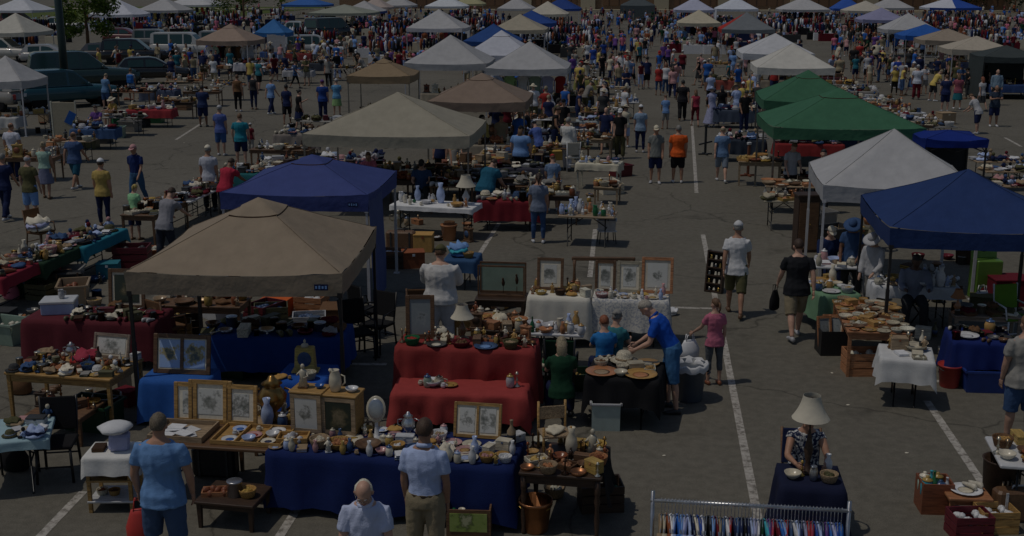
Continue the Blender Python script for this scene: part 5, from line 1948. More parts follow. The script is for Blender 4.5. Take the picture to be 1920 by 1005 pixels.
# --- crate under the navy table
L_ = W(880, 1000)
t = thing('wooden_crate', 'wooden crate with a yellow green picture on its side under the navy table', 'crate', (L_.x, L_.y + .05, 0), .04)
m = MB()
for sx, sy in ((0, -1), (0, 1), (-1, 0), (1, 0)):
    m.box((sx * .24, sy * .16, .17), (.5 if sx == 0 else .02, .02 if sx == 0 else .3, .34), 0, None)
m.box((0, 0, .01), (.46, .3, .02))
ob('case', m, mat('brown', 'wood'), t)
m = MB()
m.box((0, 0, 0), (.42, .006, .22))
ob('picture', m, picture_mat('green', 3), t, (0, -.174, .19))
for i in range(5):
    good(('bottle', 'vase', 'cup', 'jar', 'candlestick')[i], ('green', 'ivory', 'white', 'cream', 'gold')[i], (L_.x - .18 + .09 * i, L_.y + .05, .022), 0, 1.1, 'in the crate under the navy table')

# --- dark antique table on the right of the navy one
table('antique', (972, 886), (1128, 898), .95, .76, 'turned', 'dark_brown', 'dark brown antique table with turned legs, right of the navy one')
TABLES['antique']['extra'] = .004
WA = 'on the dark antique table'
m = MB()
T = TABLES['antique']
rows = []
for i in range(9):
    y = -T['d'] / 2 + .12 + (T['d'] - .2) * i / 8
    rows.append([(T['w'] / 2 - .22, y, T['z'] + .004), (T['w'] / 2 + .008, y, T['z'] + .005), (T['w'] / 2 + .03 + .02 * math.sin(i * 2.2), y + .02, T['z'] - .2), (T['w'] / 2 + .06 + .04 * math.sin(i * 1.7), y + .05, T['z'] - .42 - .05 * math.sin(i))])
m.rings(rows, 0, True, False, False)
tag(ob('black_cloth', m, mat('black', 'cloth'), None, T['c'], T['ang']), 'black cloth hanging off the right side of the dark antique table', 'cloth')
q = on('antique', -.35, .45)
t = thing('toy_chair', 'small cane doll chair holding folded things on the antique table', 'chair', q, .3)
m = MB()
m.box((0, 0, .22), (.34, .30, .03), 0, None, .006)
ob('seat', m, mat('tan', 'wicker'), t)
m = MB()
m.box((0, .15, .42), (.34, .025, .16), 0, None, .01)
ob('backrest', m, mat('tan', 'wicker'), t)
for sx in (-1, 1):
    for y, z1 in ((-.13, .34), (.15, .56)):
        m = MB()
        m.tube([(sx * .16, y, 0), (sx * .16, y, z1)], .016, 6)
        ob('leg', m, mat('honey', 'wood'), t)
good('folded_cloth', 'cream', q + Vector((0, 0, .238)), 0, .9, '', 'cream folded cloths on the cane doll chair', 'tan', 1)
take('antique', -.35, .45, .24)
good('vase', 'cream', on('antique', .1, .25), 0, 1.2, '', 'tall cream vase beside the cane doll chair', 'cream', 3)
good('figurine', 'cream', on('antique', .62, .3), 0, 1.3, '', 'cream figurine near the black cloth on the antique table', 'tan', 2)
good('basket', 'gold', on('antique', .66, .75), 0, .8, '', 'brass basket at the far right corner of the antique table', 'gold', 2)
for a in ((.1, .25, .1), (.62, .3, .1), (.66, .75, .16)):
    take('antique', *a)
scatter('antique', 70, 'brown', WA, -.97, .95, -.94, .95, .72)
L_ = W(1002, 1002)
good('bucket', 'copper', (L_.x, L_.y + .12, 0), 0, 1.25, '', 'copper pail standing under the antique table', 'gold', 0, fin='metal')
L_ = W(1115, 985)
good('crate', 'dark_brown', (L_.x + .05, L_.y + .5, 0), .2, 1.1, '', 'dark crate under the right of the antique table', 'green', 0)

# --- red two-level stall
c, ang, w_ = frame_px((742, 650), (1000, 660), .6, .98)
table_at('red upper', c, ang, w_, .62, .98, 'wood', 'brown', 'high wooden table under the red cloth')
cloth('red upper', (.32, .048, .045), 'red cloth over the high rear shelf of the red stall', (.50, .9, .5, .9), 7, fold=1.5)
c2, ang2, w2 = frame_px((735, 735), (986, 742), .55, .55)
table_at('red lower', c2, ang2, w2, .62, .55, 'bench', 'brown', 'low wooden table under the red cloth, in front of the high one')
cloth('red lower', (.33, .050, .047), 'red cloth draped in swags over the low front shelf of the red stall', (.40, .5, .05, .5), 9, fold=2.2)
WR = 'on the high red shelf'
mq = picture(on('red upper', -.72, .35), .42, .64, 'brown', 'mirror', 'brown framed mirror at the left end of the red stall', TABLES['red upper']['ang'] + .15, 6, 31, 0, .06, 'mirror')
take('red upper', -.72, .35, .24)
t_ = table_lamp(on('red upper', -.1, .5), .52, .17, 'short lamp with a pale cone shade on the red stall', 'ivory', 'brown')
take('red upper', -.1, .5, .17)
for i in range(5):
    u = -.80 + .36 * i
    good('platter' if i % 2 else 'basket', ('green', 'charcoal', 'maroon', 'denim', 'olive')[i], on('red upper', u + .02, -.62), 0, .85, '', '%s %s in the front row of the red stall' % (('green', 'charcoal', 'dark red', 'dark blue', 'olive')[i], 'platter' if i % 2 else 'basket of finery'), ('red', 'ivory', 'brown', 'light_blue', 'tan')[i], i % 4)
    take('red upper', u + .02, -.62, .17)
scatter('red upper', 44, 'brown', WR, -.95, .95, -.4, .95, .78)
for u, k_, c_ in ((-.62, 'cup', 'ivory'), (-.5, 'jar', 'pale_green'), (-.34, 'teapot', 'cream'), (-.16, 'plate', 'honey'), (.74, 'jar', 'silver'), (.84, 'candlestick', 'ivory'), (-.44, 'bowl', 'white'), (-.26, 'cup', 'white')):
    good(k_, c_, on('red lower', u, rnd.uniform(-.3, .3)), 0, .9, 'on the low red shelf')
good('suitcase', 'dark_brown', W(800, 800) + Vector((.25, .5, 0)), 0, .9, '', 'dark case with a brass clasp under the red stall', 'gold')

# --- black cloth table with wooden bowls
table('black', (1098, 706), (1233, 716), .85, .74, 'folding', 'charcoal', 'folding table under the black cloth of wooden bowls')
cloth('black', 'black', 'black cloth over the table of wooden bowls', (.40, .5, .45, .55), 12)
WB = 'on the black cloth'
good('platter', 'copper', on('black', -.6, -.6), 0, 1.1, '', 'copper round platter at the left front of the black table', 'tan', 0)
good('platter', 'honey', on('black', .5, -.62), 0, 1.3, '', 'wide honey wood platter at the right front of the black table', 'copper', 1)
good('bowl', 'cream', on('black', -.05, -.72), 0, .9, '', 'cream bowl between the two wood platters', 'white', 1)
good('hat', 'cream', on('black', -.1, .55, .03), .3, 1.15, '', 'round cream straw hat at the back of the black table', 'tan', 0)
for a in ((-.6, -.6, .2), (.5, -.62, .22), (-.05, -.72, .12), (-.1, .55, .2)):
    take('black', *a)
scatter('black', 34, 'wood', WB, -.95, .95, -.6, .9, .75)
L_ = W(1135, 803)
t = thing('storage_bin', 'pale grey plastic storage bin in front of the black table', 'bin', (L_.x, L_.y + .04, 0), .05)
m = MB()
for sx, sy in ((0, -1), (0, 1), (-1, 0), (1, 0)):
    m.box((sx * .185, sy * .15, .2), (.39 if sx == 0 else .014, .014 if sx == 0 else .29, .4), 0, Matrix.Rotation(-sy * .05, 3, 'X') @ Matrix.Rotation(sx * .05, 3, 'Y'))
m.box((0, 0, .012), (.36, .29, .024))
ob('tub', m, mat((.42, .50, .46), 'plastic'), t)
m = MB()
for sx, sy in ((0, -1), (0, 1), (-1, 0), (1, 0)):
    m.box((sx * .21, sy * .17, .395), (.45 if sx == 0 else .03, .03 if sx == 0 else .37, .03), 0, None, .006)
ob('rim', m, mat('light_grey', 'plastic'), t)
m = MB()
m.box((0, 0, .27), (.34, .26, .04), 0, None, .01)
ob('contents', m, mat('teal', 'cloth'), t)
# --- seller's corner: green chair, bottle and low bench beside the red stall
GC_ = W(1050, 742)
chair((GC_.x, GC_.y, 0), math.pi, 'black', 'dark_green', 'dark green chair of the blond seller beside the red stall', True)
q = W(1022, 735)
good('carton', 'charcoal', (q.x, q.y, 0), .1, 1.1, '', 'charcoal carton left of the dark green chair', 'black', 0)
good('bottle', 'green', (q.x, q.y, .34), 0, 1.3, '', 'green bottle standing on the charcoal carton', None, 1)
q = W(1082, 728)
good('tote', 'dark_green', (q.x, q.y, 0), .2, .8, '', 'dark green tote right of the dark green chair', 'gold', 0)
# --- white cloth tables with framed drawings
table('white left', (990, 556), (1104, 560), .7, .86, 'folding', 'white', 'high folding table under the white cloth of the left framed drawing')
cloth('white left', (.66, .63, .55), 'white cloth hanging long from the table left of the quilt', (.7, .7, .7, .7), 17)
picture(on('white left', -.36, .25), .46, .56, 'brown', 'sketch', 'brown framed drawing at the left end of the row above the white cloths', TABLES['white left']['ang'], 9, 41, .07, .05)
take('white left', -.36, .5, .25)
scatter('white left', 22, 'brown', 'on the white cloth left of the quilt', scale=.72)
table('white low', (988, 624), (1094, 629), .5, .62, 'folding', 'white', 'low white folding table in front of the long white cloth')
scatter('white low', 20, 'glass', 'on the low white table', scale=.85)
table('quilt', (1112, 560), (1252, 565), .7, .84, 'folding', 'white', 'folding table under the patterned quilt')
cloth('quilt', (.62, .60, .55), 'white quilt with a dark pattern hung over the table of framed drawings', (.55, .6, .5, .6), 19, 'pattern')
for u, w_, h_, f_, sd_, nm in ((-.72, .36, .54, 'brown', 44, 'narrow brown framed drawing, second in the row above the quilt'), (-.06, .42, .54, 'beige', 46, 'pale framed drawing in the middle of the row above the quilt'), (.70, .54, .62, 'copper', 48, 'largest brown framed drawing at the right end above the quilt')):
    picture(on('quilt', u, .3), w_, h_, f_, 'sketch', nm, TABLES['quilt']['ang'], 9, sd_, .05, .05)
    take('quilt', u, .5, .22)
scatter('quilt', 22, 'china', 'on the quilt', -.95, .95, -.95, .1, .68)
wr = thing('wooden_rail', 'carved dark wooden rail standing behind the framed drawings', 'rail', on('white left', .9, .95) - Vector((0, 0, TABLES['white left']['z'])), .05)
m = MB()
m.box((.25, 0, 1.38), (1.1, .05, .07), 0, None, .015)
ob('rail', m, mat('brown', 'wood'), wr)
for x in (-.25, .74):
    m = MB()
    m.lathe([(.03, 0), (.02, .5), (.035, .9), (.02, 1.2), (.035, 1.36), (.002, 1.36)], 8, (x, 0, 0))
    ob('post', m, mat('brown', 'wood'), wr)

# --- glass case, things behind the red stall
c, ang, w_ = frame_px((890, 560), (985, 563), .5, .7)
table_at('case stand', c, ang, w_, .55, .70, 'wood', 'dark_brown', 'dark table under the glass case')
L_ = on('case stand', 0, .2)
t = thing('glass_case', 'glass display case with two bird figures behind the red stall', 'display case', L_, ang)
m = MB()
for x in (-.40, .40):
    for y in (-.14, .14):
        m.box((x, y, .28), (.025, .025, .56))
for y in (-.14, .14):
    m.box((0, y, .55), (.8, .025, .03))
    m.box((0, y, .02), (.8, .025, .04))
ob('frame', m, mat('brown', 'wood'), t)
m = MB()
m.box((0, .14, .285), (.77, .006, .5))
ob('back_pane', m, mat('pale_green', 'glass'), t)
for x, s_ in ((.02, 1), (.26, 1.25)):
    m = MB()
    m.ell((x, 0, .22 * s_), (.03, .05, .07 * s_), Matrix.Rotation(.3, 3, 'X'), 8)
    m.ell((x, -.05, .30 * s_), (.02, .026, .025), None, 8)
    m.tube([(x, 0, .04), (x, 0, .16)], .006, 5)
    ob('bird_figure', m, mat('dark_brown', 'cloth'), t)
table('clutter', (884, 618), (985, 622), .8, .52, 'wood', 'dark_brown', 'low dark table of clutter between the red stall and the glass case')
scatter('clutter', 40, 'brown', 'behind the red stall', scale=1.0)
L_ = W(775, 640)
chair((L_.x + .1, L_.y + .2, 0), 3.3, 'brown', 'brown', 'brown wooden chair left of the seated man in white')
table('wicker stand', (846, 600), (890, 602), .5, .6, 'wood', 'honey', 'honey coloured wicker stand right of the man in white')
scatter('wicker stand', 4, 'brown', 'on the honey wicker stand')

# --- tables under the big brown canopy
table('maroon', (42, 600), (286, 606), .85, .78, 'folding', 'charcoal', 'folding table under the maroon cloth left of the brown canopy')
cloth('maroon', (.11, .020, .028), 'maroon cloth over the long table beside the brown canopy', (.62, .5, .5, .5), 22)
L_ = on('maroon', -.62, .1)
t = thing('foam_box', 'white foam box with a white lid holding a gadget on the maroon cloth', 'box', L_, .25)
m = MB()
m.box((0, 0, .09), (.52, .38, .18), 0, None, .012)
ob('box_body', m, mat('pale_blue', 'plastic'), t)
m = MB()
m.box((0, 0, .205), (.55, .41, .05), 0, None, .012)
ob('lid', m, mat('white', 'plastic'), t)
good('pitcher', 'light_grey', L_ + Vector((.05, 0, .232)), 1, .8, '', 'pale jug lying on the white foam box', None, 1)
take('maroon', -.62, .1, .34)
picture(on('maroon', .32, .8), .62, .66, 'brown', 'dark', 'brown framed painting of a shore behind the maroon cloth', TABLES['maroon']['ang'], 8, 52, .04, .06)
for k_ in range(16):
    pass
scatter('maroon', 64, 'dark', 'on the maroon cloth', -.35, .97, -.9, .6, .78)
table('honey', (6, 698), (206, 712), .95, .78, 'wood', 'honey', 'honey coloured wooden table at the left with red cloths on it')
good('folded_cloth', 'red', on('honey', .1, .25), 0, 1.5, '', 'red cloth spread on the honey coloured table', 'crimson', 0)
picture(on('honey', .42, .8), .58, .36, 'taupe', 'sketch', 'grey framed sketch at the back of the honey coloured table', TABLES['honey']['ang'] - .05, 16, 55, .03, .04)
good('bottle', 'dark_brown', on('honey', .42, .15), 0, 1.15, '', 'dark brown bottle in front of the grey framed sketch', None, 2)
good('urn', 'silver', on('honey', -.25, .55), 0, .8, '', 'silver helmet shaped urn on the honey coloured table', None, 1)
for a in ((.42, .15, .1), (-.25, .55, .14), (.42, .8, .2)):
    take('honey', *a)
scatter('honey', 60, 'mix', 'on the honey coloured table', scale=.66)
table('low brown', (44, 778), (150, 785), .7, .42, 'bench', 'brown', 'low brown bench of odds and ends below the honey coloured table')
scatter('low brown', 8, 'brown', 'on the low brown bench', scale=.8)
L_ = W(190, 800)
good('bucket', 'grey', (L_.x, L_.y + .25, 0), 0, 1.3, '', 'grey pail beside the low brown bench', 'charcoal', 0, fin='metal')
table('blue box', (264, 712), (385, 716), .55, .66, 'folding', 'charcoal', 'small folding table under the bright blue cloth')
cloth('blue box', (.03, .12, .42), 'bright blue cloth under the double painting', (.6, .4, .4, .6), 24)
picture(on('blue box', .05, .0), .84, .56, 'brown', 'sea', 'double framed painting of sky and rocks on the bright blue cloth', TABLES['blue box']['ang'] - .03, 12, 61, .02, .06, splits=2)
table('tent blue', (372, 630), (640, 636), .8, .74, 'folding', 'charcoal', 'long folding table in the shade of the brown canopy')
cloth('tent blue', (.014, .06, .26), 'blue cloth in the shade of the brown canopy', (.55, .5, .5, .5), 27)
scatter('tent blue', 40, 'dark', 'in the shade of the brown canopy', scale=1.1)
table('tent rear', (276, 572), (450, 576), .7, .74, 'wood', 'brown', 'brown table at the back left under the brown canopy')
scatter('tent rear', 12, 'brown', 'at the back under the brown canopy')
c, ang, w_ = frame_px((515, 712), (606, 716), .7, .66)
table_at('blue cube', c, ang, w_, .75, .66, 'folding', 'charcoal', 'small table under the blue cloth that holds the yellow clock')
cloth('blue cube', (.02, .10, .45), 'blue cloth under the yellow painted clock', (.62, .62, .5, .6), 29)
t = thing('mantel_clock', 'yellow and green painted clock on the blue cloth beneath the canopy', 'clock', on('blue cube', -.05, .1), .1)
m = MB()
m.box((0, 0, .19), (.30, .17, .34), 0, None, .012, .88)
m.box((0, 0, .012), (.38, .22, .024), 0, None, .006)
ob('case', m, mat('yellow', 'wood'), t)
m = MB()
m.lathe([(.06, 0), (.05, .04), (.012, .06), (.02, .09), (.002, .12)], 10, (0, 0, .36))
ob('finial', m, mat('cream', 'ceramic'), t)
m = MB()
m.ell((0, -.082, .2), (.10, .012, .11), None, 16)
ob('dial', m, mat('denim', 'ceramic'), t)
scatter('blue cube', 3, 'china', 'on the blue cloth with the clock', -.9, .9, -.9, -.5, .7)
L_ = W(600, 760)
for (px_, py_, rr) in ((672, 672, .6), (708, 655, -.4), (690, 628, 2.4)):
    q = W(px_, py_)
    chair((q.x, q.y, 0), rr, 'black', 'black', 'black folding chair %s behind the red stall' % ('nearest the tent leg' if px_ == 672 else 'beside the far tent leg' if px_ == 708 else 'hung with dark things'), True)
for (px_, py_, k_, c_, lb) in ((560, 690, 'carton', 'rust', 'rust coloured carton in the shade behind the yellow clock'), (440, 700, 'tote', 'dark_green', 'dark green tote in the shade behind the double painting'), (610, 672, 'suitcase', 'maroon', 'maroon case leaning in the shade of the brown canopy'),
                               (330, 640, 'crate', 'honey', 'honey crate under the brown canopy at the left'), (300, 625, 'urn', 'tan', 'tan pedestal urn under the brown canopy at the left'), (520, 590, 'carton', 'orange', 'orange carton deep under the brown canopy'), (585, 588, 'crate', 'copper', 'copper brown crate deep under the brown canopy')):
    q = W(px_, py_)
    good(k_, c_, (q.x, q.y, 0), rnd.uniform(-.4, .4), 1.2, '', lb)
cz = W(318, 660)
chair((cz.x, cz.y, 0), 2.6, 'brown', 'brown', 'carved brown chair with a white cloth at the left tent leg', True)

# --- left edge, foreground
table('left white', (-60, 836), (88, 822), .8, .72, 'folding', 'white', 'white folding table at the lower left edge')
cloth('left white', (.42, .60, .66), 'pale blue cloth over the table at the lower left edge', (.12, .04, .1, .1), 33)
good('jewellery_case', 'white', on('left white', .62, .35), .1, 1.1, '', 'white printed box at the corner of the lower left table', 'charcoal', 2)
take('left white', .62, .35, .22)
scatter('left white', 26, 'cloths', 'on the lower left table', .0, .97, -.9, .9, .65)
q = W(98, 905)
chair((q.x, q.y + .2, 0), .25, 'black', 'black', 'black chair with a broad seat beside the lower left table', False, .46)
q = W(205, 962)
t = thing('wooden_stand', 'small wooden shelf stand with trinkets under the white bundle', 'stand', (q.x, q.y + .22, 0), .12)
for sx in (-1, 1):
    for sy in (-1, 1):
        m = MB()
        m.box((sx * .24, sy * .2, .34), (.04, .04, .68))
        ob('leg', m, mat('honey', 'wood'), t)
for z, c_ in ((.14, 'white'), (.4, 'honey'), (.69, 'brown')):
    m = MB()
    m.box((0, 0, z), (.54, .46, .025), 0, None, .006)
    ob('shelf', m, mat(c_, 'wood'), t)
TABLES['stand'] = dict(c=Vector((q.x, q.y + .22, 0)), ang=.12, w=.54, d=.46, z=.704, extra=0)
cloth('stand', (.70, .69, .66), 'white cloth over the wooden shelf stand', (.22, .3, .2, .2), 35)
for z, n_ in ((.153, 2), (.413, 3)):
    for i in range(n_):
        good(rnd.choice(('basket', 'bowl', 'folded_cloth', 'tin')), rnd.choice(('honey', 'white', 'cream', 'brown')), (q.x - .15 + .15 * i, q.y + .18, z), 0, .55, 'on the wooden shelf stand')
L_ = on('stand', .3, .1)
t = thing('white_bundle', 'white cloth hat box with a wide soft top on the wooden shelf stand', 'bundle', L_, .4)
m = MB()
m.box((0, 0, .1), (.24, .22, .2), 0, Matrix.Rotation(.12, 3, 'Y'), .03)
ob('box_body', m, mat('lavender', 'cloth'), t)
m = MB()
m.lathe([(.08, .2), (.13, .215), (.195, .25), (.2, .275), (.14, .31), (.08, .325), (.002, .33)], 11, (-.03, 0, 0), 0, .14)
ob('soft_top', m, mat('white', 'cloth'), t)
good('book', 'dark_brown', on('stand', -.55, 0), .3, .8, '', 'dark album on the wooden shelf stand', 'brown', 1)
for (px_, py_, k_, c_, lb) in ((14, 640, 'tote', 'pale_green', 'pale green tote under the left end of the maroon cloth'), (30, 880, 'bag', 'black', 'black bag under the lower left table'), (8, 610, 'carton', 'charcoal', 'dark carton at the left edge'),
                               (22, 560, 'bag', 'pink', 'pink bag at the left edge behind the maroon cloth'), (80, 560, 'crate', 'olive', 'olive crate behind the white foam box'), (130, 548, 'suitcase', 'black', 'black case behind the maroon cloth'), (178, 800, 'tote', 'dark_green', 'dark green tote beside the low brown bench'), (215, 740, 'carton', 'beige', 'beige carton right of the honey coloured table')):
    q = W(px_, py_)
    good(k_, c_, (q.x, q.y, 0), rnd.uniform(-.4, .4), 1.1, '', lb)

# --- right hand stalls
c, ang, w_ = frame_px((1603, 617), (1708, 614), .8, .76)
table_at('long wood', W(1632, 592, .76), -.035, .98, 1.9, .76, 'wood', 'copper', 'long copper brown table of carvings running away under the navy canopy')
scatter('long wood', 90, 'wood', 'on the long copper brown table', -.92, .92, -.96, .92, .66)
L_ = W(1620, 706)
good('crate', 'copper', (L_.x, L_.y + .2, 0), .1, 1.25, '', 'copper brown crate under the near end of the long table', 'ivory', 0)
L_ = W(1562, 668)
t = thing('black_hamper', 'black square hamper holding wooden frames beside the long table', 'hamper', (L_.x, L_.y + .22, 0), .1)
m = MB()
for sx, sy in ((0, -1), (0, 1), (-1, 0), (1, 0)):
    m.box((sx * .22, sy * .2, .21), (.46 if sx == 0 else .02, .02 if sx == 0 else .4, .42))
m.box((0, 0, .01), (.43, .39, .02))
ob('hamper_body', m, mat('black', 'leather'), t)
for i, (a, b_) in enumerate(((-.1, .3), (.06, -.2), (.0, .1))):
    q = picture((L_.x + a, L_.y + .2 + .05 * i, .1), .26, .52, 'copper', 'mirror', ('small copper frame leaning left in the black hamper', 'small copper frame leaning right in the black hamper', 'middle copper frame in the black hamper')[i], b_, 14, 70 + i, .02, .04)
table('white right', (1652, 672), (1752, 680), .72, .74, 'folding', 'white', 'small folding table under the white cloth on the right')
cloth('white right', (.74, .74, .73), 'white cloth with hanging corners over the small right table', (.34, .42, .3, .36), 38)
WW = 'on the small white table at the right'
for u, k_, c_ in ((-.6, 'figurine', 'honey'), (-.3, 'box', 'tan'), (.05, 'candlestick', 'cream'), (.35, 'wooden_bowl', 'cream'), (.7, 'figurine', 'tan'), (.6, 'bottle', 'ivory')):
    good(k_, c_, on('white right', u, .45 + (.2 if k_ == 'bottle' else 0)), 0, 1.05, WW)
good('book', 'white', on('white right', -.2, -.3), .2, .9, WW, None, 'white', 0)
good('book', 'cream', on('white right', .4, -.3), -.1, .9, WW, None, 'cream', 1)
good('tray', 'beige', on('white right', .45, -.72), 0, .6, WW, None, 'ivory', 1)
table('navy right', (1790, 640), (1905, 646), .75, .74, 'folding', 'charcoal', 'small folding table under the navy cloth on the right')
cloth('navy right', (.010, .022, .13), 'navy cloth over the small right table beside the white one', (.42, .5, .4, .6), 40)
good('plate', 'white', on('navy right', -.5, -.4), 0, 1.4, '', 'large white dish on the navy right table', 'white', 0)
good('jar', 'honey', on('navy right', .4, .6), 0, 1.2, '', 'honey coloured jar at the back of the navy right table', None, 0)
take('navy right', -.5, -.4, .2), take('navy right', .4, .6, .1)
scatter('navy right', 26, 'dark', 'on the navy right table', scale=.75)
q = W(1782, 728)
good('bucket', 'red', (q.x, q.y + .10, 0), 0, 1.2, '', 'red bucket beside the blue bin under the navy right table', 'charcoal', 0)
q = W(1848, 738)
good('tote', 'royal_blue', (q.x, q.y + .22, 0), .02, 1.0, '', 'bright blue plastic bin under the navy right table', 'navy', 0)
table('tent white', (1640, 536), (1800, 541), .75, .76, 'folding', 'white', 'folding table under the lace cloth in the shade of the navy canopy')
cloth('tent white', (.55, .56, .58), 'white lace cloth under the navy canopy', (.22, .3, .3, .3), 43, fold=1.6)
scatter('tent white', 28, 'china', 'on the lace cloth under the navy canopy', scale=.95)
table('green cloth', (1545, 555), (1612, 552), 1.2, .72, 'folding', 'white', 'folding table under the pale green cloth at the edge of the white canopy')
cloth('green cloth', (.20, .36, .22), 'pale green cloth under china at the edge of the big white canopy', (.45, .2, .3, .5), 45)
scatter('green cloth', 26, 'china', 'on the pale green cloth', scale=.9)
table('white inner', (1530, 500), (1650, 503), .7, .76, 'folding', 'white', 'white folding table under the large white canopy')
scatter('white inner', 10, 'china', 'on the table under the large white canopy')
L_ = W(1868, 560)
t = thing('lime_trunk', 'lime green box with its lid up under the navy canopy', 'box', (L_.x - .25, L_.y, 0), .1)
m = MB()
m.box((0, 0, .40), (.5, .4, .8), 0, None, .02)
ob('box_body', m, mat((.11, .22, .03), 'plastic'), t)
m = MB()
m.box((0, .18, .9), (.5, .05, .26), 0, Matrix.Rotation(-.2, 3, 'X'), .01)
ob('lid', m, mat((.14, .27, .04), 'plastic'), t)
good('carton', 'maroon', (L_.x + .1, L_.y - .3, .0), .1, 1.9, '', 'maroon carton in front of the lime green box', 'red', 1)
q = W(1893, 640)
chair((q.x, q.y, 0), .3, 'white', (.12, .25, .03), 'lime green chair behind the navy right table', True)
table('bench right', (1790, 592), (1920, 596), .5, .5, 'bench', 'taupe', 'low bench of shoes under the navy canopy')
scatter('bench right', 9, 'dark', 'on the low bench under the navy canopy')
t = table_lamp(on('bench right', -.85, -.2), .42, .13, 'small copper lamp at the end of the low bench', 'copper', 'copper')
q = W(1718, 600)
t = thing('folding_stool', 'folding stool with a cream cloth under the navy canopy', 'stool', (q.x, q.y, 0), .3)
for s_ in (-1, 1):
    m = MB()
    m.tube([(-.2, s_ * .16, 0), (.2, s_ * .16, .5)], .014, 6)
    m.tube([(.2, s_ * .15, 0), (-.2, s_ * .15, .5)], .014, 6)
    ob('leg', m, mat('black', 'metal'), t)
m = MB()
m.box((0, 0, .51), (.46, .38, .03), 0, None, .01)
ob('seat', m, mat('charcoal', 'cloth'), t)
good('folded_cloth', 'cream', (q.x, q.y, .528), .4, 1.5, '', 'cream cloth heaped on the folding stool', 'tan', 2)
q = W(1632, 470)
table_lamp((q.x, q.y, 0), 1.25, .26, 'pale floor standing lamp in the shade of the navy canopy', 'ivory', 'beige', .13)
q = W(1508, 470)
t = thing('cabinet', 'tall dark brown wooden cabinet beside the leg of the large white canopy', 'cabinet', (q.x, q.y, 0), .15)
m = MB()
m.box((0, 0, .65), (.5, .4, 1.3), 0, None, .01)
m.box((0, 0, 1.32), (.56, .46, .05), 0, None, .01)
ob('case', m, mat('dark_brown', 'wood'), t)
for s_ in (-1, 1):
    m = MB()
    m.box((s_ * .115, -.205, .62), (.21, .02, 1.1), 0, None, .006)
    d_ = ob('door', m, mat('brown', 'wood'), t)
    m = MB()
    m.ell((s_ * .03, -.225, .66), (.014, .014, .014), None, 8)
    ob('handle', m, mat('gold', 'metal'), d_)
q = W(1338, 548)
t = thing('printers_tray', 'shallow wooden showcase of trinkets standing upright beside the man in the white cap', 'showcase', (q.x, q.y, 0), -.5)
M_ = Matrix.Rotation(-.12, 3, 'X')
m = MB()
for sx in (-1, 1):
    m.box(M_ @ Vector((sx * .17, 0, .42)), (.03, .12, .84), 0, M_)
for k in range(6):
    m.box(M_ @ Vector((0, 0, .02 + .16 * k)), (.31, .11, .022), 0, M_)
m.box(M_ @ Vector((0, .055, .42)), (.33, .012, .82), 0, M_)
ob('case', m, mat('dark_brown', 'wood'), t)
m = MB()
for k in range(5):
    for x in (-.1, 0, .1):
        m = MB()
        m.box(M_ @ Vector((x + rnd.uniform(-.02, .02), -.01, .07 + .16 * k)), (.05, .05, rnd.uniform(.05, .11)), 0, M_, .006, .7)
        ob('trinket', m, rnd.choice((mat('ivory', 'ceramic'), mat('gold', 'metal'), mat('grey', 'metal'))), t)

# --- lower right: table with lamp, rack of clothes, boxes
table('lamp', (1468, 912), (1584, 918), .62, .74, 'folding', 'charcoal', 'small folding table under the dark cloth with the tall lamp')
cloth('lamp', (.012, .016, .045), 'dark navy cloth over the small table with the tall lamp', (.66, .66, .5, .66), 48)
lamp_top = W(1516, 745, 1.62)
t = table_lamp(on('lamp', -.08, .25), 0.91, .205, 'tall dark lamp with a large pale pleated shade on the small dark table', 'ivory', 'dark_brown', .075, .265, 'wood')
good('bowl', 'cream', on('lamp', -.62, -.3), 0, .9, '', 'cream bowl at the left of the small dark table', 'white', 1)
good('basket', 'tan', on('lamp', .55, -.45), 0, .8, '', 'tan basket at the right front of the small dark table', 'olive', 1)
good('pitcher', 'silver', on('lamp', .05, -.4), 1, .75, '', 'silver pitcher in the middle of the small dark table', None, 2, fin='metal')
good('vase', 'white', on('lamp', .62, .4), 0, .6, '', 'small white vase at the right of the small dark table', None, 0)
good('candlestick', 'gold', on('lamp', -.3, -.05), 0, .7, '', 'brass candlestick on the small dark table', None, 0)

rk0, rk1 = W(1224, 938, 1.55), W(1592, 958, 1.55)
rc = (rk0 + rk1) / 2
rl = (rk1 - rk0).length
ra = math.atan2(rk1.y - rk0.y, rk1.x - rk0.x)
t = thing('clothes_rack', 'chrome clothes rack hung with shirts at the lower right', 'clothes rack', (rc.x, rc.y, 0), ra)
m = MB()
m.tube([(-rl / 2 - .02, 0, 1.55), (rl / 2 + .02, 0, 1.55)], .018, 8)
ob('rail', m, mat('silver', 'metal'), t)
for s_ in (-1, 1):
    m = MB()
    m.tube([(s_ * rl / 2, 0, .08), (s_ * rl / 2, 0, 1.64)], .019, 8)
    ob('upright', m, mat('silver', 'metal'), t)
    m = MB()
    m.tube([(s_ * rl / 2, -.3, .06), (s_ * rl / 2, .3, .06)], .019, 8)
    ob('foot', m, mat('silver', 'metal'), t)
X = Vector((math.cos(ra), math.sin(ra), 0))
GC = ('tan', 'beige', 'rust', 'white', 'pale_blue', 'blue', 'light_blue', 'lavender', 'pale_blue', 'navy', 'ivory', 'royal_blue', 'white', 'charcoal', 'black', 'light_blue', 'maroon', 'khaki', 'denim', 'white', 'red', 'navy', 'denim', 'navy',
      'black', 'navy', 'pale_blue', 'lavender', 'white', 'dark_green', 'turquoise', 'purple', 'crimson', 'maroon', 'blue', 'light_blue', 'red', 'denim', 'white', 'pale_blue', 'navy', 'lavender', 'red', 'crimson', 'royal_blue', 'pale_blue', 'navy', 'purple', 'blue', 'lavender', 'royal_blue', 'blue')


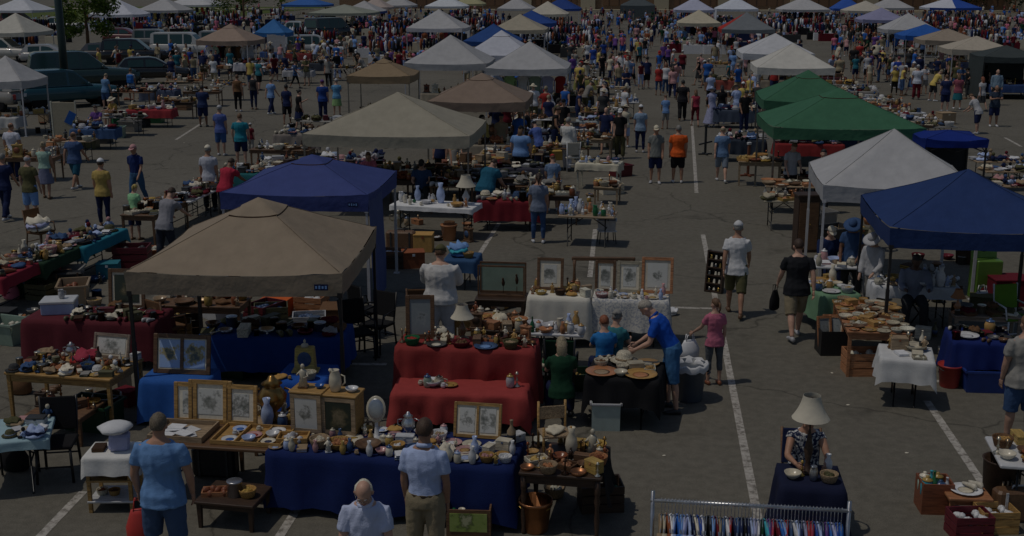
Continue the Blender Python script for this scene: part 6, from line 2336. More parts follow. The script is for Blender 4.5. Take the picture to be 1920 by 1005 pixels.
def garment_mesh(v):
    r2 = random.Random(v)
    m = MB()
    n = 20
    rg = []
    for z, hw_, th in ((-.15, .045, .014), (-.16, .07, .017), (-.19, .15, .02), (-.225, .205, .021), (-.26, .225, .02), (-.33, .20, .021), (-.40, .19, .023), (-.60, .195, .026), (-.78, .20, .028)):
        rg.append([((th * (1 + .3 * math.sin(6 * k * math.pi / n + z * 9 + v))) * math.sin(2 * math.pi * k / n), hw_ * math.cos(2 * math.pi * k / n), z) for k in range(n)])
    m.rings(rg[::-1])
    for s_ in (-1, 1):
        m.tube([(0, s_ * .19, -.23), (.005, s_ * .25, -.39), (0, s_ * .255, -.53 if v % 2 else -.75)], [.03, .034, .03], 8, 0, .6)
    return m.mesh('garment')


GM = [garment_mesh(v) for v in range(4)]
hm_ = MB()
hm_.tube([(0, 0, -.14), (0, 0, -.02), (0, .02, 0), (0, 0, .022), (0, -.018, .01)], .004, 5)
hm_.tube([(0, -.2, -.22), (0, 0, -.135), (0, .2, -.22)], .006, 5)
HM = hm_.mesh('hanger')
for i, c_ in enumerate(GC):
    u = -rl / 2 + .08 + (rl - .14) * i / (len(GC) - 1)
    q = rc + X * u
    o = ob('hanging_shirt', GM[i % 4], [mat(c_, 'cloth')], None, (q.x, q.y, 1.555), ra + rnd.uniform(-.12, .12), None, 'OBJECT')
    tag(o, '%s garment hanging on the chrome rack' % nice(c_), 'garment', 'garments on the chrome rack')
    ob('hanger', HM, [mat('silver', 'metal')], o, link='OBJECT')

q = W(1755, 965)
t = thing('wooden_box', 'open brown wooden box of teal bottles at the lower right', 'box', (q.x, q.y + .16, 0), .03)
m = MB()
for sx, sy in ((0, -1), (0, 1), (-1, 0), (1, 0)):
    m.box((sx * .17, sy * .16, .19), (.36 if sx == 0 else .02, .02 if sx == 0 else .30, .38))
m.box((0, 0, .01), (.33, .30, .02))
ob('case', m, mat('rust', 'wood'), t)
for i in range(7):
    good('bottle' if i % 2 else 'jar', ('turquoise', 'green', 'teal', 'white', 'mint', 'turquoise', 'green')[i], (q.x - .11 + .075 * (i % 4), q.y + .08 + .13 * (i // 4), .20), 0, 1.15, 'in the brown box of bottles')
table('right edge', (1876, 872), (1990, 880), .9, .72, 'folding', 'white', 'white folding table at the lower right edge')
scatter('right edge', 8, 'brown', 'on the white table at the lower right edge', -.95, .2)
q = W(1820, 935, .3)
table_at('tray stand', (q.x, q.y + .2), .05, .5, .42, .3, 'bench', 'copper', 'low copper brown stand with a white dish at the lower right')
good('platter', 'white', on('tray stand', 0, 0), 0, 1.05, '', 'white dish of trinkets on the low stand at the lower right', 'cream', 1)
good('shoe', 'ivory', on('tray stand', .4, .35, .03), .5, .8, '', 'ivory shoes beside the white dish at the lower right', None, 0)
q = W(1880, 955)
t = thing('umbrella_bin', 'dark brown ribbed leather bin at the lower right edge', 'bin', (q.x, q.y + .2, 0), .4)
m = MB()
m.lathe([(.17, 0), (.18, .02), (.21, .54), (.225, .56), (.20, .56), (.17, .05), (.002, .04)], 22)
ob('bin_body', m, mat('dark_brown', 'leather'), t)
m = MB()
for k in range(5):
    m.tube([(-.1 + .05 * k, -.17 - .01 * (2 - abs(k - 2)), .2), (-.11 + .055 * k, -.19 - .01 * (2 - abs(k - 2)), .36)], .012, 5)
ob('strap_trim', m, mat('tan', 'leather'), t)
for (px_, py_, k_, c_, lb, s_) in ((1872, 1003, 'crate', 'honey', 'honey coloured wooden crate of plates at the lower right', .9), (1822, 1015, 'crate', 'maroon', 'dark red wooden crate cut by the lower picture edge', .95), (1912, 985, 'suitcase', 'brown', 'brown case at the lower right corner', 1.0)):
    q = W(px_, py_)
    good(k_, c_, (q.x, q.y + .15, 0), .15, s_, '', lb, 'white', 0)

# ================================================================== MIDDLE STALLS
table('lamp table', (732, 384), (884, 392), .8, .78, 'folding', 'white', 'white folding table with a pale lamp under the wide beige canopy')
cloth('lamp table', (.72, .72, .72), 'short white cloth on the folding table with the pale lamp', (.12, .12, .12, .12), 51, fold=.6)
table_lamp(on('lamp table', .72, .2), .72, .24, 'pale lamp with a wide bell shade on the white folding table', 'ivory', 'white', .14)
take('lamp table', .72, .2, .22)
good('vase', 'pale_blue', on('lamp table', .08, .3), 0, 2.0, '', 'tall pale blue glass vase on the white folding table', None, 1, fin='glass')
take('lamp table', .08, .3, .14)
scatter('lamp table', 14, 'glass', 'on the white folding table with the lamp', scale=1.0)
for (px_, py_, k_, c_, lb, s_) in ((752, 470, 'suitcase', 'brown', 'brown case under the white folding table', 1.2), (795, 470, 'carton', 'honey', 'honey carton under the white folding table', 1.4), (842, 450, 'bucket', 'copper', 'copper pail under the white folding table', 1.3), (748, 430, 'urn', 'cream', 'cream urn under the white folding table', 1.5),
                                   (775, 500, 'carton', 'rust', 'rust carton beside the blue side curtain', 1.3), (735, 500, 'crate', 'dark_brown', 'dark crate beside the blue side curtain', 1.3)):
    q = W(px_, py_)
    good(k_, c_, (q.x, q.y, 0), rnd.uniform(-.3, .3), s_, '', lb)
table('cooler', (832, 488), (890, 490), .75, .62, 'folding', 'tan', 'small tan table of blue cloths left of the parking line')
cloth('cooler', (.04, .10, .22), 'denim blue cloth on the small table left of the parking line', (.25, .35, .2, .1), 53)
good('folded_cloth', 'light_blue', on('cooler', -.2, .2), 0, 1.5, '', 'light blue cloths heaped left of the parking line', 'turquoise', 2)
good('basket', 'honey', on('cooler', .45, -.3), 0, .9, '', 'honey basket on the denim blue cloth', 'tan', 1)
table('folding mid', (1046, 404), (1152, 408), .8, .74, 'folding', 'tan', 'tan folding table of bottles on the open asphalt')
scatter('folding mid', 18, 'glass', 'on the tan folding table', scale=1.0)
q = W(1137, 458)
good('tote', 'light_grey', (q.x, q.y + .15, .32), 0, .7, '', 'pale patterned tub on a stool beside the tan folding table', 'pale_blue', 0)
m = MB()
t = thing('metal_stool', 'thin legged stool under the pale patterned tub', 'stool', (q.x, q.y + .15, 0), .2)
m.box((0, 0, .305), (.42, .34, .02))
ob('seat', m, mat('white', 'plastic'), t)
for sx in (-1, 1):
    for sy in (-1, 1):
        m = MB()
        m.tube([(sx * .17, sy * .13, .3), (sx * .2, sy * .16, 0)], .011, 5)
        ob('leg', m, mat('charcoal', 'metal'), t)
table('white desk', (1080, 306), (1160, 309), .75, .78, 'wood', 'ivory', 'ivory painted desk beside the aisle')
cloth('white desk', (.60, .56, .44), 'cream cloth over the ivory desk', (.2, .25, .2, .25), 57)
scatter('white desk', 11, 'china', 'on the ivory desk')
table('shelf low', (1112, 350), (1160, 352), .6, .5, 'bench', 'tan', 'low tan bench in front of the ivory desk')
scatter('shelf low', 6, 'brown', 'on the low tan bench')
q = W(1072, 320)
chair((q.x, q.y, 0), 3.4, 'white', 'ivory', 'ivory chair behind the ivory desk')
for i, (px_, py_, w_, st, c_, cc, th, nm) in enumerate((
        (1035, 362, 1.4, 'wood', 'dark_brown', None, 'brown', 'dark table behind the woman in jeans'), (955, 372, 1.5, 'folding', 'grey', (.20, .02, .03), 'mix', 'maroon covered table beside the jeans woman'),
        (1105, 258, 1.6, 'wood', 'tan', None, 'mix', 'tan table beyond the ivory desk'), (1120, 225, 1.6, 'folding', 'white', (.35, .40, .42), 'cloths', 'grey covered table beside the aisle'), (1160, 190, 1.8, 'folding', 'white', None, 'china', 'white table at the aisle edge'),
        (930, 330, 1.8, 'wood', 'dark_brown', None, 'dark', 'dark table right of the wide beige canopy'), (960, 285, 2.0, 'folding', 'tan', None, 'mix', 'tan table beyond the wide beige canopy'), (880, 315, 1.8, 'folding', 'white', (.05, .05, .06), 'brown', 'black covered table under the wide beige canopy'),
        (700, 330, 2.2, 'wood', 'brown', None, 'mix', 'brown table behind the royal blue canopy'), (800, 335, 2.0, 'wood', 'dark_brown', None, 'brown', 'dark table behind the white folding table'), (640, 315, 1.6, 'folding', 'white', (.25, .03, .04), 'mix', 'red covered table under the beige canopy'),
        (530, 278, 2.0, 'wood', 'brown', None, 'mix', 'brown table left of the wide beige canopy'), (560, 250, 1.6, 'folding', 'tan', (.25, .22, .2), 'cloths', 'greyish covered table beyond the brown one'), (600, 225, 1.8, 'folding', 'grey', None, 'dark', 'grey table of green things'),
        (475, 322, 1.6, 'folding', 'tan', (.03, .18, .20), 'mix', 'teal covered table behind the royal blue canopy'), (520, 305, 1.2, 'wood', 'tan', None, 'mix', 'small tan table behind the royal blue canopy'),
        (1425, 300, 1.3, 'wood', 'tan', None, 'brown', 'tan table left of the front green canopy'), (1480, 345, 1.3, 'folding', 'tan', None, 'wood', 'tan folding table under the front green canopy'), (1470, 372, 1.1, 'folding', 'beige', None, 'mix', 'beige folding table left of the large white canopy'),
        (1390, 260, 1.6, 'folding', 'white', (.03, .04, .06), 'cloths', 'black covered table beside the front green canopy'), (1560, 330, 1.8, 'wood', 'brown', None, 'dark', 'brown table deep under the front green canopy'))):
    q = W(px_, py_, .76)
    k_ = nm
    table_at(k_, q, rnd.uniform(-.08, .08), w_, .75, .76, st, c_, nm, 1)
    if cc:
        cloth(k_, cc, '%s cloth on the %s' % ({'maroon': 'maroon', 'grey': 'grey', 'black': 'black', 'red': 'red', 'greyish': 'grey brown', 'teal': 'teal'}[nm.split()[0]], nm.replace('covered ', '')), (.5, .4, .4, .4), 60 + i)
    scatter(k_, 16, th, 'on the ' + nm, scale=1.2)

# rows of tables running away on the left
for i, (px_, py_, L_, w_, st, c_, cc, th, nm) in enumerate((
        (30, 512, 2.0, .8, 'folding', 'tan', (.28, .03, .05), 'mix', 'red covered table at the left edge'), (105, 484, 1.9, .8, 'folding', 'tan', (.03, .07, .04), 'china', 'dark green covered table in the left row'),
        (178, 456, 1.9, .8, 'folding', 'tan', (.03, .22, .30), 'cloths', 'teal covered table ending the left row'), (305, 398, 2.0, .85, 'wood', 'brown', None, 'mix', 'brown table behind the boy in lime'),
        (372, 372, 1.8, .8, 'folding', 'white', None, 'dark', 'white table left of the royal blue canopy'), (408, 350, 1.6, .8, 'folding', 'tan', None, 'mix', 'tan table beside the person in crimson'))):
    a = W(px_, py_, .74)
    k_ = nm
    table_at(k_, (a.x - w_ / 2, a.y + L_ / 2 - .4), -.04, w_, L_, .74, st, c_, nm)
    if cc:
        cloth(k_, cc, '%s cloth over the %s' % (nm.split(' covered')[0], nm.replace(nm.split(' covered')[0] + ' covered ', '')), (.3, .22, .3, .3), 90 + i)
    scatter(k_, 30, th, 'on the ' + nm, scale=1.05)
for (px_, py_, k_, c_, lb, s_) in ((250, 500, 'crate', 'maroon', 'dark red crate behind the brown canopy', 1.6), (285, 478, 'basket', 'rust', 'rust basket near the man in the grey t-shirt', 1.8), (205, 520, 'carton', 'teal', 'teal carton under the left row', 1.2), (120, 540, 'tote', 'grey', 'grey tote under the left row', 1.2),
                                   (60, 555, 'carton', 'dark_green', 'dark green carton under the left row', 1.3), (250, 540, 'carton', 'white', 'white carton behind the shore painting', 1.2), (215, 470, 'bag', 'charcoal', 'charcoal bag beside the boy in lime', 1.4)):
    q = W(px_, py_)
    good(k_, c_, (q.x, q.y, 0), rnd.uniform(-.4, .4), s_, '', lb)
q = W(80, 470)
chair((q.x, q.y, 0), 1.2, 'brown', 'brown', 'turned brown chair wrapped with a pale sheet at the left', True)
good('folded_cloth', 'ivory', (q.x, q.y, .48), 0, 1.8, '', 'pale sheet on the turned brown chair', 'lavender', 2)
# left far row: brown counter, tubs and tables by the lamp post
for i, (px_, py_, w_, L_, st, c_, cc, th, nm) in enumerate((
        (62, 292, 1.6, .8, 'wood', 'brown', None, 'brown', 'brown counter beside the low white canopy'), (135, 262, 1.5, .8, 'folding', 'tan', None, 'mix', 'tan table left of the grey tubs'), (180, 240, 1.6, .8, 'folding', 'grey', (.05, .10, .22), 'cloths', 'denim covered table near the lamp post'),
        (235, 218, 1.6, .8, 'folding', 'grey', None, 'dark', 'grey table right of the lamp post'), (284, 204, 1.9, .9, 'folding', 'white', (.40, .05, .06), 'china', 'red covered table behind the parked cars'), (330, 190, 1.7, .8, 'wood', 'dark_brown', None, 'brown', 'dark table beside the red covered one'),
        (380, 170, 1.8, .8, 'wood', 'brown', None, 'mix', 'brown table of lamps before the cars'), (430, 160, 1.7, .8, 'folding', 'grey', None, 'mix', 'grey table under the shoppers in vests'), (560, 132, 1.8, .8, 'folding', 'white', (.50, .5, .52), 'cloths', 'white covered table near the small brown canopy'),
        (530, 118, 1.8, .8, 'wood', 'brown', None, 'mix', 'brown table right of the tan canopy'), (600, 100, 2.0, .8, 'folding', 'tan', None, 'brown', 'tan table beyond the small brown canopy'))):
    q = W(px_, py_, .76)
    table_at(nm, q, .12, w_, L_, .76, st, c_, nm)
    if cc:
        cloth(nm, cc, '%s cloth on the %s' % (nm.split()[0], nm.replace('covered ', '')), (.35, .35, .35, .35), 120 + i)
    scatter(nm, 14, th, 'on the ' + nm, scale=1.2)
for i, (px_, py_, k_, c_) in enumerate(((165, 278, 'tote', 'olive'), (190, 268, 'tote', 'charcoal'), (216, 258, 'tote', 'pale_green'), (245, 246, 'tote', 'grey'), (268, 238, 'carton', 'charcoal'), (290, 230, 'tote', 'green'), (318, 218, 'carton', 'dark_brown'), (112, 300, 'tote', 'light_grey'), (345, 206, 'crate', 'brown'))):
    q = W(px_, py_)
    good(k_, c_, (q.x, q.y, 0), rnd.uniform(-.3, .3), 1.25, 'in the row before the left tables')
q = W(124, 262)
t = thing('display_board', 'pale upright display board with a blue picture near the lamp post', 'board', (q.x, q.y, 0), .1)
m = MB()
m.box((0, 0, .8), (1.0, .05, 1.3), 0, None, .01)
ob('panel', m, mat('beige', 'paper'), t)
m = MB()
m.box((.25, -.03, .85), (.3, .015, .5), 0, Matrix.Rotation(.5, 3, 'Y'))
ob('poster', m, mat('blue', 'paper'), t)
for s_ in (-1, 1):
    m = MB()
    m.box((s_ * .47, 0, .75), (.05, .07, 1.5))
    ob('post', m, mat('ivory', 'wood'), t)
# heaped row on the right, running away behind the green canopies
for i in range(8):
    f = i / 7
    px_, py_ = 1742 - 190 * f, 236 - 92 * f
    q = W(px_, py_, .7)
    nm = '%s table of heaped goods behind the green canopies' % ('first', 'second', 'third', 'fourth', 'fifth', 'sixth', 'seventh', 'last')[i]
    table_at(nm, q, .15, 1.9, .85, .7, 'folding', rnd.choice(('tan', 'white', 'grey')), nm + ', counted from the low blue tent')
    if i % 2:
        cloth(nm, (.30, .28, .26) if i % 4 == 1 else (.12, .04, .05), 'cloth over the ' + nm, (.3,) * 4, 150 + i)
    scatter(nm, 12, ('mix', 'cloths', 'mix', 'brown')[i % 4], 'on the %s heaped table' % nm.split()[0], scale=1.25)
q = W(1772, 232)
good('carton', 'tan', (q.x, q.y, 0), .3, 1.8, '', 'tan carton beside the low blue tent', 'cream', 1)
q = W(1895, 330)
for i, (px_, py_) in enumerate(((1888, 318), (1905, 345), (1870, 300))):
    q = W(px_, py_, .6)
    nm = ('middle', 'near', 'far')[i] + ' table of clothes at the right edge'
    table_at(nm, q, .1, 1.5, .8, .6, 'folding', 'tan', nm)
    scatter(nm, 10, 'cloths', 'on the ' + nm, scale=1.2)
# two wooden easel stands beside the green canopy
for i, (px_, py_) in enumerate(((1402, 330), (1322, 290))):
    q = W(px_, py_)
    t = thing('wooden_stand', ('short wooden cross stand with a white top left of the front green canopy', 'thin metal display stand beside the people in white')[i], 'stand', (q.x, q.y, 0), .3)
    m = MB()
    m.box((0, 0, .5), (.07, .07, 1.0))
    ob('post', m, mat('rust' if i == 0 else 'charcoal', 'wood'), t)
    m = MB()
    m.box((0, 0, .42), (.5, .05, .05), 0, Matrix.Rotation(-.2, 3, 'Y'))
    m.box((0, 0, .03), (.5, .06, .05))
    m.box((0, 0, .035), (.06, .45, .05))
    ob('crosspiece', m, mat('rust' if i == 0 else 'charcoal', 'wood'), t)
    m = MB()
    m.box((0, 0, 1.04), (.12, .12, .08), 0, None, .01)
    ob('top_block', m, mat('white' if i == 0 else 'charcoal', 'wood'), t)

# middle of the market: tables and heaps between the wide beige canopy and the aisle
for i, (px_, py_, w_, st, c_, cc, th, nm) in enumerate((
        (1010, 345, 1.2, 'wood', 'brown', None, 'mix', 'small brown table behind the red capped boy'), (985, 312, 1.8, 'folding', 'grey', (.05, .05, .07), 'dark', 'charcoal covered table right of the taupe canopy'), (1060, 275, 1.6, 'wood', 'brown', None, 'mix', 'brown table behind the man in white'),
        (905, 300, 1.6, 'wood', 'brown', None, 'brown', 'brown table under the right beige corner'), (1020, 250, 2.0, 'folding', 'tan', (.04, .06, .12), 'cloths', 'dark blue covered table beyond the taupe canopy'), (1095, 240, 1.6, 'folding', 'white', None, 'mix', 'white table of small wares near the aisle'),
        (1010, 222, 2.0, 'folding', 'white', None, 'mix', 'white table under the right white peak'), (1085, 208, 1.8, 'wood', 'brown', None, 'mix', 'brown table beside the right white peak'), (1130, 205, 1.4, 'folding', 'tan', (.36, .34, .3), 'china', 'beige covered table at the aisle edge'),
        (1075, 180, 1.8, 'folding', 'grey', (.03, .03, .035), 'mix', 'black covered table beyond the right white peak'), (1150, 165, 1.6, 'wood', 'tan', None, 'china', 'tan table of yellow china at the aisle edge'), (1110, 150, 1.8, 'folding', 'white', (.30, .30, .1), 'mix', 'yellow covered table by the aisle'),
        (1090, 128, 2.0, 'folding', 'white', None, 'mix', 'far white table by the aisle'), (760, 318, 1.8, 'wood', 'dark_brown', None, 'mix', 'dark table deep under the beige canopy'), (660, 300, 1.8, 'folding', 'grey', (.3, .12, .14), 'cloths', 'rose covered table under the beige canopy'),
        (850, 345, 1.2, 'wood', 'brown', None, 'dark', 'small brown table behind the pale lamp'), (960, 252, 1.8, 'folding', 'grey', None, 'mix', 'grey table beside the taupe canopy'), (1380, 205, 1.8, 'folding', 'white', (.06, .08, .12), 'cloths', 'slate covered table left of the rear green canopy'),
        (1395, 180, 1.8, 'wood', 'brown', None, 'mix', 'brown table left of the rear green canopy'), (1370, 150, 2.0, 'folding', 'tan', (.3, .08, .06), 'mix', 'rust covered table right of the aisle'), (1345, 120, 2.0, 'wood', 'tan', None, 'brown', 'tan table under the red and grey canopy'),
        (700, 128, 2.0, 'wood', 'brown', None, 'mix', 'brown table left of the pair of white peaks'), (745, 108, 2.2, 'folding', 'white', None, 'brown', 'white copperware table left of the peaks'), (640, 128, 1.8, 'folding', 'grey', None, 'mix', 'grey table left of the small brown canopy'),
        (250, 172, 2.0, 'wood', 'brown', None, 'mix', 'brown table behind the shopper with the backpack'), (300, 168, 1.8, 'folding', 'grey', (.08, .1, .16), 'cloths', 'slate covered table before the charcoal car'), (345, 152, 1.9, 'wood', 'tan', None, 'brown', 'tan table right of the charcoal car'),
        (505, 128, 2.0, 'wood', 'brown', None, 'mix', 'brown table beyond the shoppers in vests'), (590, 118, 2.0, 'folding', 'white', (.06, .07, .09), 'mix', 'black covered table left of the brown peak'), (560, 100, 2.0, 'folding', 'tan', (.25, .05, .05), 'mix', 'red covered table below the blue canopy'),
        (470, 118, 2.0, 'folding', 'white', (.5, .5, .55), 'cloths', 'lavender covered table under the tan canopy'), (405, 128, 1.8, 'wood', 'dark_brown', None, 'mix', 'dark table under the left of the tan canopy'))):
    q = W(px_, py_, .76)
    k_ = nm
    table_at(k_, q, rnd.uniform(-.1, .1), w_, .8, .76, st, c_, nm, 0)
    if cc:
        cloth(k_, cc, 'cloth on the ' + nm.replace('covered ', ''), (.5, .4, .4, .4), 300 + i)
    scatter(k_, 15, th, 'on the ' + nm, scale=1.3)


def heap(x0, x1, y0, y1, n, theme, where, scale=1.4):
    kinds, cols = THEME[theme]
    for _ in range(n):
        q = W(rnd.uniform(x0, x1), rnd.uniform(y0, y1))
        if all(abs(q.x - T['c'].x) > T['w'] / 2 + .1 or abs(q.y - T['c'].y) > T['d'] / 2 + .1 for T in TABLES.values()):
            good(rnd.choice(kinds + ('carton', 'crate', 'basket', 'bag', 'tote')), rnd.choice(cols + ('dark_brown', 'black')), (q.x, q.y, 0), rnd.random() * 6.28, scale * rnd.uniform(.8, 1.2), where)


heap(640, 720, 340, 372, 12, 'brown', 'on the ground behind the royal blue canopy')
heap(900, 1000, 330, 400, 14, 'mix', 'on the ground left of the woman in jeans')
heap(730, 880, 420, 470, 10, 'brown', 'on the ground under the white folding table', 1.0)
heap(1090, 1160, 360, 380, 6, 'brown', 'on the ground before the ivory desk', 1.0)
heap(950, 1080, 240, 300, 16, 'mix', 'on the ground beyond the ivory desk')
heap(1150, 1165, 265, 330, 6, 'dark', 'on the ground at the ivory desk', 1.2)
heap(470, 560, 320, 345, 8, 'mix', 'on the ground left of the royal blue canopy')
heap(1435, 1500, 320, 372, 8, 'dark', 'on the ground under the front green canopy', 1.2)
heap(1530, 1640, 420, 470, 14, 'mix', 'on the ground under the large white canopy', 1.2)
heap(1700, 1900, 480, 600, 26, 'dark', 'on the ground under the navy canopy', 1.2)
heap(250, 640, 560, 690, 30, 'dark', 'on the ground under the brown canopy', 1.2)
heap(1240, 1262, 590, 640, 4, 'dark', 'on the ground right of the quilt', .9)
heap(860, 1000, 610, 640, 10, 'brown', 'on the ground before the glass case', 1.0)
heap(1690, 1790, 630, 700, 8, 'mix', 'on the ground behind the white right table', 1.0)
heap(170, 330, 150, 200, 16, 'mix', 'on the ground before the parked cars', 1.4)
heap(330, 460, 118, 150, 18, 'mix', 'on the ground under the tan canopy', 1.4)
heap(460, 640, 100, 140, 24, 'mix', 'on the ground right of the tan canopy', 1.4)
heap(0, 200, 520, 600, 18, 'mix', 'on the ground behind the maroon cloth', 1.2)
heap(20, 240, 700, 800, 12, 'dark', 'on the ground below the honey coloured table', 1.0)
heap(880, 1090, 570, 680, 18, 'brown', 'on the ground behind the red stall', 1.1)
heap(1580, 1680, 620, 700, 9, 'brown', 'on the ground under the long copper brown table', 1.0)
heap(985, 1130, 930, 985, 8, 'brown', 'on the ground under the antique table', .9)
heap(60, 190, 215, 285, 14, 'mix', 'on the ground among the left tables', 1.2)
heap(540, 640, 230, 262, 14, 'dark', 'in the green heap left of the beige canopy', 1.3)

# tables under every farther canopy
FARK = [k for k in CANOPY if k not in ('big brown canopy', 'royal blue canopy', 'navy canopy', 'big white canopy', 'big beige canopy', 'front green canopy', 'dark grey canopy')]
for k in FARK:
    C_ = CANOPY[k]
    far = C_['c'].y > 95
    for row, (dx, dy) in enumerate(((0, -.36), (.3, .25)) if not far else ((0, -.38),)):
        q = C_['c'] + C_['X'] * (dx * C_['w']) + C_['Y'] * (dy * C_['d'])
        nm = '%s table under the %s' % (('front', 'rear')[row], k)
        cc = rnd.choice(((.55, .55, .54), (.03, .04, .08), (.25, .03, .03), (.3, .26, .2), (.04, .08, .22), None))
        table_at(nm, q, C_['ang'], min(2.4, C_['w'] * .7), .75, .76, 'folding', rnd.choice(('white', 'tan', 'grey')), nm, 0)
        if cc and not far:
            cloth(nm, cc, 'cloth over the ' + nm, (.4,) * 4, 200 + len(TABLES))
        scatter(nm, 3 if far else 6, rnd.choice(('mix', 'cloths', 'brown', 'china')), 'on the ' + nm, scale=1.5 if far else 1.3)
# clothes hung under the tan and the clothes canopies
for k, n_, cs in (('tan left canopy', 9, ('white', 'mint', 'maroon', 'black', 'cream', 'charcoal', 'brown', 'white', 'light_grey')), ('white clothes canopy', 10, ('navy', 'blue', 'yellow', 'navy', 'cream', 'denim', 'brown', 'black', 'pale_blue', 'charcoal')), ('white dark stall canopy', 8, ('black', 'charcoal', 'navy', 'black', 'maroon', 'black', 'brown', 'charcoal')),
                  ('right white peak', 6, ('pale_blue', 'lime', 'white', 'pale_green', 'lavender', 'red')), ('long white canopy', 8, ('black', 'navy', 'gold', 'black', 'charcoal', 'orange', 'navy', 'white')), ('cream middle canopy', 4, ('white', 'black', 'maroon', 'charcoal'))):
    C_ = CANOPY[k]
    for i in range(n_):
        q = C_['c'] + C_['X'] * (C_['w'] * (-.4 + .8 * i / (n_ - 1))) + C_['Y'] * (-.1 * C_['d'])
        o = ob('hanging_shirt', GM[i % 4], [mat(cs[i], 'cloth')], None, (q.x, q.y, C_['ze'] - .25), C_['ang'] + math.pi / 2 + rnd.uniform(-.3, .3), 1.25, 'OBJECT')
        tag(o, '%s garment hung under the %s' % (nice(cs[i]), k), 'garment', 'garments hung under canopies')

# ================================================================== PEOPLE
# --- the nearest ones
o, hd, fg, s_ = person((296, 776), 1.80, 4, 'wide', ((.19, .37, .70), 'tee'), ((.06, .10, .19), 'shorts'), ('short', (.20, .16, .11)), None, 'tan', 'heavy', 'charcoal', 'near', 'man in bright light blue t-shirt and denim shorts, red bag in hand')
q = hd[-1]
t = good('bag', (.58, .05, .04), (q.x - .02, q.y, q.z - .52), .3, (.85, .85, 1.28), '', 'bright red carrier bag held by the man in light blue', 'red', 0, fin='plastic')
o, hd, fg, s_ = person((796, 786), 1.80, -4, 'stand', ((.48, .58, .86), 'polo'), ('khaki', 'pants'), ('short', (.075, .042, .025)), None, 'tan', 'normal', 'charcoal', 'near', 'man in pale blue polo shirt and khaki trousers at the navy table')
m = MB()
m.rings([fg.ring(.975 + z, .176, .134, -.004, 24) for z in (-.016, .016)], 0, True, False)
ob('belt', m, mat('dark_brown', 'leather'), o)
o, hd, fg, s_ = person((681, 901), 1.74, 186, 'down', ((.58, .64, .86), 'polo'), ('khaki', 'pants'), ('fringe', 'ivory'), None, 'fair', 'normal', 'charcoal', 'near', 'bald man in very pale blue polo, facing the camera and looking down')
face_details(o, fg)
o, hd, fg, s_ = person((1517, 772), 1.66, 180, 'table', ((.02, .03, .08), 'tank'), ('denim', 'pants'), ('short', 'dark_brown'), None, 'tan', 'normal', 'charcoal', 'near', 'seated woman in dark flowered top, head hidden behind the tall lamp', fin='pattern')
wc = o.location.copy()
chair((wc.x, wc.y + .05, 0), 0, 'brown', 'navy', 'brown wooden chair of the woman behind the tall lamp', False, .43)
o, hd, fg, s_ = person((1212, 563), 1.76, 82, 'bend', ((.012, .085, .48), 'polo'), ((.05, .15, .32), 'shorts'), ('short', (.42, .38, .32)), None, 'fair', 'normal', 'charcoal', 'near', 'grey haired man in royal blue polo bending over the wooden bowls')
o, hd, fg, s_ = person((1342, 560), 1.36, 18, 'hold', ('pink', 'tee'), ((.10, .11, .12), 'capri'), ('pony', 'brown'), None, 'fair', 'slim', 'rust', 'near', 'girl in pink t-shirt and grey leggings holding a white bag')
q = hd[-1]
good('bag', 'white', (q.x, q.y, q.z - .40), .4, .98, '', 'white plastic bag in the hand of the girl in pink', 'white', 1, fin='plastic')
L_ = W(1292, 757)
t = thing('trash_can', 'grey plastic trash can lined with white beside the girl in pink', 'trash can', (L_.x, L_.y + .2, 0), 0)
m = MB()
m.lathe([(.19, 0), (.2, .02), (.255, .52), (.27, .53), (.27, .56), (.25, .56), (.24, .5), (.002, .46)], 22)
ob('can', m, mat((.10, .12, .15), 'plastic'), t)
m = MB()
m.rings([[(r_ * (1 + .03 * math.sin(k * 3)) * math.cos(k * math.pi / 12), r_ * (1 + .03 * math.sin(k * 3)) * math.sin(k * math.pi / 12), z + .02 * math.sin(k * 2.3)) for k in range(24)] for r_, z in ((.276, .48), (.284, .56), (.262, .585), (.23, .5), (.2, .4))], 0, True, False)
ob('bag_liner', m, mat('white', 'plastic'), t)
for s2 in (-1, 1):
    m = MB()
    m.tube([(s2 * .26, -.06, .42), (s2 * .30, -.04, .44), (s2 * .30, .04, .44), (s2 * .26, .06, .42)], .013, 6)
    ob('handle', m, mat((.10, .12, .15), 'plastic'), t)
person((1385, 416), 1.80, -6, 'walk', ('white', 'tee'), ('olive', 'shorts'), ('short', 'grey'), ('cap', 'white'), 'tan', 'normal', 'brown', 'near', 'man in white t-shirt, olive shorts and white cap walking up the aisle')
o, hd, fg, s_ = person((1498, 449), 1.78, 6, 'walk2', ((.018, .019, .023), 'tee'), ('khaki', 'shorts'), ('short', 'dark_brown'), None, 'fair', 'heavy', 'light_grey', 'near', 'man in black t-shirt and khaki shorts with a black bag')
q = hd[-1]
good('bag', 'black', (q.x - .03, q.y, q.z - .45), .9, (.72, .7, 1.12), '', 'black bag carried by the man in the black t-shirt', 'black', 2)
person((1928, 592), 1.78, 12, 'stand', ('grey', 'tee'), ('denim', 'shorts'), ('short', 'brown'), None, 'fair', 'heavy', 'light_grey', 'near', 'man in grey t-shirt cut by the right picture edge')
person((826, 461), 1.86, -3, 'fold', ((.80, .79, .78), 'long'), ('light_grey', 'pants'), ('short', 'brown'), ('cap', 'olive'), 'fair', 'big', 'charcoal', 'near', 'broad man in white long-sleeved shirt and olive cap behind the red stall')

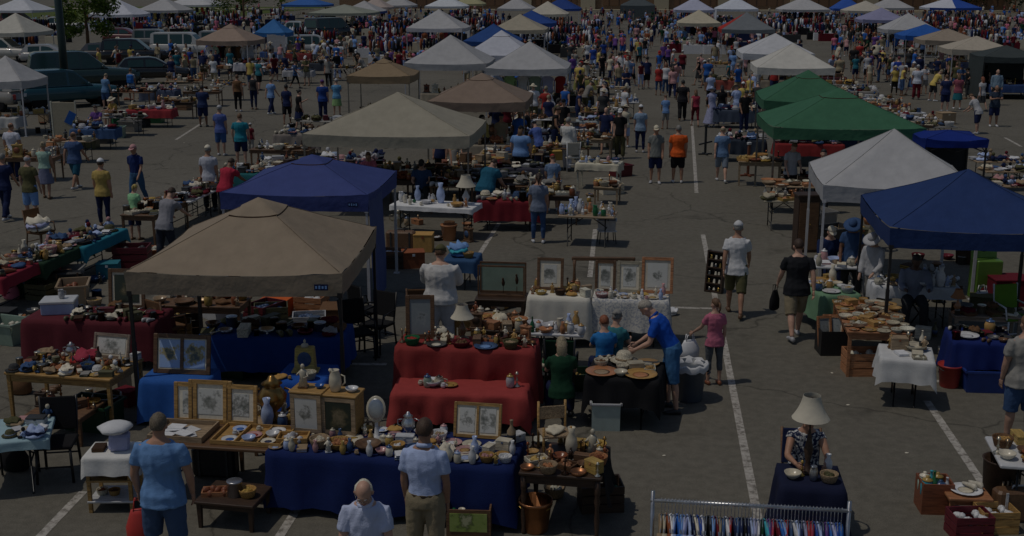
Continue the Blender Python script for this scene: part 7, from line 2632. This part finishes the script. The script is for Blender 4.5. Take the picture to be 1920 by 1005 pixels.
for (x, y, f_, c_, hr, hw, lb) in ((1133, 592, 10, (.03, .20, .52), ('short', 'rust'), None, 'seated person in bright blue t-shirt behind the black cloth table'), (1157, 583, -15, (.05, .22, .26), ('bun', 'grey'), ('cap', 'grey'), 'seated person in teal t-shirt and grey cap behind the black cloth table')):
    o, hd, fg, s_ = person((x, y), 1.52, f_, 'sit', (c_, 'tee'), ('navy', 'pants'), hr, hw, 'fair', 'slim', 'charcoal', 'mid', lb)
    t = thing('folding_stool', 'black stool under the seated person in %s' % ('bright blue' if f_ == 10 else 'teal'), 'stool', o.location)
    zs = (fg.legs[1][0].z - .10) * s_
    m = MB()
    m.box((0, -.03, zs - .02), (.34, .34, .04), 0, None, .01)
    ob('seat', m, mat('black', 'cloth'), t)
    for sx in (-1, 1):
        for sy in (-1, 1):
            m = MB()
            m.tube([(sx * .14, -.03 + sy * .14, zs - .04), (sx * .17, -.03 + sy * .17, 0)], .012, 6)
            ob('leg', m, mat('charcoal', 'metal'), t)

person((1053, 632), 1.58, 8, 'sit', ('dark_green', 'tee'), ('navy', 'pants'), ('long', 'khaki'), None, 'fair', 'normal', 'charcoal', 'mid', 'blond seated seller in dark green t-shirt beside the red stall')

# --- the middle distance: head pixel, height, facing, pose, top, bottom, hair, hat, skin, build
MID = (
    (1010, 325, 1.66, 4, 'stand', (.19, .23, .32), 'tee', 'denim', 'slim', 'pony', 'dark_brown', None, 'tan', 'normal', 'woman in grey blue t-shirt and blue jeans beside the tan folding table'),
    (1231, 236, 1.76, 178, 'stand', (.22, .23, .22), 'tee', 'navy', 'shorts', 'short', 'brown', ('cap', 'cream'), 'tan', 'normal', 'man in grey t-shirt, navy shorts and pale cap beside the one in orange'),
    (1273, 235, 1.76, 2, 'stand', (.78, .13, .025), 'tee', 'black', 'shorts', 'short', 'grey', None, 'tan', 'heavy', 'man in bright orange t-shirt and black shorts in the aisle'),
    (1356, 237, 1.74, -2, 'walk', (.15, .26, .46), 'tee', (.22, .27, .34), 'shorts', 'fringe', 'khaki', None, 'fair', 'normal', 'bald man in light blue t-shirt and grey blue shorts in the aisle'),
    (1281, 150, 1.80, 0, 'walk2', (.02, .02, .025), 'tee', 'black', 'pants', 'short', 'black', None, 'tan', 'heavy', 'man all in black walking up the middle of the aisle'),
    (1305, 168, 1.58, 5, 'walk', 'crimson', 'tank', 'maroon', 'capri', 'long', 'brown', None, 'fair', 'slim', 'woman in crimson top right of the man in black'),
    (1335, 163, 1.68, 20, 'fold', 'lavender', 'dress', 'white', 'none', 'bun', 'grey', ('hat', 'pale_blue'), 'fair', 'normal', 'woman in a long white dress and pale blue sun hat'),
    (1354, 160, 1.66, 10, 'hips', 'black', 'tee', 'lavender', 'skirt', 'long', 'black', None, 'tan', 'normal', 'long haired woman in black top and pale skirt beside the white dress'),
    (1202, 197, 1.70, 0, 'stand', (.30, .42, .58), 'tee', 'navy', 'slim', 'short', 'brown', ('cap', 'white'), 'fair', 'normal', 'woman in pale blue patterned top and navy trousers at the aisle edge'),
    (1248, 178, 1.42, 10, 'look', 'light_blue', 'tee', 'grey', 'shorts', 'short', 'brown', None, 'fair', 'slim', 'boy in light blue t-shirt and grey shorts in the aisle'),
    (1262, 124, 1.68, 4, 'walk', 'rose', 'tee', 'navy', 'pants', 'long', 'dark_brown', None, 'fair', 'normal', 'woman in rose t-shirt and navy trousers in the aisle'),
    (1236, 120, 1.66, 0, 'stand', 'red', 'tee', 'denim', 'capri', 'pony', 'brown', None, 'fair', 'slim', 'woman in red t-shirt and denim leggings in the aisle'),
    (1380, 158, 1.7, 30, 'look', 'pale_blue', 'tee', 'charcoal', 'pants', 'short', 'grey', ('hat', 'tan'), 'fair', 'normal', None),
    (1400, 170, 1.7, 200, 'look', 'black', 'tee', 'navy', 'pants', 'short', 'black', None, 'tan', 'heavy', None),
    (20, 230, 1.78, -8, 'wide', (.62, .64, .74), 'tee', 'navy', 'pants', 'fringe', 'brown', None, 'tan', 'heavy', 'bald man in white t-shirt and navy trousers at the left edge'),
    (51, 291, 1.74, -6, 'wide', 'olive', 'tee', 'light_blue', 'shorts', 'fringe', 'light_grey', None, 'fair', 'normal', 'grey haired man in olive t-shirt and light blue shorts'),
    (3, 288, 1.76, 0, 'walk', 'navy', 'tee', 'navy', 'pants', 'short', 'grey', None, 'tan', 'normal', 'person in navy t-shirt and navy trousers cut by the left edge'),
    (80, 266, 1.62, 10, 'carry', 'mint', 'tank', (.20, .22, .34), 'skirt', 'bun', 'khaki', None, 'tan', 'normal', 'woman in mint top and grey blue skirt in the left lane'),
    (137, 247, 1.74, -10, 'walk', (.05, .09, .20), 'tee', (.02, .10, .16), 'shorts', 'fringe', 'brown', None, 'tan', 'heavy', 'bald man in dark blue t-shirt and teal shorts in the left lane'),
    (188, 298, 1.72, -2, 'stand', (.52, .38, .12), 'tee', 'navy', 'slim', 'short', 'dark_brown', ('cap', 'white'), 'tan', 'normal', 'man in yellow t-shirt, navy trousers and white cap'),
    (249, 272, 1.76, 172, 'walk2', (.014, .03, .12), 'polo', (.05, .13, .26), 'slim', 'short', 'grey', ('cap', 'rose'), 'tan', 'normal', 'man in navy polo and jeans walking toward the camera in the left lane'),
    (252, 346, 1.34, -10, 'look', (.28, .56, .30), 'tee', 'navy', 'shorts', 'pony', 'yellow', None, 'fair', 'slim', 'blond child in lime t-shirt and navy shorts at the left row'),
    (321, 352, 1.76, -14, 'reach', (.34, .34, .38), 'tee', (.03, .035, .05), 'pants', 'short', 'dark_brown', None, 'fair', 'normal', 'man in pale grey t-shirt bending over the left row'),
    (389, 273, 1.76, 6, 'stand', (.56, .58, .66), 'tee', (.012, .014, .02), 'pants', 'short', 'grey', ('cap', 'ivory'), 'tan', 'normal', 'man in white t-shirt, black trousers and ivory cap at the left row'),
    (433, 297, 1.70, -20, 'reach', (.42, .03, .06), 'tee', 'charcoal', 'pants', 'short', 'dark_brown', None, 'brown', 'heavy', 'person in crimson t-shirt beside the royal blue canopy'),
    (411, 198, 1.76, 0, 'stand', (.10, .15, .42), 'tee', (.04, .10, .26), 'shorts', 'short', 'grey', ('cap', 'light_grey'), 'fair', 'normal', 'man in violet blue t-shirt, blue shorts and pale cap in the left lane'),
    (449, 213, 1.72, 5, 'wide', (.02, .22, .30), 'tee', 'navy', 'shorts', 'short', 'brown', None, 'fair', 'heavy', 'person in teal t-shirt and navy shorts in the left lane'),
    (469, 231, 1.06, -10, 'stand', 'maroon', 'tee', 'grey', 'pants', 'short', 'brown', ('cap', 'white'), 'fair', 'normal', 'small child in maroon top and white cap beside the one in teal'),
    (378, 160, 1.74, 8, 'fold', (.02, .035, .10), 'tee', 'navy', 'shorts', 'short', 'black', None, 'brown', 'heavy', 'person in dark navy t-shirt and navy shorts beside the brown table of lamps'),
    (444, 140, 1.72, 5, 'stand', 'brown', 'tank', 'black', 'slim', 'short', 'brown', None, 'tan', 'normal', 'person in brown vest and black trousers in the left lane'),
    (474, 138, 1.70, -5, 'stand', 'charcoal', 'tank', 'navy', 'slim', 'short', 'khaki', None, 'fair', 'normal', 'person in charcoal vest and navy trousers in the left lane'),
    (508, 146, 1.70, -25, 'walk', 'light_blue', 'tee', 'navy', 'pants', 'short', 'khaki', None, 'fair', 'normal', 'person in light blue t-shirt and navy trousers left of the taupe canopies'),
    (536, 158, 1.74, 12, 'walk2', 'navy', 'tee', 'black', 'shorts', 'short', 'black', None, 'brown', 'slim', 'person in navy t-shirt and black shorts left of the taupe canopies'),
    (561, 168, 1.66, -60, 'carry', 'black', 'tee', 'navy', 'skirt', 'bun', 'black', None, 'fair', 'normal', 'woman in black top and long navy skirt left of the beige canopy'),
    (604, 150, 1.74, 0, 'stand', (.02, .06, .26), 'tee', 'navy', 'pants', 'short', 'maroon', ('cap', 'purple'), 'fair', 'heavy', 'person in royal blue t-shirt and dark cap near the small brown canopy'),
    (630, 148, 1.66, 14, 'fold', (.12, .32, .55), 'tee', 'lime', 'skirt', 'short', 'grey', ('cap', 'light_grey'), 'fair', 'normal', 'woman in sky blue t-shirt near the small brown canopy'),
    (198, 138, 1.70, -15, 'look', (.14, .28, .50), 'tee', 'denim', 'shorts', 'short', 'khaki', None, 'fair', 'normal', 'man in light blue t-shirt between the lamp post and the cars'),
    (244, 128, 1.68, 10, 'carry', 'light_grey', 'tee', 'denim', 'shorts', 'short', 'brown', None, 'tan', 'slim', 'person in grey t-shirt with a bright blue backpack before the cars'),
    (320, 106, 1.70, 10, 'look', 'navy', 'tee', 'pale_blue', 'shorts', 'short', 'grey', ('cap', 'red'), 'fair', 'normal', 'person in navy t-shirt and red cap behind the cars'),
    (208, 182, 1.66, 150, 'sit', 'gold', 'tee', 'green', 'skirt', 'bun', 'brown', ('hat', 'cream'), 'fair', 'normal', 'seated seller in gold top and cream sun hat'),
    (178, 198, 1.62, 170, 'sit', 'purple', 'tee', 'navy', 'pants', 'short', 'dark_brown', None, 'fair', 'heavy', 'seated seller in purple top near the lamp post'),
    (1066, 220, 1.74, -20, 'carry', (.60, .60, .58), 'long', 'light_grey', 'pants', 'short', 'grey', None, 'fair', 'heavy', 'man in white long-sleeved shirt behind the ivory desk'),
    (1036, 290, 1.52, 10, 'look', (.16, .24, .38), 'tee', 'maroon', 'shorts', 'short', 'brown', ('cap', 'red'), 'fair', 'normal', 'boy in blue t-shirt and red cap beside the maroon covered table'),
    (926, 298, 1.72, -30, 'bend', (.02, .12, .20), 'tee', 'navy', 'pants', 'short', 'dark_brown', None, 'fair', 'big', 'broad person in teal top bending right of the beige canopy'),
    (1001, 226, 1.66, 40, 'reach', (.10, .16, .45), 'tee', 'navy', 'pants', 'short', 'black', ('cap', 'white'), 'fair', 'normal', 'person in blue t-shirt and white cap beside the taupe canopy'),
    (1686, 106, 1.80, 4, 'stand', (.02, .055, .32), 'tee', 'black', 'pants', 'short', 'maroon', None, 'fair', 'heavy', 'person with bright blue backpack and black trousers on the right'),
    (1722, 122, 1.76, -4, 'stand', (.58, .62, .72), 'tee', 'maroon', 'pants', 'short', 'grey', ('cap', 'light_grey'), 'tan', 'heavy', 'man in white t-shirt and maroon trousers on the right'),
    (1765, 131, 1.70, -70, 'bend', 'yellow', 'tee', 'charcoal', 'shorts', 'short', 'khaki', None, 'fair', 'normal', 'person in yellow t-shirt bending under the beige canopy'),
    (1776, 140, 1.72, 4, 'stand', (.02, .03, .10), 'tee', 'navy', 'shorts', 'short', 'brown', None, 'fair', 'heavy', 'person in navy t-shirt and shorts before the beige canopy'),
    (1799, 138, 1.70, -6, 'carry', (.35, .10, .14), 'tee', (.02, .16, .20), 'skirt', 'long', 'brown', None, 'tan', 'normal', 'woman in striped red and white top and teal skirt'),
    (1822, 176, 1.70, 40, 'bend', 'light_grey', 'tee', 'navy', 'shorts', 'short', 'brown', None, 'fair', 'normal', 'person in pale t-shirt bending before the dark walled tent'),
    (1870, 160, 1.74, 178, 'fold', (.03, .045, .075), 'tee', 'navy', 'shorts', 'fringe', 'brown', None, 'tan', 'heavy', 'man in dark slate t-shirt and navy shorts before the dark walled tent'),
    (1872, 130, 1.76, 180, 'stand', (.22, .32, .42), 'long', 'charcoal', 'pants', 'fringe', 'grey', None, 'fair', 'heavy', 'man in pale blue long-sleeved shirt in the dark walled tent'),
    (1843, 144, 1.64, 20, 'walk', 'light_grey', 'tee', 'charcoal', 'skirt', 'long', 'rust', None, 'fair', 'slim', 'red haired woman in grey top before the dark walled tent'),
    (1637, 438, 1.62, 140, 'look', 'light_grey', 'long', 'grey', 'pants', 'long', 'grey', ('hat', 'light_grey'), 'fair', 'normal', 'person in pale grey shirt and grey hat under the navy canopy'),
    (1560, 425, 1.66, 190, 'sit', (.015, .03, .10), 'long', 'navy', 'pants', 'short', 'brown', ('cap', 'ivory'), 'fair', 'heavy', 'seated person in navy shirt and ivory cap under the large white canopy'),
    (1600, 412, 1.66, 160, 'look', 'denim', 'tee', 'charcoal', 'pants', 'short', 'black', ('hat', 'denim'), 'brown', 'normal', 'person in denim blue t-shirt and denim hat under the large white canopy'),
    (1720, 478, 1.70, 175, 'sit', (.20, .22, .28), 'long', 'charcoal', 'pants', 'short', 'black', None, 'dark', 'heavy', 'seated person in slate grey shirt behind the lace cloth'),
    (1490, 268, 1.70, 200, 'look', 'light_grey', 'tee', 'black', 'pants', 'short', 'brown', None, 'fair', 'normal', 'person in pale grey t-shirt under the front green canopy'),
    (1545, 280, 1.72, 170, 'stand', 'brown', 'tee', 'charcoal', 'pants', 'short', 'black', None, 'fair', 'heavy', 'person in brown t-shirt under the front green canopy'),
    (690, 285, 1.66, 190, 'sit', 'pink', 'tee', 'grey', 'pants', 'long', 'brown', None, 'fair', 'normal', 'seated person in pink t-shirt under the beige canopy'),
    (790, 300, 1.70, 185, 'sit', 'denim', 'tee', 'charcoal', 'pants', 'short', 'black', ('cap', 'charcoal'), 'fair', 'heavy', 'seated person in denim blue shirt under the beige canopy'))
for r_ in MID:
    person((r_[0], r_[1]), r_[2], r_[3], r_[4], (r_[5], r_[6]), (r_[7], r_[8]), (r_[9], r_[10]), r_[11], r_[12], r_[13], rnd.choice(('charcoal', 'light_grey', 'brown', 'white')), 'mid', r_[14])
for (x, y, c_, lb, h_) in ((1686, 128, (.02, .07, .42), 'bright blue backpack worn beneath the white legged canopy', 1.6), (245, 148, (.03, .16, .50), 'bright blue backpack worn before the parked cars', 1.3)):
    q = W(x, y, 1.15)
    t = thing('backpack', lb, 'backpack', q, 0)
    m = MB()
    m.box((0, -.08, .0), (.32, .2, .46), 0, None, .06)
    ob('pack', m, mat(c_, 'cloth'), t)
    m = MB()
    m.box((0, -.2, -.08), (.24, .08, .22), 0, None, .03)
    ob('pocket', m, mat(c_, 'cloth'), t)

# --- the crowd: zones of the photograph's ground (x0, x1, y0, y1, how many)
ZONES = ((180, 420, 98, 150, 16), (420, 640, 95, 140, 16), (330, 640, 118, 170, 12), (1075, 1180, 150, 300, 17), (1060, 1200, 98, 165, 26), (1195, 1330, 98, 175, 18), (1330, 1420, 110, 235, 18), (930, 1060, 200, 330, 12),
         (1570, 1660, 95, 170, 18), (1640, 1740, 105, 180, 16), (1730, 1850, 120, 190, 14), (620, 760, 98, 160, 16), (330, 640, 118, 170, 17),
         (1440, 1560, 150, 190, 4), (860, 1000, 160, 200, 8), (500, 640, 98, 125, 10), (900, 1070, 190, 260, 8), (800, 980, 300, 345, 5))
SHIRTS = ('white', 'navy', 'blue', 'light_blue', 'red', 'black', 'grey', 'maroon', 'royal_blue', 'pale_blue', 'rose', 'charcoal', 'cream', 'olive', 'purple', 'teal', 'denim', 'rose', 'light_grey', 'khaki', 'yellow', 'navy', 'black', 'white', 'grey')
LEGS = ('navy', 'black', 'denim', 'khaki', 'charcoal', 'grey', 'olive', 'navy', 'black', 'pale_blue')
PROTO = [(p, b_, t_, l_) for p, b_, t_, l_ in (('walk', 'normal', 'tee', 'shorts'), ('walk2', 'heavy', 'tee', 'shorts'), ('stand', 'normal', 'tee', 'pants'), ('stand', 'heavy', 'tee', 'shorts'), ('look', 'normal', 'tee', 'pants'), ('look', 'slim', 'tank', 'capri'),
                                               ('fold', 'normal', 'tee', 'shorts'), ('hips', 'slim', 'tee', 'slim'), ('carry', 'normal', 'long', 'pants'), ('reach', 'normal', 'tee', 'shorts'), ('bend', 'normal', 'tee', 'shorts'), ('walk2', 'slim', 'tank', 'skirt'), ('walk', 'slim', 'tee', 'capri'), ('wide', 'big', 'tee', 'shorts'))]
taken = [o.location.to_2d() for o in PEOPLE]


def free(q, gap=.5):
    return all((q.x - a.x) ** 2 + (q.y - a.y) ** 2 > gap * gap for a in taken) and all((abs(q.x - T['c'].x) > T['w'] / 2 + .12 or abs(q.y - T['c'].y) > T['d'] / 2 + .12) for T in TABLES.values())


for (x0, x1, y0, y1, n_) in ZONES:
    k, tries = 0, 0
    while k < n_ and tries < n_ * 60:
        tries += 1
        if len(PEOPLE) >= 326:
            break
        x, y = rnd.uniform(x0, x1), y0 + (y1 - y0) * rnd.random() ** .8
        q = W(x, y)
        if not free(q):
            continue
        taken.append(q.to_2d())
        k += 1
        p, b_, t_, l_ = rnd.choice(PROTO)
        hair = rnd.choice((('short', 'brown'), ('short', 'black'), ('short', 'grey'), ('long', 'brown'), ('pony', 'dark_brown'), ('short', 'khaki'), ('long', 'black'), ('fringe', 'grey')))
        hat = rnd.choice((None, None, None, ('cap', 'white'), ('cap', 'red'), ('cap', 'navy'), ('hat', 'cream'), None, ('cap', 'black')))
        person((x, y), rnd.uniform(1.56, 1.82), rnd.choice((0, 0, 10, -15, 180, 170, 195, 90, -90, 40, -50)), p, (rnd.choice(SHIRTS), t_), (rnd.choice(LEGS), l_), hair, hat,
               rnd.choice(('fair', 'fair', 'tan', 'tan', 'brown')), b_, rnd.choice(('charcoal', 'white', 'brown')), 'far', None, 'shoppers in the crowd', True)
# --- the farthest shoppers read as one mass
mb = MB()
CC = ('white', 'navy', 'blue', 'light_blue', 'rose', 'black', 'grey', 'maroon', 'pale_blue', 'pink', 'charcoal', 'cream', 'rust', 'dark_green')
CM = [mat(c, 'cloth') for c in CC] + [mat(SKIN['tan'], 'skin'), mat('dark_brown', 'hair')]
lowp = {}
for i in range(5):
    p, b_, t_, l_ = PROTO[i]
    F = figure(p, b_, t_, l_, 'far')
    fg = F['fig']
    m = MB()
    fg.torso(m, .015, .84, 1.46, .01)
    for sd_ in (-1, 1):
        fg.arm(m, sd_, 0, .33, .015, 0, 6)
    k1 = len(m.f)
    for sd_ in (-1, 1):
        fg.leg(m, sd_, .56, .02, .03, 1, 6)
    for sd_ in (-1, 1):
        fg.leg(m, sd_, 1, 0, 0, 2, 6)
        fg.arm(m, sd_, .2, 1, 0, 2, 6)
    m.ell(fg.HC, (.075, .09, .115), None, 8, 2)
    m.ell(fg.HC + Vector((0, -.02, .03)), (.08, .092, .1), None, 8, 3)
    lowp[i] = m
cnt = 0
for (x0, x1, y0, y1, n_) in ((1090, 1340, 30, 62, 90), (1100, 1340, 60, 98, 60), (930, 1060, 40, 62, 14), (640, 930, 26, 62, 80), (1440, 1700, 27, 60, 90), (1770, 1915, 24, 58, 70), (180, 420, 34, 60, 60), (420, 540, 20, 42, 22), (1280, 1480, 40, 98, 50), (1700, 1800, 34, 100, 40), (640, 900, 62, 98, 40), (1800, 1920, 55, 105, 40), (1560, 1660, 60, 95, 30), (300, 640, 60, 100, 60), (640, 800, 95, 112, 14), (1060, 1200, 96, 112, 14), (1560, 1720, 96, 112, 14)):
    for _ in range(n_):
        q = W(rnd.uniform(x0, x1), rnd.uniform(y0, y1))
        if not free(q, .45):
            continue
        taken.append(q.to_2d())
        M_ = rz(rnd.random() * 6.28) * rnd.uniform(.9, 1.04)
        src = lowp[rnd.randrange(5)]
        a, b_ = rnd.randrange(len(CC)), rnd.choice((1, 5, 10, 6, 2))
        off = len(mb.v)
        mb.v += [tuple(M_ @ Vector(v) + q) for v in src.v]
        mb.f += [[i + off for i in f] for f in src.f]
        mb.m += [(a, b_, len(CC), len(CC) + 1)[i] for i in src.m]
        mb.s += src.s
cr = ob('crowd', mb, CM)
cr['kind'] = 'stuff'
cr['label'] = 'far crowd of shoppers before the brick building'
bpy.data.scenes.remove(_tmp)
# --- the farthest wares: tables, heaps and hung clothes too many and too small to tell apart
mb = MB()
for (x0, x1, y0, y1, n_) in ((175, 430, 36, 70, 46), (430, 640, 30, 100, 34), (640, 930, 34, 75, 46), (930, 1080, 50, 100, 26), (1240, 1480, 40, 105, 40), (1440, 1720, 34, 80, 50), (1690, 1920, 40, 100, 40), (0, 120, 36, 110, 22), (1060, 1110, 60, 110, 12), (680, 900, 75, 125, 24)):
    for _ in range(n_):
        q = W(rnd.uniform(x0, x1), rnd.uniform(y0, y1))
        if not free(q, .6):
            continue
        w_, d_ = rnd.uniform(1.2, 2.2), rnd.uniform(.6, .9)
        mb.box((q.x, q.y, .37), (w_, d_, .74), rnd.choice((1, 10, 5, 11, 5, 0, 7)))
        for _k in range(9):
            c_ = (q.x + rnd.uniform(-.5, .5) * w_, q.y + rnd.uniform(-.5, .5) * d_, .74 + rnd.uniform(.03, .25))
            s3 = (rnd.uniform(.06, .2), rnd.uniform(.06, .16), rnd.uniform(.05, .2))
            if rnd.random() < .5:
                mb.ell(c_, s3, None, 6, rnd.randrange(len(CC)))
            else:
                mb.box(c_, (s3[0] * 1.6, s3[1] * 1.6, s3[2] * 1.6), rnd.randrange(len(CC)), rz(rnd.random() * 3))
        if rnd.random() < .3:
            for _k in range(7):
                mb.ell((q.x - w_ / 2 + w_ * _k / 6, q.y + .5, 1.35), (.12, .22, .42), None, 8, rnd.choice((1, 5, 5, 10, 0, 7, 12)))
fw = ob('far_merchandise', mb, CM)
fw['kind'] = 'stuff'
fw['label'] = 'far heaps of wares and hung clothes under the distant canopies'

# ================================================================== LABELS: whatever still shares one is told apart by where it stands
bpy.context.view_layer.update()
ORD = ('', 'leftmost', 'second from left', 'third from left', 'fourth from left', 'fifth from left', 'sixth from left', 'seventh from left', 'eighth from left', 'ninth from left', 'tenth from left', 'eleventh from left', 'twelfth from left')
ANCH = [(k, PX(c['c'] + Vector((0, 0, 1.2)))) for k, c in CANOPY.items()] + [('lamp post', PX((lp.location.x, lp.location.y, 1)))]


def pos(o):
    return PX(o.matrix_world.translation)


for o in LABELS:
    if o.get('auto'):
        x, y = pos(o)
        k, (ax, ay) = min(ANCH, key=lambda a: (a[1][0] - x) ** 2 + 4 * (a[1][1] - y) ** 2)
        side = ('right of' if x > ax + 12 else 'left of' if x < ax - 12 else 'before' if y > ay else 'beyond')
        o['label'] = '%s, %s the %s' % (o['label'], side, k)
        del o['auto']


def same():
    d = {}
    for o in LABELS:
        d.setdefault(o['label'], []).append(o)
    return [v for v in d.values() if len(v) > 1]


SIZE = {}
for v in same():                                        # many alike: nearer and farther halves first
    if len(v) > 6:
        v.sort(key=lambda o: pos(o)[1])
        for i, o in enumerate(v):
            o['label'] = o['label'] + (', rear half' if i < len(v) / 2 else ', near half')
for v in same():
    v.sort(key=lambda o: pos(o)[0])
    n = len(v)
    for i, o in enumerate(v):
        if n == 2:
            w_ = ('left one', 'right one')[i]
        else:
            w_ = 'rightmost' if i == n - 1 else ORD[i + 1] if i + 1 < len(ORD) else 'number %d from left' % (i + 1)
        o['label'] = o['label'] + ', ' + w_
for o in LABELS:
    w_ = o['label'].replace(',', ' ,').split()
    if len([a for a in w_ if a != ',']) > 16:
        for a in (' glazed', ' metal', ' glass', ' plastic', ' covered', ' folded'):
            if len(o['label'].split()) > 16:
                o['label'] = o['label'].replace(a, '', 1)
    if len(o['label'].split()) < 4:
        o['label'] = o['label'] + ' at the flea market'
